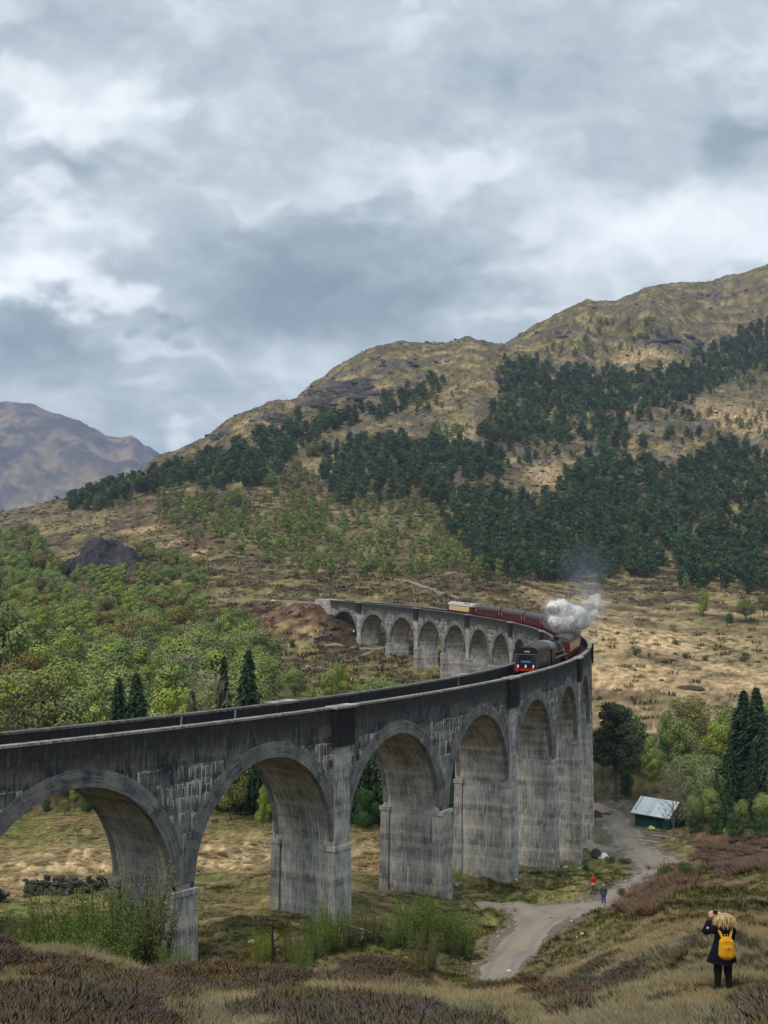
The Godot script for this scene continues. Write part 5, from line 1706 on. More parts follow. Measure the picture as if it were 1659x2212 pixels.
func build_train() -> void:
	var black := glossy("engine black", Color(0.008, 0.008, 0.009), 0.4)
	var olive := glossy("oily black paint", Color(0.022, 0.019, 0.012), 0.4)
	var red := glossy("buffer beam red", Color(0.28, 0.013, 0.007), 0.5)
	var iron := mat("wheel iron", Color(0.03, 0.028, 0.027), 0.6)
	# the tender leads, its back towards us (local +z)
	var t := thing("tender", Vector3.ZERO)
	t.transform = on_track(65.4, 72.6)
	tag(t, "black steam engine tender leading the train, red buffer beam and white lamps", "locomotive tender")
	var hz := 3.4
	var b := MB.new()
	b.prism(PackedVector2Array([Vector2(-1.32, 1.15), Vector2(1.32, 1.15), Vector2(1.32, 2.75), Vector2(-1.32, 2.75)]), -hz, hz)
	part("tank", b.mesh(black), t)
	var sd := MB.new()
	for s in [-1, 1]:
		sd.bx(s * 1.33, 2.0, 0, 0.03, 1.65, hz * 2 - 0.1)
	part("side_plate", sd.mesh(olive), t)
	# upper coal plates curling inwards
	var cp := MB.new()
	var curl := PackedVector2Array([Vector2(-1.32, 2.75), Vector2(1.32, 2.75), Vector2(1.31, 3.0), Vector2(1.22, 3.25), Vector2(1.02, 3.42), Vector2(0.75, 3.5), Vector2(-0.75, 3.5), Vector2(-1.02, 3.42), Vector2(-1.22, 3.25), Vector2(-1.31, 3.0)])
	cp.prism(curl, hz - 1.4, hz - 0.05)
	for s in [-1, 1]:
		var o := PackedVector2Array([Vector2(s * 1.32, 2.75), Vector2(s * 1.31, 3.0), Vector2(s * 1.22, 3.25), Vector2(s * 1.05, 3.4), Vector2(s * 1.02, 3.36), Vector2(s * 1.17, 3.22), Vector2(s * 1.26, 3.0), Vector2(s * 1.27, 2.75)])
		cp.prism(o, -hz, hz - 1.4)
	part("coal_plate", cp.mesh(black), t)
	var coal := MB.new()
	var r := rng(5)
	for i in 60:
		coal.col = Color.WHITE
		coal.ball(Vector3(r.randf_range(-0.9, 0.9), 2.85 + r.randf() * 0.3, r.randf_range(-hz + 0.3, hz - 1.6)), Vector3.ONE * r.randf_range(0.12, 0.24), 4, 6)
	part("coal", coal.mesh(mat("coal", Color(0.012, 0.012, 0.013), 0.45)), t)
	var rim := MB.new()
	for s in [-1, 1]: rim.bx(s * 1.24, 1.95, hz + 0.02, 0.05, 1.5, 0.03)
	rim.bx(0, 2.7, hz + 0.02, 2.5, 0.05, 0.03)
	part("lining", rim.mesh(mat("grey lining", Color(0.16, 0.15, 0.14), 0.5)), t)
	var lad := MB.new()
	for s in [-1, 1]:
		for y in 4: lad.bx(s * 0.98, 1.5 + y * 0.32, hz + 0.07, 0.3, 0.035, 0.1)
	part("ladder_step", lad.mesh(mat("worn step", Color(0.14, 0.14, 0.15), 0.5)), t)
	var bb := MB.new()
	bb.bx(0, 1.0, hz + 0.14, 2.55, 0.27, 0.14)
	part("buffer_beam", bb.mesh(red), t)
	for s in [-1, 1]:
		var f := MB.new()
		f.tube([Vector3(s * 0.87, 1.0, hz + 0.2), Vector3(s * 0.87, 1.0, hz + 0.6), Vector3(s * 0.87, 1.0, hz + 0.61), Vector3(s * 0.87, 1.0, hz + 0.68)], [0.13, 0.11, 0.25, 0.23], 12)
		part("buffer", f.mesh(red), t)
	for x in [-0.88, 0.0, 0.88]:
		var l := MB.new()
		l.bx(x, 1.37, hz + 0.22, 0.17, 0.26, 0.16)
		l.tube([Vector3(x, 1.5, hz + 0.22), Vector3(x, 1.58, hz + 0.22)], [0.06, 0.04], 8)
		part("lamp", l.mesh(mat("lamp white", Color(0.82, 0.82, 0.8), 0.5)), t)
	var hb := MB.new()
	hb.bx(0, 1.88, hz + 0.05, 1.25, 0.3, 0.05)
	part("headboard", hb.mesh(mat("headboard blue", Color(0.02, 0.045, 0.14), 0.4)), t)
	var hbt := MB.new()
	hbt.bx(0, 1.88, hz + 0.078, 1.0, 0.07, 0.01)
	part("headboard_stripe", hbt.mesh(mat("headboard grey", Color(0.22, 0.25, 0.32), 0.4)), t)
	var np := MB.new()
	np.bx(0.1, 3.02, hz - 0.03, 0.62, 0.14, 0.03)
	part("number_plate", np.mesh(mat("plate grey", Color(0.34, 0.34, 0.35), 0.5)), t)
	var cr := MB.new()      # numbers on the tender side, too small to read in the picture
	for s in [-1, 1]: cr.bx(s * 1.35, 2.05, -0.2, 0.012, 0.55, 0.5)
	part("crest", cr.mesh(mat("faded crest", Color(0.20, 0.15, 0.075), 0.5)), t)
	var wh := MB.new()
	for z in [-2.2, 0.0, 2.2]:
		for s in [-1, 1]: wh.tube([Vector3(s * 0.7, 0.64, z), Vector3(s * 0.84, 0.64, z)], [0.64, 0.64], 16)
	for s in [-1, 1]: wh.bx(s * 1.05, 0.85, 0, 0.1, 0.45, 6.4)
	part("wheel", wh.mesh(iron), t)

	# the engine itself, boiler pointing up the line (local -z)
	var e := thing("steam_locomotive", Vector3.ZERO)
	e.transform = on_track(73.0, 85.6)
	tag(e, "black steam locomotive running backwards behind its tender", "steam locomotive")
	var cab := MB.new()
	cab.prism(arched(1.34, 1.3, 3.0, 3.78, 12), 3.6, 6.0)
	part("cab", cab.mesh(black), e)
	var cr2 := MB.new()
	cr2.prism(arched(1.4, 3.0, 3.03, 3.86, 12), 3.4, 6.35)
	part("cab_roof", cr2.mesh(mat("cab roof grey", Color(0.12, 0.125, 0.135), 0.4)), e)
	for s in [-1, 1]:
		for z in [4.3, 5.2]:
			var w := MB.new()
			w.bx(s * 1.35, 2.6, z, 0.03, 0.62, 0.6)
			part("cab_window", w.mesh(glossy("coach glass", Color(0.018, 0.016, 0.016), 0.08)), e)
	var bo := MB.new()
	bo.tube([Vector3(0, 2.62, 3.7), Vector3(0, 2.62, 1.2), Vector3(0, 2.6, -4.0), Vector3(0, 2.6, -5.9)], [0.98, 0.95, 0.84, 0.84], 22)
	for z in [2.4, 0.9, -0.8, -2.4]: bo.tube([Vector3(0, 2.61, z - 0.04), Vector3(0, 2.61, z + 0.04)], [0.975, 0.975], 22)
	part("boiler", bo.mesh(glossy("boiler black", Color(0.016, 0.017, 0.021), 0.3)), e)
	var fb := MB.new()
	fb.bx(0, 2.2, 2.5, 1.75, 1.4, 2.4)
	part("firebox", fb.mesh(black), e)
	var ch := MB.new()
	ch.tube([Vector3(0, 3.3, -5.1), Vector3(0, 3.55, -5.1), Vector3(0, 3.85, -5.1), Vector3(0, 3.9, -5.1)], [0.42, 0.33, 0.33, 0.4], 14)
	part("chimney", ch.mesh(black), e)
	var dm := MB.new()
	dm.ball(Vector3(0, 3.5, -1.2), Vector3(0.42, 0.32, 0.5), 8, 14)
	part("dome", dm.mesh(black), e)
	var sv := MB.new()
	for x in [-0.2, 0.2]: sv.tube([Vector3(x, 3.5, 2.6), Vector3(x, 3.78, 2.6)], [0.08, 0.06], 8)
	part("safety_valve", sv.mesh(mat("brass", Color(0.30, 0.22, 0.10), 0.35, 0.6)), e)
	for s in [-1, 1]:
		var pl := MB.new()
		pl.bx(s * 1.15, 1.72, -1.2, 0.5, 0.06, 9.6)
		part("running_plate", pl.mesh(mat("running plate", Color(0.10, 0.095, 0.09), 0.45)), e)
		var pi := MB.new()
		pi.tube([Vector3(s * 0.95, 2.25, 3.5), Vector3(s * 0.95, 2.25, -4.8)], [0.06, 0.06], 8)
		pi.tube([Vector3(s * 0.6, 2.9, -4.9), Vector3(s * 1.0, 2.2, -4.9), Vector3(s * 1.1, 1.5, -4.7)], [0.12, 0.12, 0.12], 8)
		part("steam_pipe", pi.mesh(mat("pipe grey", Color(0.13, 0.13, 0.14), 0.35)), e)
		var cy := MB.new()
		cy.tube([Vector3(s * 1.12, 0.98, -3.9), Vector3(s * 1.12, 0.98, -5.2)], [0.36, 0.36], 14)
		part("cylinder", cy.mesh(black), e)
		for z in [2.2, 0.1, -2.0]:
			var d := MB.new()
			d.tube([Vector3(s * 0.72, 0.91, z), Vector3(s * 0.86, 0.91, z)], [0.91, 0.91], 20)
			part("driving_wheel", d.mesh(iron), e)
		var rd := MB.new()
		rd.bx(s * 0.95, 0.8, 0.1, 0.06, 0.14, 4.5)
		part("coupling_rod", rd.mesh(mat("rod steel", Color(0.3, 0.3, 0.3), 0.35, 0.7)), e)
	bogie(e, -4.6)
	var fr := MB.new()
	fr.bx(0, 1.35, 0, 1.5, 0.5, 11.8)
	part("frame", fr.mesh(iron), e)
	var fbm := MB.new()
	fbm.bx(0, 1.05, -6.0, 2.5, 0.42, 0.14)
	part("front_beam", fbm.mesh(red), e)

	var where := ["crimson and cream carriage coupled next to the steam locomotive", "maroon carriage rounding the bend just behind the steam", "maroon carriage mostly hidden by the white steam", "maroon carriage emerging left of the white steam", "maroon carriage second behind the steam on the far side", "maroon carriage third behind the steam on the far side", "maroon carriage coupled to the cream-sided diesel"]
	for i in 7: carriage(86.4 + 18.9 * i, i < 2, where[i])

	var d := thing("diesel_locomotive", Vector3.ZERO)
	d.transform = on_track(219.2, 237.6)
	tag(d, "diesel locomotive with a cream side panel and pale grey roof at the train's tail", "diesel locomotive")
	var dz := 8.9
	var db := MB.new()
	db.prism(PackedVector2Array([Vector2(-1.3, 0.95), Vector2(1.3, 0.95), Vector2(1.35, 1.6), Vector2(1.35, 3.0), Vector2(-1.35, 3.0), Vector2(-1.35, 1.6)]), -dz + 0.7, dz - 0.7)
	part("body", db.mesh(glossy("diesel maroon", Color(0.075, 0.012, 0.014), 0.35)), d)
	for s in [-1, 1]:
		var c := MB.new()
		c.bx(s * 1.36, 2.35, -0.3, 0.03, 1.15, dz * 2 - 4.6)
		part("cream_panel", c.mesh(glossy("diesel cream", Color(0.62, 0.49, 0.22), 0.35)), d)
	var dr := MB.new()
	dr.prism(arched(1.33, 2.98, 3.1, 3.8, 12), -dz + 0.9, dz - 0.9)
	part("roof", dr.mesh(mat("diesel roof", Color(0.40, 0.38, 0.36), 0.6)), d)
	var gr := MB.new()
	for i in 3: gr.bx(-0.55, 3.66, 2.6 + i * 1.25, 1.0, 0.12, 0.95)
	for i in 3: gr.bx(-0.75, 3.56, -5.0 + i * 2.2, 0.5, 0.1, 1.5)
	part("grille", gr.mesh(mat("grille black", Color(0.03, 0.03, 0.032), 0.6)), d)
	for e2 in [-1, 1]:
		var n := MB.new()
		n.prism(PackedVector2Array([Vector2(-1.2, 0.95), Vector2(1.2, 0.95), Vector2(1.15, 2.3), Vector2(-1.15, 2.3)]), minf(e2 * (dz - 0.7), e2 * dz), maxf(e2 * (dz - 0.7), e2 * dz))
		part("nose", n.mesh(glossy("diesel maroon", Color(0.075, 0.012, 0.014), 0.35)), d)
		var w := MB.new()
		for x in [-0.6, 0.6]: w.bx(x, 2.66, e2 * (dz - 0.69), 0.9, 0.55, 0.06)
		part("windscreen", w.mesh(glossy("coach glass", Color(0.018, 0.016, 0.016), 0.08)), d)
		bogie(d, e2 * (dz - 3.2))

func build_steam() -> void:
	var r := rng(31)
	var o := thing("steam_cloud", Vector3.ZERO)
	tag(o, "white steam billowing over the bend of the train with a thin wisp trailing off", "steam", "", "stuff")
	# [picture column, row, forward, radius]
	var puffs := [[1202, 1318, 168, 1.3], [1212, 1308, 168, 1.2], [1195, 1310, 167, 1.0], [1222, 1316, 169, 1.1], [1205, 1335, 168, 1.6], [1218, 1342, 168, 1.7], [1238, 1330, 170, 1.8], [1248, 1338, 171, 1.6], [1236, 1346, 170, 1.7], [1226, 1355, 170, 1.2], [1208, 1352, 168, 1.2], [1258, 1345, 172, 1.2], [1250, 1325, 171, 1.3], [1262, 1335, 172, 0.9], [1198, 1344, 167, 1.0], [1230, 1322, 169, 1.1], [1212, 1326, 168, 1.4]]
	var bones := []
	for p in puffs:
		var c: Vector3 = Vector3(0, EYE, 0) + ray(p[0], p[1]) * p[2]
		bones.append([c, p[3] * 0.62])
		for i in 6:
			var d := Vector3(r.randfn(), r.randfn(), r.randfn()).normalized()
			bones.append([c + d * p[3] * 0.6, p[3] * r.randf_range(0.12, 0.3)])
		puff(o, c, p[3] * 1.15, 0.05, r)
		for i in 5:
			var d := Vector3(r.randfn(), r.randfn(), r.randfn()).normalized()
			puff(o, c + d * p[3] * r.randf_range(0.75, 1.05), p[3] * r.randf_range(0.25, 0.5), 0.15, r)
	cloud_mesh(o, "steam_core", bones, 0.22, 0.92, "thick steam", 0.96)
	cloud_mesh(o, "steam_veil", bones, 0.24, 1.1, "steam", 0.5)
	cloud_mesh(o, "steam_veil", bones, 0.26, 1.32, "thin steam", 0.2)
	var wisp := [[1276, 1330, 174, 0.7], [1283, 1325, 174, 0.55], [1270, 1318, 174, 0.6], [1284, 1312, 175, 0.9], [1276, 1303, 175, 0.8], [1268, 1308, 174, 0.7], [1290, 1302, 176, 0.6], [1280, 1292, 176, 0.6], [1290, 1290, 176, 0.45], [1262, 1303, 174, 0.5]]
	var wb := []
	for p in wisp:
		var c: Vector3 = Vector3(0, EYE, 0) + ray(p[0], p[1]) * p[2]
		wb.append([c, p[3] * 0.42])
		puff(o, c, p[3] * 0.95, 0.22, r)
		for i in 5:
			var d := Vector3(r.randfn(), r.randfn(), r.randfn()).normalized()
			puff(o, c + d * p[3] * r.randf_range(0.7, 1.5), p[3] * r.randf_range(0.25, 0.5), 0.3, r)
			wb.append([c + d * p[3] * 0.7, p[3] * r.randf_range(0.12, 0.3)])
	cloud_mesh(o, "steam_wisp", wb, 0.22, 0.9, "thin steam", 0.2)
	cloud_mesh(o, "steam_wisp", wb, 0.24, 1.25, "thinner steam", 0.12)
	# a thin veil between the cloud and the wisp, and drifting off to the right
	for d in [[1268, 1340, 173, 1.3, 0.2], [1282, 1338, 174, 1.2, 0.12], [1296, 1318, 176, 1.2, 0.09], [1300, 1296, 178, 1.4, 0.07], [1282, 1280, 178, 1.5, 0.07], [1262, 1298, 174, 1.4, 0.1]]:
		puff(o, Vector3(0, EYE, 0) + ray(d[0], d[1]) * d[2], d[3], d[4], r)
	# grey smoke thinning out above
	var sm := thing("smoke_haze", Vector3.ZERO)
	tag(sm, "thin blue-grey smoke drifting up the hillside above the white steam", "smoke", "", "stuff")
	for p in [[1264, 1262, 178, 2.6, 0.018], [1256, 1242, 180, 3.4, 0.014], [1278, 1250, 182, 2.8, 0.012], [1247, 1280, 176, 2.0, 0.02], [1270, 1215, 184, 3.4, 0.009], [1238, 1228, 184, 2.6, 0.009], [1285, 1232, 183, 2.2, 0.008], [1252, 1205, 186, 3.0, 0.006], [1262, 1275, 177, 1.4, 0.03]]:
		var fv := FogVolume.new()
		fv.name = "smoke"
		fv.shape = RenderingServer.FOG_VOLUME_SHAPE_ELLIPSOID
		fv.size = Vector3(p[3] * 1.3, p[3], p[3]) * 1.9
		fv.position = Vector3(0, EYE, 0) + ray(p[0], p[1]) * p[2]
		fv.rotation = Vector3(r.randf(), r.randf(), r.randf())
		var fm := FogMaterial.new()
		fm.albedo = Color(0.62, 0.68, 0.76)
		fm.density = p[4]
		fv.material = fm
		sm.add_child(fv, true)

func puff(parent: Node, at: Vector3, rad: float, dense: float, r: RandomNumberGenerator) -> void:
	var key := "steam %.2f" % dense
	if not mats.has(key):
		var fm := FogMaterial.new()
		fm.albedo = Color(0.99, 0.99, 0.995)
		fm.density = dense
		mats[key] = fm
	var fv := FogVolume.new()
	fv.name = "puff"
	fv.shape = RenderingServer.FOG_VOLUME_SHAPE_ELLIPSOID
	fv.size = Vector3(r.randf_range(0.85, 1.3), r.randf_range(0.8, 1.1), r.randf_range(0.85, 1.2)) * rad * 2.0
	fv.position = at
	fv.rotation = Vector3(r.randf(), r.randf() * 3.0, r.randf())
	fv.material = mats[key]
	parent.add_child(fv, true)

func cloud_mesh(parent: Node, called: String, balls: Array, cell: float, grow: float, key: String, alpha: float) -> void:
	var bones := []
	for b in balls: bones.append([b[0], b[0] + Vector3(0.01, 0, 0), b[1] * grow, b[1] * grow, Vector3(1, 1, 1), 1.0])
	var m := StandardMaterial3D.new()
	if mats.has(key): m = mats[key]
	else:
		m.albedo_color = Color(0.985, 0.985, 0.99, alpha)
		m.roughness = 1.0
		m.metallic_specular = 0.0
		m.cull_mode = BaseMaterial3D.CULL_DISABLED
		m.backlight_enabled = true
		m.backlight = Color(0.7, 0.7, 0.7)
		if alpha < 1.0: m.transparency = BaseMaterial3D.TRANSPARENCY_ALPHA
		m.resource_name = key
		mats[key] = m
	part(called, skin(bones, cell, 7.0, m, 1.0, 0.35), parent)


# ---------- bodies ----------

# bones: [from, to, radius, radius, colour, depth squash]; smooth union of tapered capsules, meshed with surface nets
func skin(bones: Array, cell: float, blend: float, m: Material, margin := 0.16, rough := 0.0) -> ArrayMesh:
	var lo := Vector3(1e9, 1e9, 1e9)
	var hi := -lo
	for b in bones:
		var rr := maxf(b[2], b[3]) + cell * 3.0
		lo = lo.min((b[0] as Vector3).min(b[1]) - Vector3.ONE * rr)
		hi = hi.max((b[0] as Vector3).max(b[1]) + Vector3.ONE * rr)
	var nx := int((hi.x - lo.x) / cell) + 2
	var ny := int((hi.y - lo.y) / cell) + 2
	var nz := int((hi.z - lo.z) / cell) + 2
	var s := PackedFloat32Array()
	s.resize(nx * ny * nz)
	var cr := PackedVector3Array()
	cr.resize(nx * ny * nz)
	for b in bones:
		var a: Vector3 = b[0]
		var ba: Vector3 = (b[1] as Vector3) - a
		var l2 := maxf(ba.length_squared(), 1e-9)
		var r0: float = b[2]
		var r1: float = b[3]
		var col: Vector3 = b[4]
		var sq: float = 1.0 / b[5]
		var rr := maxf(r0, r1) + minf(margin, 3.2 / blend)
		var p0 := ((a.min(b[1]) - Vector3.ONE * rr - lo) / cell).floor()
		var p1 := ((a.max(b[1]) + Vector3.ONE * rr - lo) / cell).ceil()
		for i in range(maxi(int(p0.x), 0), mini(int(p1.x) + 1, nx)):
			for j in range(maxi(int(p0.y), 0), mini(int(p1.y) + 1, ny)):
				for k in range(maxi(int(p0.z), 0), mini(int(p1.z) + 1, nz)):
					var pa := lo + Vector3(i, j, k) * cell - a
					var t := clampf(pa.dot(ba) / l2, 0.0, 1.0)
					var d := pa - ba * t
					d.z *= sq
					var e := exp((lerpf(r0, r1, t) - d.length()) * blend)
					var id := (i * ny + j) * nz + k
					s[id] += e
					cr[id] += col * e
	var g := MB.new()
	var at := {}
	var off := [1, nz, ny * nz]
	for i in nx - 1:
		for j in ny - 1:
			for k in nz - 1:
				var id := (i * ny + j) * nz + k
				var mask := 0
				for q in 8:
					if s[id + (off[2] if q & 1 else 0) + (off[1] if q & 2 else 0) + (1 if q & 4 else 0)] > 1.0: mask |= 1 << q
				if mask == 0 or mask == 255: continue
				var sum := Vector3.ZERO
				var n := 0
				var c := Vector3.ZERO
				var w := 0.0
				for q in 8:
					var iq: int = id + (off[2] if q & 1 else 0) + (off[1] if q & 2 else 0) + (1 if q & 4 else 0)
					c += cr[iq]
					w += s[iq]
					for ax in [1, 2, 4]:
						if q & ax: continue
						var q2: int = q | ax
						if ((mask >> q) & 1) == ((mask >> q2) & 1): continue
						var i2: int = id + (off[2] if q2 & 1 else 0) + (off[1] if q2 & 2 else 0) + (1 if q2 & 4 else 0)
						var f0 := log(maxf(s[iq], 1e-6))
						var f1 := log(maxf(s[i2], 1e-6))
						var t := f0 / (f0 - f1)
						sum += Vector3(1 if q & 1 else 0, 1 if q & 2 else 0, 1 if q & 4 else 0).lerp(Vector3(1 if q2 & 1 else 0, 1 if q2 & 2 else 0, 1 if q2 & 4 else 0), t)
						n += 1
				c /= maxf(w, 1e-6)
				g.col = Color(c.x, c.y, c.z)
				var p := lo + (Vector3(i, j, k) + sum / n) * cell
				if rough > 0.0: p += Vector3(nC.get_noise_3dv(p * 5.0), nC.get_noise_3dv(p * 5.0 + Vector3(9, 0, 0)), nC.get_noise_3dv(p * 5.0 + Vector3(0, 9, 0))) * rough
				at[id] = g.vert(p, Vector3.UP)
	for id in at:
		var k: int = id % nz
		var j: int = (id / nz) % ny
		var i: int = id / (nz * ny)
		for ax in 3:
			var st: int = off[2 - ax]
			var o1: int = off[2 - (ax + 1) % 3]
			var o2: int = off[2 - (ax + 2) % 3]
			if [i, j, k][(ax + 1) % 3] == 0 or [i, j, k][(ax + 2) % 3] == 0: continue
			var a := s[id] > 1.0
			if a == (s[id + st] > 1.0): continue
			if not (at.has(id - o1) and at.has(id - o2) and at.has(id - o1 - o2)): continue
			var q := [at[id], at[id - o1], at[id - o1 - o2], at[id - o2]]
			if not a: q = [q[3], q[2], q[1], q[0]]
			g.tri(q[0], q[1], q[2]); g.tri(q[0], q[2], q[3])
	g.smooth()
	return g.mesh(m)

const FLESH := Vector3(0.52, 0.30, 0.22)

func hand_mesh(wrist: Vector3, dir: Vector3, palm_n: Vector3, curl: float, m: Material) -> ArrayMesh:
	# palm, four unequal bent fingers and a thumb from the side of the palm
	var d := dir.normalized()
	var s := d.cross(palm_n).normalized()
	var p := palm_n.normalized()
	var b := [[wrist, wrist + d * 0.03, 0.024, 0.026, FLESH, 1.0]]
	for i in 4:
		var o := s * (-0.03 + 0.02 * i)
		b.append([wrist + d * 0.03 + o * 0.6, wrist + d * 0.085 + o, 0.014, 0.011, FLESH, 1.0])
		var ln: float = [0.062, 0.075, 0.07, 0.055][i]
		var k1 := wrist + d * 0.085 + o
		var k2 := k1 + (d * cos(curl) - p * -sin(curl)) * ln * 0.5
		var k3 := k2 + (d * cos(curl * 2.2) + p * sin(curl * 2.2)) * ln * 0.5
		b.append([k1, k2, 0.0098, 0.009, FLESH, 1.0])
		b.append([k2, k3, 0.009, 0.0075, FLESH, 1.0])
	b.append([wrist + d * 0.03 - s * 0.025, wrist + d * 0.06 - s * 0.055 + p * 0.015, 0.013, 0.0105, FLESH, 1.0])
	b.append([wrist + d * 0.06 - s * 0.055 + p * 0.015, wrist + d * 0.09 - s * 0.06 + p * 0.035, 0.0105, 0.008, FLESH, 1.0])
	return skin(b, 0.0042, 160.0, m)

func head_bones(c: Vector3, face: Vector3, hair: Vector3) -> Array:
	var up := Vector3.UP
	var r := face.cross(up).normalized()
	return [
		[c + up * 0.02 - face * 0.015, c + up * 0.025 + face * 0.01, 0.098, 0.095, FLESH, 1.0],
		[c - up * 0.02 + face * 0.03, c - up * 0.09 + face * 0.05, 0.072, 0.045, FLESH, 1.0],
		[c + up * 0.015 + face * 0.098, c - up * 0.02 + face * 0.118, 0.012, 0.016, FLESH, 1.0],
		[c - up * 0.055 + face * 0.09 - r * 0.018, c - up * 0.055 + face * 0.09 + r * 0.018, 0.009, 0.009, Vector3(0.42, 0.16, 0.14), 1.0],
		[c + r * 0.093 + up * 0.015, c + r * 0.1 - up * 0.02, 0.017, 0.013, FLESH, 1.0],
		[c - r * 0.093 + up * 0.015, c - r * 0.1 - up * 0.02, 0.017, 0.013, FLESH, 1.0],
		[c + r * 0.035 + up * 0.02 + face * 0.085, c + r * 0.035 + up * 0.02 + face * 0.092, 0.014, 0.012, Vector3(0.12, 0.09, 0.08), 1.0],
		[c - r * 0.035 + up * 0.02 + face * 0.085, c - r * 0.035 + up * 0.02 + face * 0.092, 0.014, 0.012, Vector3(0.12, 0.09, 0.08), 1.0]]

# a standing figure facing -z; arms: 0 hanging, 1 raised to the face
func figure_bones(coat: Vector3, legs: Vector3, hair: Vector3, arms: float, stride := 0.0, cap := true) -> Array:
	var shoe := Vector3(0.03, 0.026, 0.024)
	var b := []
	for s in [-1, 1]:
		var z: float = s * stride
		b.append([Vector3(s * 0.09, 0.9, 0), Vector3(s * 0.1, 0.5, z * 0.5 - 0.02), 0.098, 0.07, legs, 1.0])
		b.append([Vector3(s * 0.1, 0.5, z * 0.5 - 0.02), Vector3(s * 0.105, 0.1, z), 0.07, 0.055, legs, 1.0])
		b.append([Vector3(s * 0.11, 0.045, z + 0.04), Vector3(s * 0.125, 0.035, z - 0.16), 0.048, 0.036, shoe, 1.0])
		var sh := Vector3(s * 0.185, 1.4, 0.01)
		var el := Vector3(s * 0.25, 1.12, 0.04).lerp(Vector3(s * 0.3, 1.2, -0.16), arms)
		var wr := Vector3(s * 0.26, 0.86, -0.06).lerp(Vector3(s * 0.1, 1.5, -0.28), arms)
		b.append([sh, el, 0.072, 0.056, coat, 1.0])
		b.append([el, wr, 0.056, 0.042, coat, 1.0])
		var hd := (wr - el).normalized()
		b.append([wr + hd * 0.02, wr + hd * 0.09, 0.034, 0.03, FLESH, 1.0])
		b.append([wr + hd * 0.09, wr + hd * 0.16, 0.026, 0.014, FLESH, 1.0])
	b.append([Vector3(0, 0.93, 0), Vector3(0, 1.05, 0), 0.165, 0.155, coat, 0.72])
	b.append([Vector3(0, 1.05, 0), Vector3(0, 1.35, 0), 0.15, 0.185, coat, 0.66])
	b.append([Vector3(-0.13, 1.4, 0), Vector3(0.13, 1.4, 0), 0.075, 0.075, coat, 0.9])
	b.append([Vector3(0, 1.42, 0), Vector3(0, 1.55, -0.01), 0.055, 0.05, FLESH, 1.0])
	b.append_array(head_bones(Vector3(0, 1.64, -0.02), Vector3.FORWARD, hair))
	if cap: b.append([Vector3(0, 1.69, 0.02), Vector3(0, 1.66, 0.05), 0.1, 0.095, hair, 1.0])
	return b

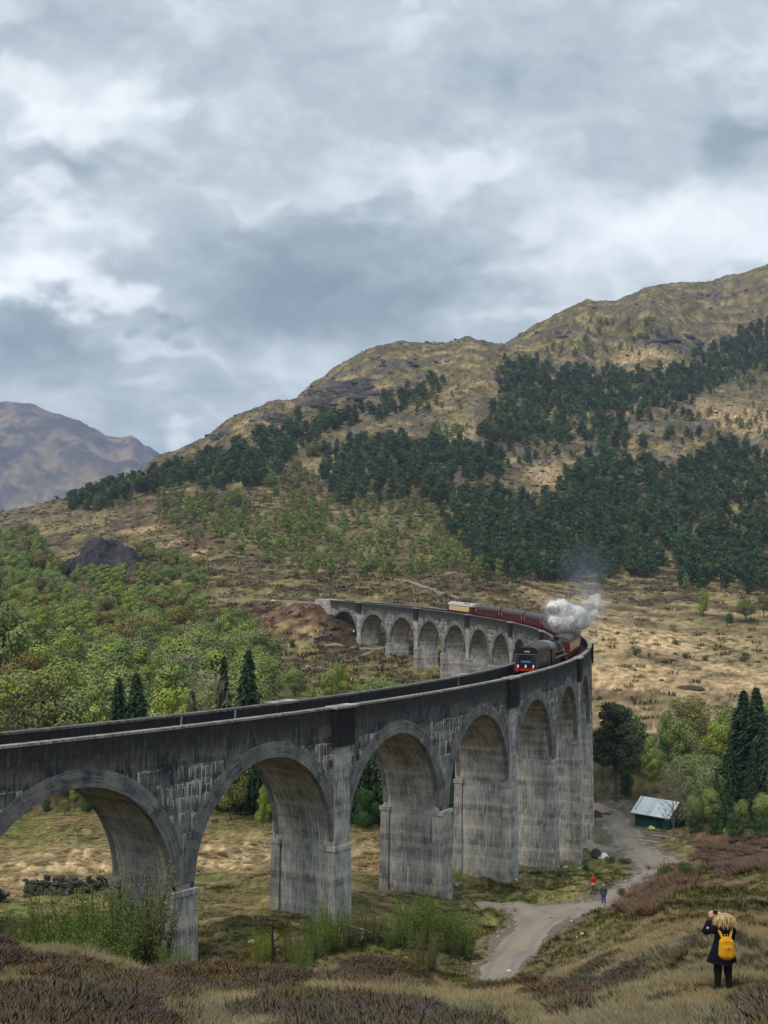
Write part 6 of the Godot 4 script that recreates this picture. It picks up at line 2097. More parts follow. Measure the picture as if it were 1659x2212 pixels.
func place_people() -> void:
	var skin_m := vmat("clothed figure", 0.85)
	woman(skin_m)
	# the couple on the track
	var at := hit(1282, 1932)
	var o := thing("person", at, 0.5)
	tag(o, "person in a red jacket and dark trousers standing on the track", "person")
	part("body", skin(figure_bones(Vector3(0.48, 0.03, 0.02), Vector3(0.09, 0.08, 0.075), Vector3(0.035, 0.02, 0.016), 0.35, 0.1), 0.02, 60.0, skin_m), o)
	part("jacket_hem", hem(0.86, 1.02, 0.2, 0.175, Vector3(0.5, 0.34, 0.33)).mesh(skin_m), o)
	at = hit(1304, 1955)
	o = thing("person", at, -0.15)
	tag(o, "person in dark blue jacket and bright blue jeans standing on the track", "person")
	part("body", skin(figure_bones(Vector3(0.035, 0.065, 0.095), Vector3(0.025, 0.05, 0.20), Vector3(0.30, 0.26, 0.2), 0.12, 0.03), 0.02, 60.0, skin_m), o)
	part("jacket_hem", hem(0.82, 1.0, 0.205, 0.18, Vector3(0.035, 0.065, 0.095)).mesh(skin_m), o)
	# spectators: a few builds, then copies
	var coats := [[Vector3(0.03, 0.03, 0.06), "dark navy coat"], [Vector3(0.05, 0.045, 0.09), "dark purple coat"], [Vector3(0.55, 0.54, 0.52), "white top"], [Vector3(0.025, 0.025, 0.028), "black coat"], [Vector3(0.07, 0.08, 0.16), "blue coat"]]
	var meshes := []
	var r := rng(3)
	for i in coats.size():
		meshes.append(skin(figure_bones(coats[i][0], Vector3(0.035, 0.035, 0.05), Vector3(0.06, 0.04, 0.03), [0.0, 0.9, 0.1, 0.6, 0.2][i], 0.05), 0.045, 40.0, skin_m))
	var spots := []
	for i in 14: spots.append([679 + i * 2.9 + r.randf_range(-0.8, 0.8), 1389 - i * 0.75 + r.randf_range(-1.0, 1.6), [0, 1, 3, 0, 4][r.randi() % 5], "in the line below the first far arch", "spectators in a line below the first far arch"])
	for d in [[691, 1403, 3, "sitting apart just below the line of spectators"], [697, 1403, 3, "second of two just below the line of spectators"], [764, 1372, 2, "in white under the first far arch"], [758, 1373, 3, "in dark beside the white one under the first far arch"], [655, 1430, 0, "alone on the slope above the pale footpath"], [573, 1449, 1, "left one of the pair low on the slope"], [594, 1447, 3, "right one of the pair low on the slope"], [703, 1386, 0, "at the right end of the line, a step apart"]]:
		spots.append([d[0], d[1], d[2], d[3], ""])
	for i in 16: spots.append([805 + r.randf_range(0, 95), 1228 + r.randf_range(-16, 10), [0, 1, 3, 3, 4][r.randi() % 5], "in the crowd at the hillside path's end", "spectators crowded at the end of the hillside path"])
	for i in 14: spots.append([925 + r.randf_range(0, 90), 1212 + r.randf_range(-18, 36), [0, 3, 3, 1, 4][r.randi() % 5], "on the dark slope above the train's tail", "spectators scattered above the train's tail"])
	for d in [[945, 1213, 2, "in white on the slope right of the crowd"], [1173, 1296, 2, "in white on the slope above the steam"], [887, 1232, 2, "in white just right of the crowd"], [1005, 1218, 3, "in dark at the right of the slope, near birches"], [1010, 1217, 2, "in white at the right of the slope, near birches"], [555, 1129, 3, "alone high on the hillside left of the birches"]]:
		spots.append([d[0], d[1], d[2], d[3], ""])
	var first := {}
	for s in spots:
		var p := hit(s[0], s[1])
		var k: int = s[2]
		var q: Node3D
		if first.has(k):
			q = first[k].duplicate()
			q.name = numbered("person")
			add_child(q, true)
		else:
			q = thing("person", p)
			part("body", meshes[k], q)
			first[k] = q
		q.position = p
		q.rotation.y = r.randf_range(-1.2, 1.2) + PI
		q.remove_meta("group")
		tag(q, "spectator wearing a %s %s" % [coats[k][1], s[3]], "person", "%s, %s" % [s[4], coats[k][1]] if s[4] else "")

func hem(y0: float, y1: float, r0: float, r1: float, col: Vector3, wave := 0.0, sq := 0.7, cx0 := 0.0) -> MB:
	var b := MB.new()
	b.col = Color(col.x, col.y, col.z)
	var n := 28
	for i in 5:
		var u := i / 4.0
		for k in n:
			var a := TAU * k / n
			var rr := lerpf(r0, r1, u) * (1.0 + wave * (1.0 - u) * sin(a * 5.0 + 1.0))
			b.vert(Vector3(cos(a) * rr + cx0 * (1.0 - u), lerpf(y0, y1, u) + wave * 0.3 * (1.0 - u) * sin(a * 3.0), sin(a) * rr * sq), Vector3(cos(a), 0.2, sin(a)).normalized())
	for i in 4:
		for k in n:
			var k2 := (k + 1) % n
			b.tri(i * n + k, (i + 1) * n + k2, i * n + k2); b.tri(i * n + k, (i + 1) * n + k, (i + 1) * n + k2)
	b.smooth()
	return b

func woman(m: Material) -> void:
	var navy := Vector3(0.006, 0.0065, 0.012)
	var black := Vector3(0.009, 0.009, 0.011)
	var shoe := Vector3(0.02, 0.018, 0.015)
	var at := Vector3(knoll.x, ground(knoll.x, knoll.y), -knoll.y)
	var o := thing("person", at, 0.0)
	var big := Vector3.ONE * 1.05
	o.scale = big
	tag(o, "blond woman in dark coat photographing with raised phone, seen from behind", "person")
	var b := [
		[Vector3(-0.1, 0.78, 0), Vector3(-0.118, 0.44, 0.0), 0.115, 0.082, black, 1.0], [Vector3(-0.118, 0.44, 0.0), Vector3(-0.128, 0.1, 0.02), 0.082, 0.062, black, 1.0],
		[Vector3(0.1, 0.78, 0), Vector3(0.1, 0.44, -0.02), 0.115, 0.082, black, 1.0], [Vector3(0.1, 0.44, -0.02), Vector3(0.12, 0.1, 0.0), 0.082, 0.062, black, 1.0],
		[Vector3(-0.13, 0.05, 0.05), Vector3(-0.15, 0.035, -0.16), 0.05, 0.036, shoe, 1.0], [Vector3(0.12, 0.05, 0.03), Vector3(0.15, 0.035, -0.17), 0.05, 0.036, shoe, 1.0],
		[Vector3(-0.01, 0.8, 0), Vector3(-0.02, 1.0, 0), 0.19, 0.18, navy, 0.8], [Vector3(-0.01, 1.0, 0), Vector3(0.01, 1.24, 0), 0.175, 0.19, navy, 0.68],
		[Vector3(-0.13, 1.3, 0), Vector3(0.16, 1.29, 0), 0.09, 0.09, navy, 0.95],
		[Vector3(-0.17, 1.29, 0), Vector3(-0.345, 1.235, -0.06), 0.088, 0.074, navy, 1.0], [Vector3(-0.345, 1.235, -0.06), Vector3(-0.245, 1.46, -0.14), 0.074, 0.056, navy, 1.0],
		[Vector3(-0.245, 1.46, -0.14), Vector3(-0.232, 1.49, -0.15), 0.032, 0.03, FLESH, 1.0],
		[Vector3(0.19, 1.28, 0), Vector3(0.205, 1.08, -0.12), 0.088, 0.072, navy, 1.0], [Vector3(0.205, 1.08, -0.12), Vector3(0.07, 1.40, -0.27), 0.07, 0.05, navy, 1.0],
		[Vector3(0.07, 1.40, -0.27), Vector3(0.05, 1.44, -0.28), 0.03, 0.028, FLESH, 1.0],
		[Vector3(0.02, 1.32, 0), Vector3(0.03, 1.42, -0.02), 0.06, 0.055, FLESH, 1.0]]
	b.append_array(head_bones(Vector3(0.035, 1.5, -0.03), Vector3(-0.15, 0, -1).normalized(), FLESH))
	part("body", skin(b, 0.0135, 75.0, m), o)
	part("hand", hand_mesh(Vector3(-0.232, 1.48, -0.15), Vector3(0.12, 1, 0.0), Vector3(0.6, 0, -0.8), 0.45, m), o)
	part("hand", hand_mesh(Vector3(0.05, 1.43, -0.28), Vector3(-0.35, 1, 0.0), Vector3(-0.6, 0, -0.8), 0.5, m), o)
	part("coat_skirt", hem(0.61, 1.0, 0.315, 0.205, navy, 0.05, 0.72, -0.05).mesh(m), o)
	var bd := MB.new()
	bd.col = Color(0.55, 0.56, 0.6)
	bd.ball(Vector3(-0.325, 1.31, 0.005), Vector3(0.026, 0.026, 0.012), 6, 8)
	part("sleeve_badge", bd.mesh(m), o)
	# hair: a full shoulder-length mass of strands
	var h := MB.new()
	var r := rng(12)
	var blond := Vector3(0.50, 0.37, 0.20)
	h.col = Color(0.33, 0.23, 0.13)
	h.ball(Vector3(0.045, 1.5, 0.0), Vector3(0.165, 0.125, 0.14), 10, 16)
	for i in 520:
		var a := r.randf() * TAU
		var e := r.randf_range(-0.25, 1.4)
		var d := Vector3(cos(a) * cos(e), sin(e), sin(a) * cos(e))
		if d.z < -0.55 and d.y < 0.35: continue
		var p0 := Vector3(0.045, 1.5, 0.0) + d * Vector3(0.16, 0.125, 0.14)
		var side := Vector3(d.x, 0, d.z).normalized()
		var p1 := p0 + side * r.randf_range(0.02, 0.06) + Vector3(r.randfn() * 0.012, -0.05, r.randfn() * 0.012)
		var p2 := p1 + side * r.randf_range(-0.015, 0.035) + Vector3(r.randfn() * 0.015, -r.randf_range(0.04, 0.12), r.randfn() * 0.015)
		if p2.y < 1.3: p2.y = 1.3 + r.randf() * 0.03
		var k := r.randf_range(0.55, 1.25)
		if absf(d.x) < 0.45 and d.z > 0.0 and d.y < 0.7: k *= r.randf_range(0.45, 0.9)     # darker lengths at the back
		h.col = Color(blond.x * k, blond.y * k, blond.z * k * 0.95)
		h.tube([p0, p1, p2], [0.011, 0.011, 0.004], 4, false)
	part("hair", h.mesh(vmat("hair", 0.6)), o)
	# phone in the raised hand
	var ph := MB.new()
	var pt := thing("phone", at + Vector3(-0.135, 1.585, -0.19) * 1.05, -0.1)
	pt.scale = big
	tag(pt, "dark phone held up sideways by the woman with the yellow backpack", "phone")
	ph.col = Color(0.03, 0.012, 0.016)
	ph.bx(0, 0, 0, 0.15, 0.074, 0.009)
	part("case", ph.mesh(m), pt)
	var lens := MB.new()
	lens.col = Color(0.02, 0.02, 0.022)
	for y in [-0.018, 0.014]: lens.tube([Vector3(-0.055, y, -0.005), Vector3(-0.055, y, -0.008)], [0.01, 0.01], 10)
	part("camera_lens", lens.mesh(m), pt)
	var scr := MB.new()
	scr.col = Color(0.015, 0.016, 0.02)
	scr.bx(0, 0, 0.006, 0.14, 0.066, 0.002)
	part("screen", scr.mesh(m), pt)
	# backpack
	var bp := thing("backpack", at + Vector3(0.02, 0.70, 0.13) * 1.05, 0.0)
	bp.scale = big
	tag(bp, "mustard yellow backpack on the blond woman's back", "backpack")
	var mus := Vector3(0.55, 0.27, 0.015)
	part("bag", skin([[Vector3(-0.07, 0.13, 0.06), Vector3(-0.06, 0.36, 0.05), 0.105, 0.095, mus, 0.8], [Vector3(0.07, 0.13, 0.06), Vector3(0.06, 0.36, 0.05), 0.105, 0.095, mus, 0.8], [Vector3(0, 0.11, 0.06), Vector3(0, 0.40, 0.04), 0.11, 0.085, mus, 0.8]], 0.012, 60.0, m), bp)
	part("front_pocket", skin([[Vector3(-0.055, 0.12, 0.13), Vector3(-0.05, 0.26, 0.125), 0.07, 0.06, mus * 0.9, 0.6], [Vector3(0.055, 0.12, 0.13), Vector3(0.05, 0.26, 0.125), 0.07, 0.06, mus * 0.9, 0.6]], 0.012, 60.0, m), bp)
	var zp := MB.new()
	zp.col = Color(0.20, 0.09, 0.01)
	var arc := []
	var ar := []
	for i in 9:
		var a := PI * i / 8.0
		arc.append(Vector3(cos(a) * 0.1, 0.36 + sin(a) * 0.035, 0.128 - absf(cos(a)) * 0.012))
		ar.append(0.006)
	zp.tube(arc, ar, 6)
	part("zip", zp.mesh(m), bp)
	var lg := MB.new()
	lg.col = Color(0.10, 0.05, 0.015)
	lg.ball(Vector3(0.02, 0.27, 0.168), Vector3(0.034, 0.014, 0.012), 6, 10)
	lg.col = Color(0.50, 0.33, 0.10)
	lg.ball(Vector3(0.02, 0.248, 0.172), Vector3(0.05, 0.008, 0.008), 6, 10)
	part("logo", lg.mesh(m), bp)
	for s in [-1, 1]:
		var st := MB.new()
		st.col = Color(mus.x * 0.95, mus.y * 1.05, mus.z * 2.0)
		var pts := [Vector3(s * 0.075, 0.44, 0.03), Vector3(s * 0.12, 0.56, -0.015), Vector3(s * 0.15, 0.66, -0.08), Vector3(s * 0.14, 0.6, -0.2), Vector3(s * 0.15, 0.4, -0.27)]
		for i in 4:
			var p: Vector3 = pts[i]
			var q: Vector3 = pts[i + 1]
			var d := (q - p).normalized()
			var x := Vector3.RIGHT
			x = (x - d * x.dot(d)).normalized()
			st.box(Transform3D(Basis(x, d, x.cross(d)), (p + q) * 0.5), Vector3(0.05, p.distance_to(q) + 0.015, 0.014))
		part("strap", st.mesh(m), bp)
	var hl := MB.new()
	hl.col = Color(0.5, 0.26, 0.02)
	hl.tube([Vector3(-0.04, 0.47, 0.02), Vector3(-0.03, 0.52, 0.02), Vector3(0.03, 0.52, 0.02), Vector3(0.04, 0.47, 0.02)], [0.01, 0.01, 0.01, 0.01], 6)
	part("handle", hl.mesh(m), bp)


# ---------- the shed, walls, stones and litter ----------

func rock_mesh(r: RandomNumberGenerator, col: Vector3, flat := 0.6) -> MB:
	var b := MB.new()
	b.col = Color(col.x, col.y, col.z)
	b.ball(Vector3.ZERO, Vector3(0.5, 0.5 * flat, 0.5), 4, 7)
	var push := {}
	for i in b.v.size():
		var p := b.v[i]
		var key := (p * 20.0).round()
		if not push.has(key): push[key] = r.randf_range(0.72, 1.22)
		b.v[i] = p * push[key]
	# flat facets
	var o := MB.new()
	for t in range(0, b.ix.size(), 3):
		var p0 := b.v[b.ix[t]]
		var p1 := b.v[b.ix[t + 2]]
		var p2 := b.v[b.ix[t + 1]]
		var nn := (p1 - p0).cross(p2 - p0)
		if nn.length() < 1e-7: continue
		var k := r.randf_range(0.85, 1.15)
		o.col = Color(col.x * k, col.y * k, col.z * k)
		var i := o.v.size()
		for p in [p0, p1, p2]: o.vert(p, nn.normalized())
		o.tri(i, i + 1, i + 2)
	return o

func build_small() -> void:
	var stone := vmat("weathered stone", 0.95)
	var r := rng(51)
	# ruined dry stone wall in the meadow
	var dark := []
	for i in 5: dark.append(rock_mesh(r, [Vector3(0.05, 0.048, 0.05), Vector3(0.075, 0.072, 0.07), Vector3(0.04, 0.04, 0.042), Vector3(0.10, 0.1, 0.1), Vector3(0.06, 0.05, 0.04)][i], 0.7).mesh(stone))
	for run in [[[52, 1937, 132, 1930, 190, 1928, 225, 1916, 262, 1905], [1.25, 1.3, 1.1, 0.7, 0.5], "tumbled dry stone wall of dark stones in the meadow under the leftmost arch"], [[-30, 1950, 12, 1946], [1.2, 0.9], "short end of dark stone wall at the left edge of the meadow"]]:
		var pts := []
		for i in range(0, run[0].size(), 2): pts.append(hit(run[0][i], run[0][i + 1]))
		var o := thing("dry_stone_wall", pts[0])
		tag(o, run[2], "stone wall")
		for i in pts.size() - 1:
			var a: Vector3 = pts[i]
			var b: Vector3 = pts[i + 1]
			var ln := a.distance_to(b)
			var n := int(ln / 0.33) + 1
			for q in n:
				var u := (q + r.randf() * 0.6) / n
				var high: float = lerpf(run[1][i], run[1][i + 1], u) * r.randf_range(0.55, 1.1)
				var lay := 0.0
				while lay < high:
					var p := a.lerp(b, u) + Vector3(r.randf_range(-0.1, 0.1), 0, r.randf_range(-0.25, 0.25))
					p.y = ground(p.x, -p.z) + lay + 0.08
					var s := part("stone", dark[r.randi() % 5], o)
					s.transform = Transform3D(Basis.from_euler(Vector3(r.randf_range(-0.25, 0.25), r.randf() * TAU, r.randf_range(-0.25, 0.25))).scaled(Vector3(r.randf_range(0.5, 0.9), r.randf_range(0.5, 0.75), r.randf_range(0.45, 0.65))), p - pts[0])
					lay += r.randf_range(0.22, 0.32)
	# boulders
	var pale := []
	for i in 3: pale.append(rock_mesh(r, [Vector3(0.52, 0.5, 0.47), Vector3(0.40, 0.39, 0.37), Vector3(0.33, 0.31, 0.29)][i], 0.5).mesh(stone))
	var rocks := [[1100, 2099, 16, 9, 0, "white boulder at the bottom end of the gravel track"], [926, 2108, 24, 14, 0, "pale rounded boulder in the heather left of the track end"], [1212, 2197, 30, 11, 0, "flat pale rock near the bottom edge below the track"], [1258, 2018, 10, 8, 0, "white stone beside the ditch right of the track"], [1247, 2025, 8, 6, 0, "smaller white stone beside the ditch right of the track"], [876, 2068, 9, 6, 0, "small white stone right of the fallen pole"], [1300, 1855, 20, 10, 0, "white block on the grass by the tall pier"], [1222, 1874, 14, 8, 0, "white block at the foot of the fifth pier"], [1250, 1876, 9, 6, 1, "grey stone at the foot of the fifth pier"], [1000, 1958, 16, 6, 1, "flat grey stone left of the track spur"],
		[1055, 1893, 10, 6, 1, "pale stone below the third pier's grass"], [1115, 1900, 9, 5, 0, "small white stone on the grass before the fourth pier"], [1020, 1965, 8, 4, 0, "tiny white stone on the green before the spur"], [1080, 1878, 8, 5, 0, "small white stone at the fourth pier's corner"], [940, 1948, 7, 4, 1, "tiny pale stone at the third pier's foot"], [600, 2052, 8, 6, 0, "small white stone by the yellow-green bush"], [1265, 1800, 12, 9, 1, "grey stone heap by the last pier"], [545, 2034, 22, 9, 2, "flat grey stone in the grass right of the leftmost pier"], [590, 1298, 12, 6, 0, "white stone on the brown embankment"], [665, 1440, 14, 6, 1, "pale slab beside the footpath"], [1235, 1990, 8, 4, 1, "pale pebble patch at the junction"], [840, 1419, 10, 5, 0, "white stone right of the pale footpath"]]
	for d in rocks:
		var p := hit(d[0], d[1])
		var s: float = d[2] / F * -p.z
		var o := part("boulder", pale[d[4]], self)
		o.transform = Transform3D(Basis(Vector3.UP, r.randf() * TAU).scaled(Vector3(s, s * float(d[3]) / d[2] * 1.7, s * 0.8)), p)
		tag(o, d[5], "boulder")
	for d in [[502, 1997, 15, 11, "dark brown boulder in the grass between the first two piers"], [1392, 1307, 40, 20, "dark rock outcrop on the moor's upper edge"], [1490, 1488, 60, 14, "dark peat bank above the spruces"], [1365, 1296, 20, 12, "small dark rock above the moor"]]:
		var p := hit(d[0], d[1])
		var s: float = d[2] / F * -p.z
		var o := part("boulder", dark[4], self)
		o.transform = Transform3D(Basis(Vector3.UP, r.randf() * TAU).scaled(Vector3(s, s * float(d[3]) / d[2] * 1.6, s * 0.7)), p)
		tag(o, d[4], "boulder")
	# the crags on the skyline
	var crag_m := []
	for i in 4: crag_m.append(rock_mesh(r, [Vector3(0.07, 0.066, 0.07), Vector3(0.055, 0.053, 0.058), Vector3(0.085, 0.08, 0.08), Vector3(0.06, 0.056, 0.055)][i], 0.9).mesh(stone))
	for d in [[760, 838, 46, 17, 26, "big dark cliff on the hill's left crest"], [708, 850, 40, 12, 16, "lower dark crag left of the big cliff"], [688, 874, 40, 7, 14, "flat dark rock band below the crags"], [610, 906, 40, 5, 10, "thin dark rock band on the left crest above the pines"], [470, 940, 26, 8, 9, "small dark rocks on the left crest"], [1440, 735, 70, 12, 14, "broken grey rocks high on the right hill"], [1190, 722, 40, 8, 9, "grey rocks beside the saddle on the skyline"], [850, 780, 50, 10, 10, "grey rocks on the round middle summit"], [1545, 640, 46, 7, 8, "grey rocks near the right skyline"]]:
		var c := hit(d[0], d[1])
		var o := thing("crag", c)
		tag(o, d[5], "crag")
		for i in d[4]:
			var p := hit(d[0] + r.randf_range(-1, 1) * d[2], d[1] + r.randf_range(-1, 1) * d[3])
			if p.z < -2200: continue
			var sc := r.randf_range(7.0, 17.0) * (1.0 if d[3] > 11 else 0.6)
			var q := part("rock", crag_m[r.randi() % 4], o)
			q.transform = Transform3D(Basis.from_euler(Vector3(r.randf_range(-0.3, 0.3), r.randf() * TAU, r.randf_range(-0.3, 0.3))).scaled(Vector3(sc * 1.2, sc * r.randf_range(0.5, 0.9), sc)), p - c - Vector3(0, sc * 0.18, 0))
	# spoil heap of dark slate
	spoil_heap(stone)
	# fallen pale pole in the heather, dead stump by the pier
	var p0 := hit(744, 2012)
	var p1 := hit(836, 2038)
	var pole := thing("fallen_pole", p0)
	tag(pole, "long pale pole lying aslant at the heather's edge", "pole")
	var pb := MB.new()
	pb.col = Color(0.42, 0.41, 0.40)
	pb.tube([Vector3(0, 0.5, 0), (p1 - p0) * 0.5 + Vector3(0, 0.5, 0), p1 - p0 + Vector3(0, 0.35, 0)], [0.06, 0.065, 0.05], 7)
	part("shaft", pb.mesh(stone), pole)
	var at := spot(598, 80)
	var st := thing("dead_stump", at)
	tag(st, "thin blackened dead tree stump before the second pier", "dead tree")
	var sb := MB.new()
	sb.col = Color(0.03, 0.027, 0.025)
	sb.tube([Vector3(0, -0.2, 0), Vector3(0.03, 0.9, 0), Vector3(-0.02, 1.8, 0.02), Vector3(0.02, 2.9, 0)], [0.12, 0.09, 0.07, 0.03], 7)
	part("trunk", sb.mesh(stone), st)
	for d in [[1.5, 0.6, 0.5], [1.9, -0.5, 0.45], [2.3, 0.35, 0.4]]:
		var lb := MB.new()
		lb.col = Color(0.035, 0.03, 0.027)
		lb.tube([Vector3(0, d[0], 0), Vector3(d[1] * 0.6, d[0] + d[2] * 0.6, 0.1), Vector3(d[1], d[0] + d[2], 0.05)], [0.045, 0.03, 0.012], 5)
		part("branch", lb.mesh(stone), st)
	shed()
	# planks, logs and sheets lying about
	var wood_m := vmat("old timber", 0.9)
	var planks := [[1322, 1722, 1362, 1722, "pale log lying behind the track at the pine", Vector3(0.30, 0.26, 0.21)], [1395, 1800, 1440, 1803, "long plank lying in front of the shed", Vector3(0.28, 0.24, 0.19)], [1408, 1806, 1445, 1810, "grey plank nearest the rough grass by the shed", Vector3(0.32, 0.31, 0.29)], [1340, 1805, 1392, 1812, "sandy beam on the bare ground before the shed", Vector3(0.42, 0.30, 0.17)], [1380, 1816, 1425, 1822, "broken pale board at the edge of the rough grass", Vector3(0.36, 0.34, 0.31)], [1285, 1757, 1320, 1761, "dark red plank by the last pier's far side", Vector3(0.13, 0.05, 0.04)], [975, 1707, 1000, 1707, "pale log seen through the fourth arch", Vector3(0.33, 0.3, 0.26)]]
	for d in planks:
		var a := hit(d[0], d[1])
		var b := hit(d[2], d[3])
		var o := thing("plank", a)
		tag(o, d[4], "plank")
		var q := MB.new()
		q.col = Color(d[5].x, d[5].y, d[5].z)
		var dd := (b - a)
		var dir := dd.normalized()
		var side := dir.cross(Vector3.UP).normalized()
		q.box(Transform3D(Basis(dir, side.cross(dir), side), dd * 0.5 + Vector3(0, 0.14, 0)), Vector3(dd.length(), 0.14, 0.3))
		part("board", q.mesh(wood_m), o)
	var sheets := [[1306, 1852, 20, 11, "white crumpled sheet lying on the grass by the track", Vector3(0.78, 0.78, 0.78)], [1288, 1848, 26, 16, "dark crumpled tarpaulin beside the white sheet", Vector3(0.06, 0.045, 0.045)], [1290, 1765, 22, 16, "dark red heap by the last pier", Vector3(0.10, 0.03, 0.03)], [1408, 1790, 12, 6, "yellowish bag in front of the shed", Vector3(0.5, 0.40, 0.2)], [1265, 1880, 12, 12, "black bin by the tall pier's foot", Vector3(0.012, 0.018, 0.014)]]
	for d in sheets:
		var p := hit(d[0], d[1])
		var w: float = d[2] / F * -p.z
		var o := thing("tarpaulin" if d[2] > 12 else "bag", p)
		tag(o, d[4], "tarpaulin" if d[2] > 12 else "bag")
		var q := MB.new()
		q.col = Color(d[5].x, d[5].y, d[5].z)
		var n := 7
		for i in n:
			for j in n:
				var x := (i / (n - 1.0) - 0.5) * w
				var z := (j / (n - 1.0) - 0.5) * w * 1.2
				var edge := maxf(absf(i / (n - 1.0) - 0.5), absf(j / (n - 1.0) - 0.5)) * 2.0
				q.vert(Vector3(x + r.randf_range(-0.1, 0.1), (1.0 - edge * edge) * d[3] / F * -p.z * r.randf_range(0.5, 1.1) + 0.02, z), Vector3.UP)
		for i in n - 1:
			for j in n - 1:
				var a := i * n + j
				q.tri(a, a + 1, a + n + 1); q.tri(a, a + n + 1, a + n)
		q.smooth()
		part("cover", q.mesh(vmat("crumpled sheet", 0.6)), o)

func spoil_heap(stone: Material) -> void:
	var foot := [112, 1225, 150, 1240, 200, 1248, 250, 1252, 292, 1222]
	var top := hit(205, 1204)
	var base := hit(200, 1240)
	var o := thing("spoil_heap", base)
	tag(o, "steep cone of dark slate spoil above the left wood", "spoil heap")
	var b := MB.new()
	var nx := 60
	var nf := 34
	var d := -base.z
	var wide := 205.0 / F * d * 0.5
	var high := 82.0 / F * d
	for j in nf:
		for i in nx:
			var u := i / (nx - 1.0) * 2.0 - 1.0
			var w := j / (nf - 1.0)
			var x := u * wide * 1.05
			var z := -w * 34.0 + 2.0
			var cone := maxf(0.0, 1.0 - sqrt(pow(absf(u + 0.08), 1.5) + pow((w - 0.62) / 0.66, 2.0) * 0.9))
			var wx := base.x + x
			var wz := -base.z - z
			var y := ground(wx, wz) + pow(cone, 0.8) * high * 0.9 - 0.6 + (nA.get_noise_2d(wx * 2.0, wz * 2.0) * 3.0 + nB.get_noise_2d(wx * 1.2, wz * 1.2) * 1.6) * minf(cone * 3.0, 1.0)
			var k := 0.8 + nB.get_noise_2d(wx * 0.8, wz * 0.3) * 0.9 + nC.get_noise_2d(wx, wz) * 0.8
			b.col = Color(0.045 * k, 0.044 * k, 0.048 * k)
			b.vert(Vector3(wx, y, -wz) - base, Vector3.UP)
	for j in nf - 1:
		for i in nx - 1:
			var a := j * nx + i
			b.tri(a, a + 1, a + nx + 1); b.tri(a, a + nx + 1, a + nx)
	b.smooth()
	part("slope", b.mesh(stone), o)

func shed() -> void:
	var corner := hit(1372, 1786)
	var o := thing("shed", corner, 0.0)
	tag(o, "small dark green timber shed with a pale blue tin roof", "shed")
	# the long wall runs right and towards us from the corner; local x along it, local z outwards from it
	var dx := Vector3(0.70, 0, 0.714).normalized()
	var dz := Vector3(-dx.z, 0, dx.x)
	o.transform = Transform3D(Basis(dx, Vector3.UP, dz), corner)
	var L := 5.9
	var W := 4.6
	var H := 2.75
	var RH := 1.75
	var r := rng(6)
	var pm := vmat("shed paint", 0.7)
	for side in [0, 1]:
		for i in 13:
			var y := i * H / 13.0
			var b := MB.new()
			var k := r.randf_range(0.8, 1.2)
			b.col = Color(0.012 * k, 0.062 * k, 0.052 * k) if i < 9 else Color(0.018 * k, 0.03 * k, 0.032 * k)
			b.bx(L * 0.5, y + H / 26.0 - 0.2, (0.02 if side == 0 else -W) + (0.012 if i % 2 else 0.0), L, H / 13.0 + 0.03, 0.05)
			part("plank", b.mesh(pm), o)
	for e in [0, 1]:
		for i in 18:
			var y := i * (H + RH) / 18.0
			var half := W * 0.5 if y < H else W * 0.5 * (1.0 - (y - H) / RH)
			if half < 0.15: continue
			var b := MB.new()
			var k := r.randf_range(0.8, 1.2)
			b.col = Color(0.012 * k, 0.055 * k, 0.048 * k)
			b.bx((0.0 if e == 0 else L) + (0.01 if i % 2 else 0.0), y + 0.1 - 0.2, -W * 0.5, 0.05, (H + RH) / 18.0 + 0.03, half * 2.0 - 0.06)
			part("plank", b.mesh(pm), o)
	var rm := mat("tin roof", Color(0.50, 0.60, 0.66), 0.45, 0.15)
	for side in [0, 1]:
		for i in 10:
			var b := MB.new()
			var z0 := 0.55 if side == 0 else -W - 0.55
			var zr := -W * 0.5
			var x0 := -0.5 + i * (L + 1.0) / 10.0
			var x1 := x0 + (L + 1.0) / 10.0 - 0.012
			var ye := H - 0.2 - 0.4
			var yr := H - 0.2 + RH
			var lift := 0.012 * (i % 2)
			for c in 4:       # corrugation
				var xa := lerpf(x0, x1, c / 4.0)
				var xm := lerpf(x0, x1, (c + 0.5) / 4.0)
				var xb := lerpf(x0, x1, (c + 1) / 4.0)
				b.quad(Vector3(xa, ye + lift, z0), Vector3(xm, ye + lift + 0.04, z0), Vector3(xm, yr + lift + 0.04, zr), Vector3(xa, yr + lift, zr))
				b.quad(Vector3(xm, ye + lift + 0.04, z0), Vector3(xb, ye + lift, z0), Vector3(xb, yr + lift, zr), Vector3(xm, yr + lift + 0.04, zr))
			part("roof_sheet", b.mesh([rm, rm, mat("stained tin roof", Color(0.42, 0.48, 0.50), 0.6, 0.1), rm, mat("dull tin roof", Color(0.46, 0.54, 0.585), 0.5, 0.12)][(i * 3 + side) % 5]), o)
	var gt := MB.new()
	gt.col = Color(0.05, 0.055, 0.06)
	gt.tube([Vector3(-0.5, H - 0.66, 0.6), Vector3(L + 0.5, H - 0.66, 0.6)], [0.07, 0.07], 8)
	part("gutter", gt.mesh(pm), o)
	var dr := MB.new()
	dr.col = Color(0.01, 0.03, 0.026)
	dr.bx(4.4, 0.85, 0.07, 1.0, 2.0, 0.05)
	part("door", dr.mesh(pm), o)


# ---------- sky ----------

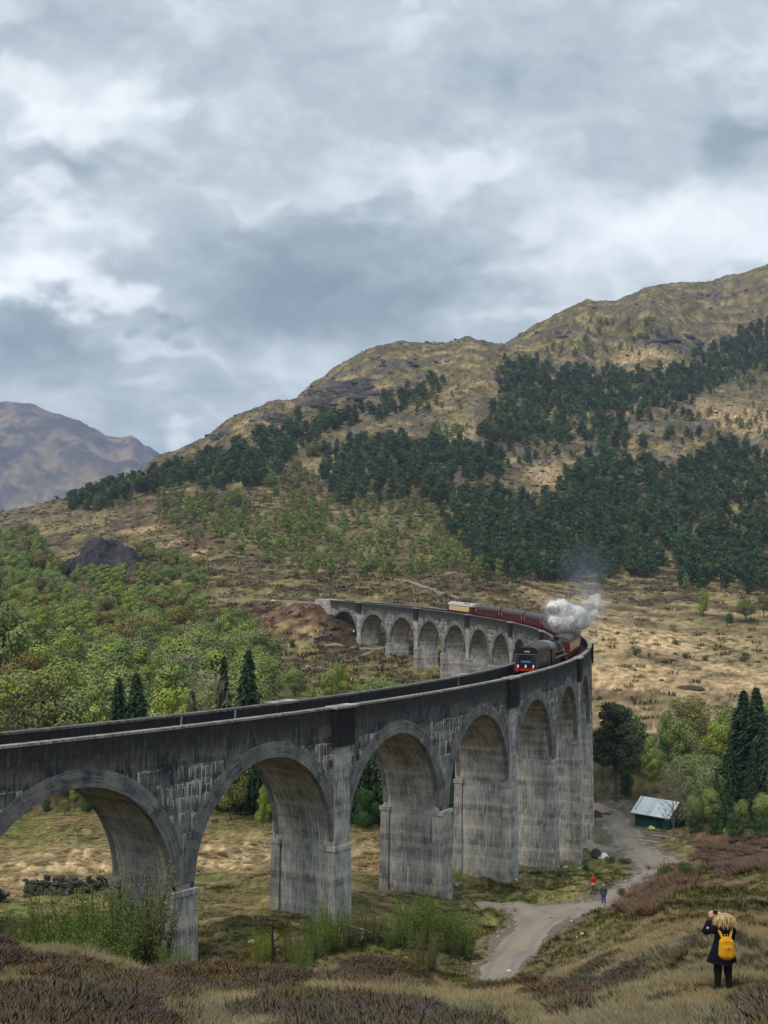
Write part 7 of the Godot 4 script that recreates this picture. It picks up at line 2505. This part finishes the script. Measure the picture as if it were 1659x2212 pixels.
func sky_image() -> Image:
	var w := 4096
	var h := 2048
	var n := FastNoiseLite.new()
	n.seed = 17; n.frequency = 1.0; n.fractal_octaves = 6; n.fractal_gain = 0.55; n.fractal_lacunarity = 2.1
	var n2 := FastNoiseLite.new()
	n2.seed = 4; n2.frequency = 1.0; n2.fractal_octaves = 3
	# light and dark masses of cloud: picture column, row, half width, half height, how bright
	var blobs := [[80, 600, 130, 45, 0.5], [250, 650, 130, 45, 0.34], [160, 470, 120, 50, 0.3], [40, 390, 70, 50, 0.3], [230, 225, 110, 50, 0.3], [90, 240, 90, 60, 0.18], [1500, 460, 260, 75, 0.3], [1270, 560, 170, 80, 0.16], [960, 350, 200, 70, 0.2], [1640, 560, 170, 50, 0.26], [375, 975, 70, 24, 0.25], [30, 150, 60, 40, 0.2], [1620, 70, 60, 50, 0.12], [330, 735, 150, 30, 0.2], [560, 790, 160, 40, 0.08], [640, 420, 160, 30, 0.12],
		[620, 575, 250, 90, -0.27], [820, 490, 150, 50, -0.1], [780, 650, 260, 70, -0.2], [110, 350, 110, 45, -0.3], [110, 760, 150, 50, -0.26], [70, 690, 90, 26, -0.14], [1625, 255, 110, 55, -0.32], [1080, 150, 280, 80, -0.2], [430, 80, 300, 60, -0.08], [460, 700, 130, 40, -0.16], [250, 900, 200, 30, -0.06], [340, 690, 50, 14, -0.25], [60, 60, 120, 60, -0.08], [1350, 300, 180, 60, -0.06]]
	var bl := []
	for b in blobs: bl.append([(b[0] - 829.5) / F, (1236.0 - b[1]) / F, F / float(b[2]), F / float(b[3]), b[4]])
	var data := PackedFloat32Array()
	data.resize(w * h * 3)
	var low := Vector3(0.158, 0.2, 0.242)
	var midc := Vector3(0.322, 0.372, 0.41)
	var high := Vector3(0.61, 0.65, 0.68)
	for y in h:
		var el := PI * (0.5 - (y + 0.5) / h)
		if el < -0.03:
			for x in w:
				var i := (y * w + x) * 3
				data[i] = 0.20; data[i + 1] = 0.20; data[i + 2] = 0.19
			continue
		var se := sin(maxf(el, 0.0))
		var ce := cos(el)
		var low_el := el < 0.62
		var step := 1
		var x := 0
		var last := -1
		while x < w:
			var az := wrapf(TAU * (x + 0.5) / w, -PI, PI)     # the picture's edges meet straight ahead
			# finely where it is looked at, coarsely round the back
			step = 1 if low_el and absf(az) < 0.5 else 6
			var dx := sin(az) * ce
			var dz := cos(az) * ce
			var k := 1.0 / (se + 0.26)
			var px := dx * k
			var pz := dz * k
			var wx := n2.get_noise_2d(px * 1.3, pz * 1.7)
			var wy := n2.get_noise_2d(px * 1.3 + 40.0, pz * 1.7)
			var c := n.get_noise_2d(px * 1.3 + wx * 0.25, pz * 1.3 + wy * 0.25)
			var fine := n.get_noise_2d(px * 5.0 + wy * 0.45 + 9.0, pz * 5.0 + wx * 0.45)
			var t := 0.48 + c * 0.75 + fine * 0.18
			if absf(az) < 0.62 and el < 0.7:
				var wu := n2.get_noise_2d(dx / dz * 16.0, se / dz * 22.0)
				var wv := n2.get_noise_2d(dx / dz * 16.0 + 70.0, se / dz * 22.0)
				var u := dx / dz + wx * 0.035 + fine * 0.03 + wu * 0.03
				var v := se / dz + wy * 0.02 + fine * 0.02 + wv * 0.018
				var near := clampf((0.62 - absf(az)) * 4.0, 0.0, 1.0) * clampf((0.7 - el) * 6.0, 0.0, 1.0)
				var lump := n.get_noise_2d(dx / dz * 9.0 + wu * 0.25, se / dz * 13.0 + wv * 0.25)
				t = lerpf(t, 0.5 + c * 0.26 + fine * 0.14 + lump * 0.27, near)
				for b in bl:
					var du: float = (u - b[0]) * b[2]
					var dv: float = (v - b[1]) * b[3]
					var q := du * du + dv * dv
					if q < 5.0: t += b[4] * 1.6 * exp(-q * 0.9) * near
			t = 0.5 + 0.62 * tanh((t - 0.5) * 1.45)
			var col := low.lerp(midc, t * 2.0) if t < 0.5 else midc.lerp(high, (t - 0.5) * 2.0)
			col *= 1.0 + 0.45 * smoothstep(0.35, 1.2, el)
			for z in range(x, mini(x + step, w)):
				var i := (y * w + z) * 3
				data[i] = col.x; data[i + 1] = col.y; data[i + 2] = col.z
			x += step
	return Image.create_from_data(w, h, false, Image.FORMAT_RGBF, data.to_byte_array())


func _ready() -> void:
	# camera, sky, sun, exposure
	var cam := Camera3D.new()
	cam.name = "camera"
	cam.fov = rad_to_deg(2.0 * atan(1106.0 / F))
	cam.near = 0.5
	cam.far = 12000.0
	cam.position = Vector3(0, EYE, 0)
	cam.rotation = Vector3(PITCH, 0, ROLL)
	camb = cam.basis
	add_child(cam)
	cam.current = true
	var env := Environment.new()
	env.background_mode = Environment.BG_SKY
	var sky := Sky.new()
	var pan := PanoramaSkyMaterial.new()
	pan.panorama = ImageTexture.create_from_image(sky_image())
	sky.sky_material = pan
	env.sky = sky
	env.tonemap_mode = Environment.TONE_MAPPER_LINEAR
	env.tonemap_exposure = 1.75
	env.fog_enabled = true
	env.fog_density = 0.00009
	env.fog_light_color = Color(0.72, 0.80, 0.95)
	env.volumetric_fog_enabled = true
	env.volumetric_fog_density = 0.0
	env.sdfgi_enabled = true
	env.ssao_enabled = true
	env.ssil_enabled = true
	var we := WorldEnvironment.new()
	we.name = "world_environment"
	we.environment = env
	add_child(we)
	var sun := DirectionalLight3D.new()
	sun.name = "sun"
	sun.light_energy = 0.5
	sun.light_color = Color(1.0, 0.95, 0.88)
	sun.light_angular_distance = 24.0
	sun.shadow_enabled = true
	sun.rotation_degrees = Vector3(-52, -35, 0)
	add_child(sun)

	nA.seed = 1; nA.frequency = 0.06; nA.fractal_octaves = 3
	nB.seed = 2; nB.frequency = 0.16; nB.fractal_octaves = 3
	nC.seed = 3; nC.frequency = 0.55; nC.fractal_octaves = 3
	nH.seed = 6; nH.frequency = 0.0075; nH.fractal_octaves = 5
	nR.seed = 7; nR.frequency = 0.011; nR.fractal_octaves = 4; nR.fractal_type = FastNoiseLite.FRACTAL_RIDGED
	build_table()
	fit_skyline()
	find_path_segments()
	place_patches()
	var t0 := Time.get_ticks_msec()
	var feet := hit(1563, 2141)
	var to := feet - Vector3(0, EYE, 0)
	var stand_at := Vector3(0, EYE, 0) + to * 0.9
	knoll = Vector3(stand_at.x, -stand_at.z, maxf(stand_at.y - ground(stand_at.x, -stand_at.z), 0.01))
	build_ground()
	print("ground ", Time.get_ticks_msec() - t0)
	build_mountain()
	build_paths()
	print("paths ", Time.get_ticks_msec() - t0)
	build_viaduct()
	print("viaduct ", Time.get_ticks_msec() - t0)
	make_kinds()
	build_trees()
	print("trees ", Time.get_ticks_msec() - t0)
	build_cover()
	build_train()
	build_steam()
	print("steam ", Time.get_ticks_msec() - t0)
	place_people()
	build_small()
	print("all ", Time.get_ticks_msec() - t0)
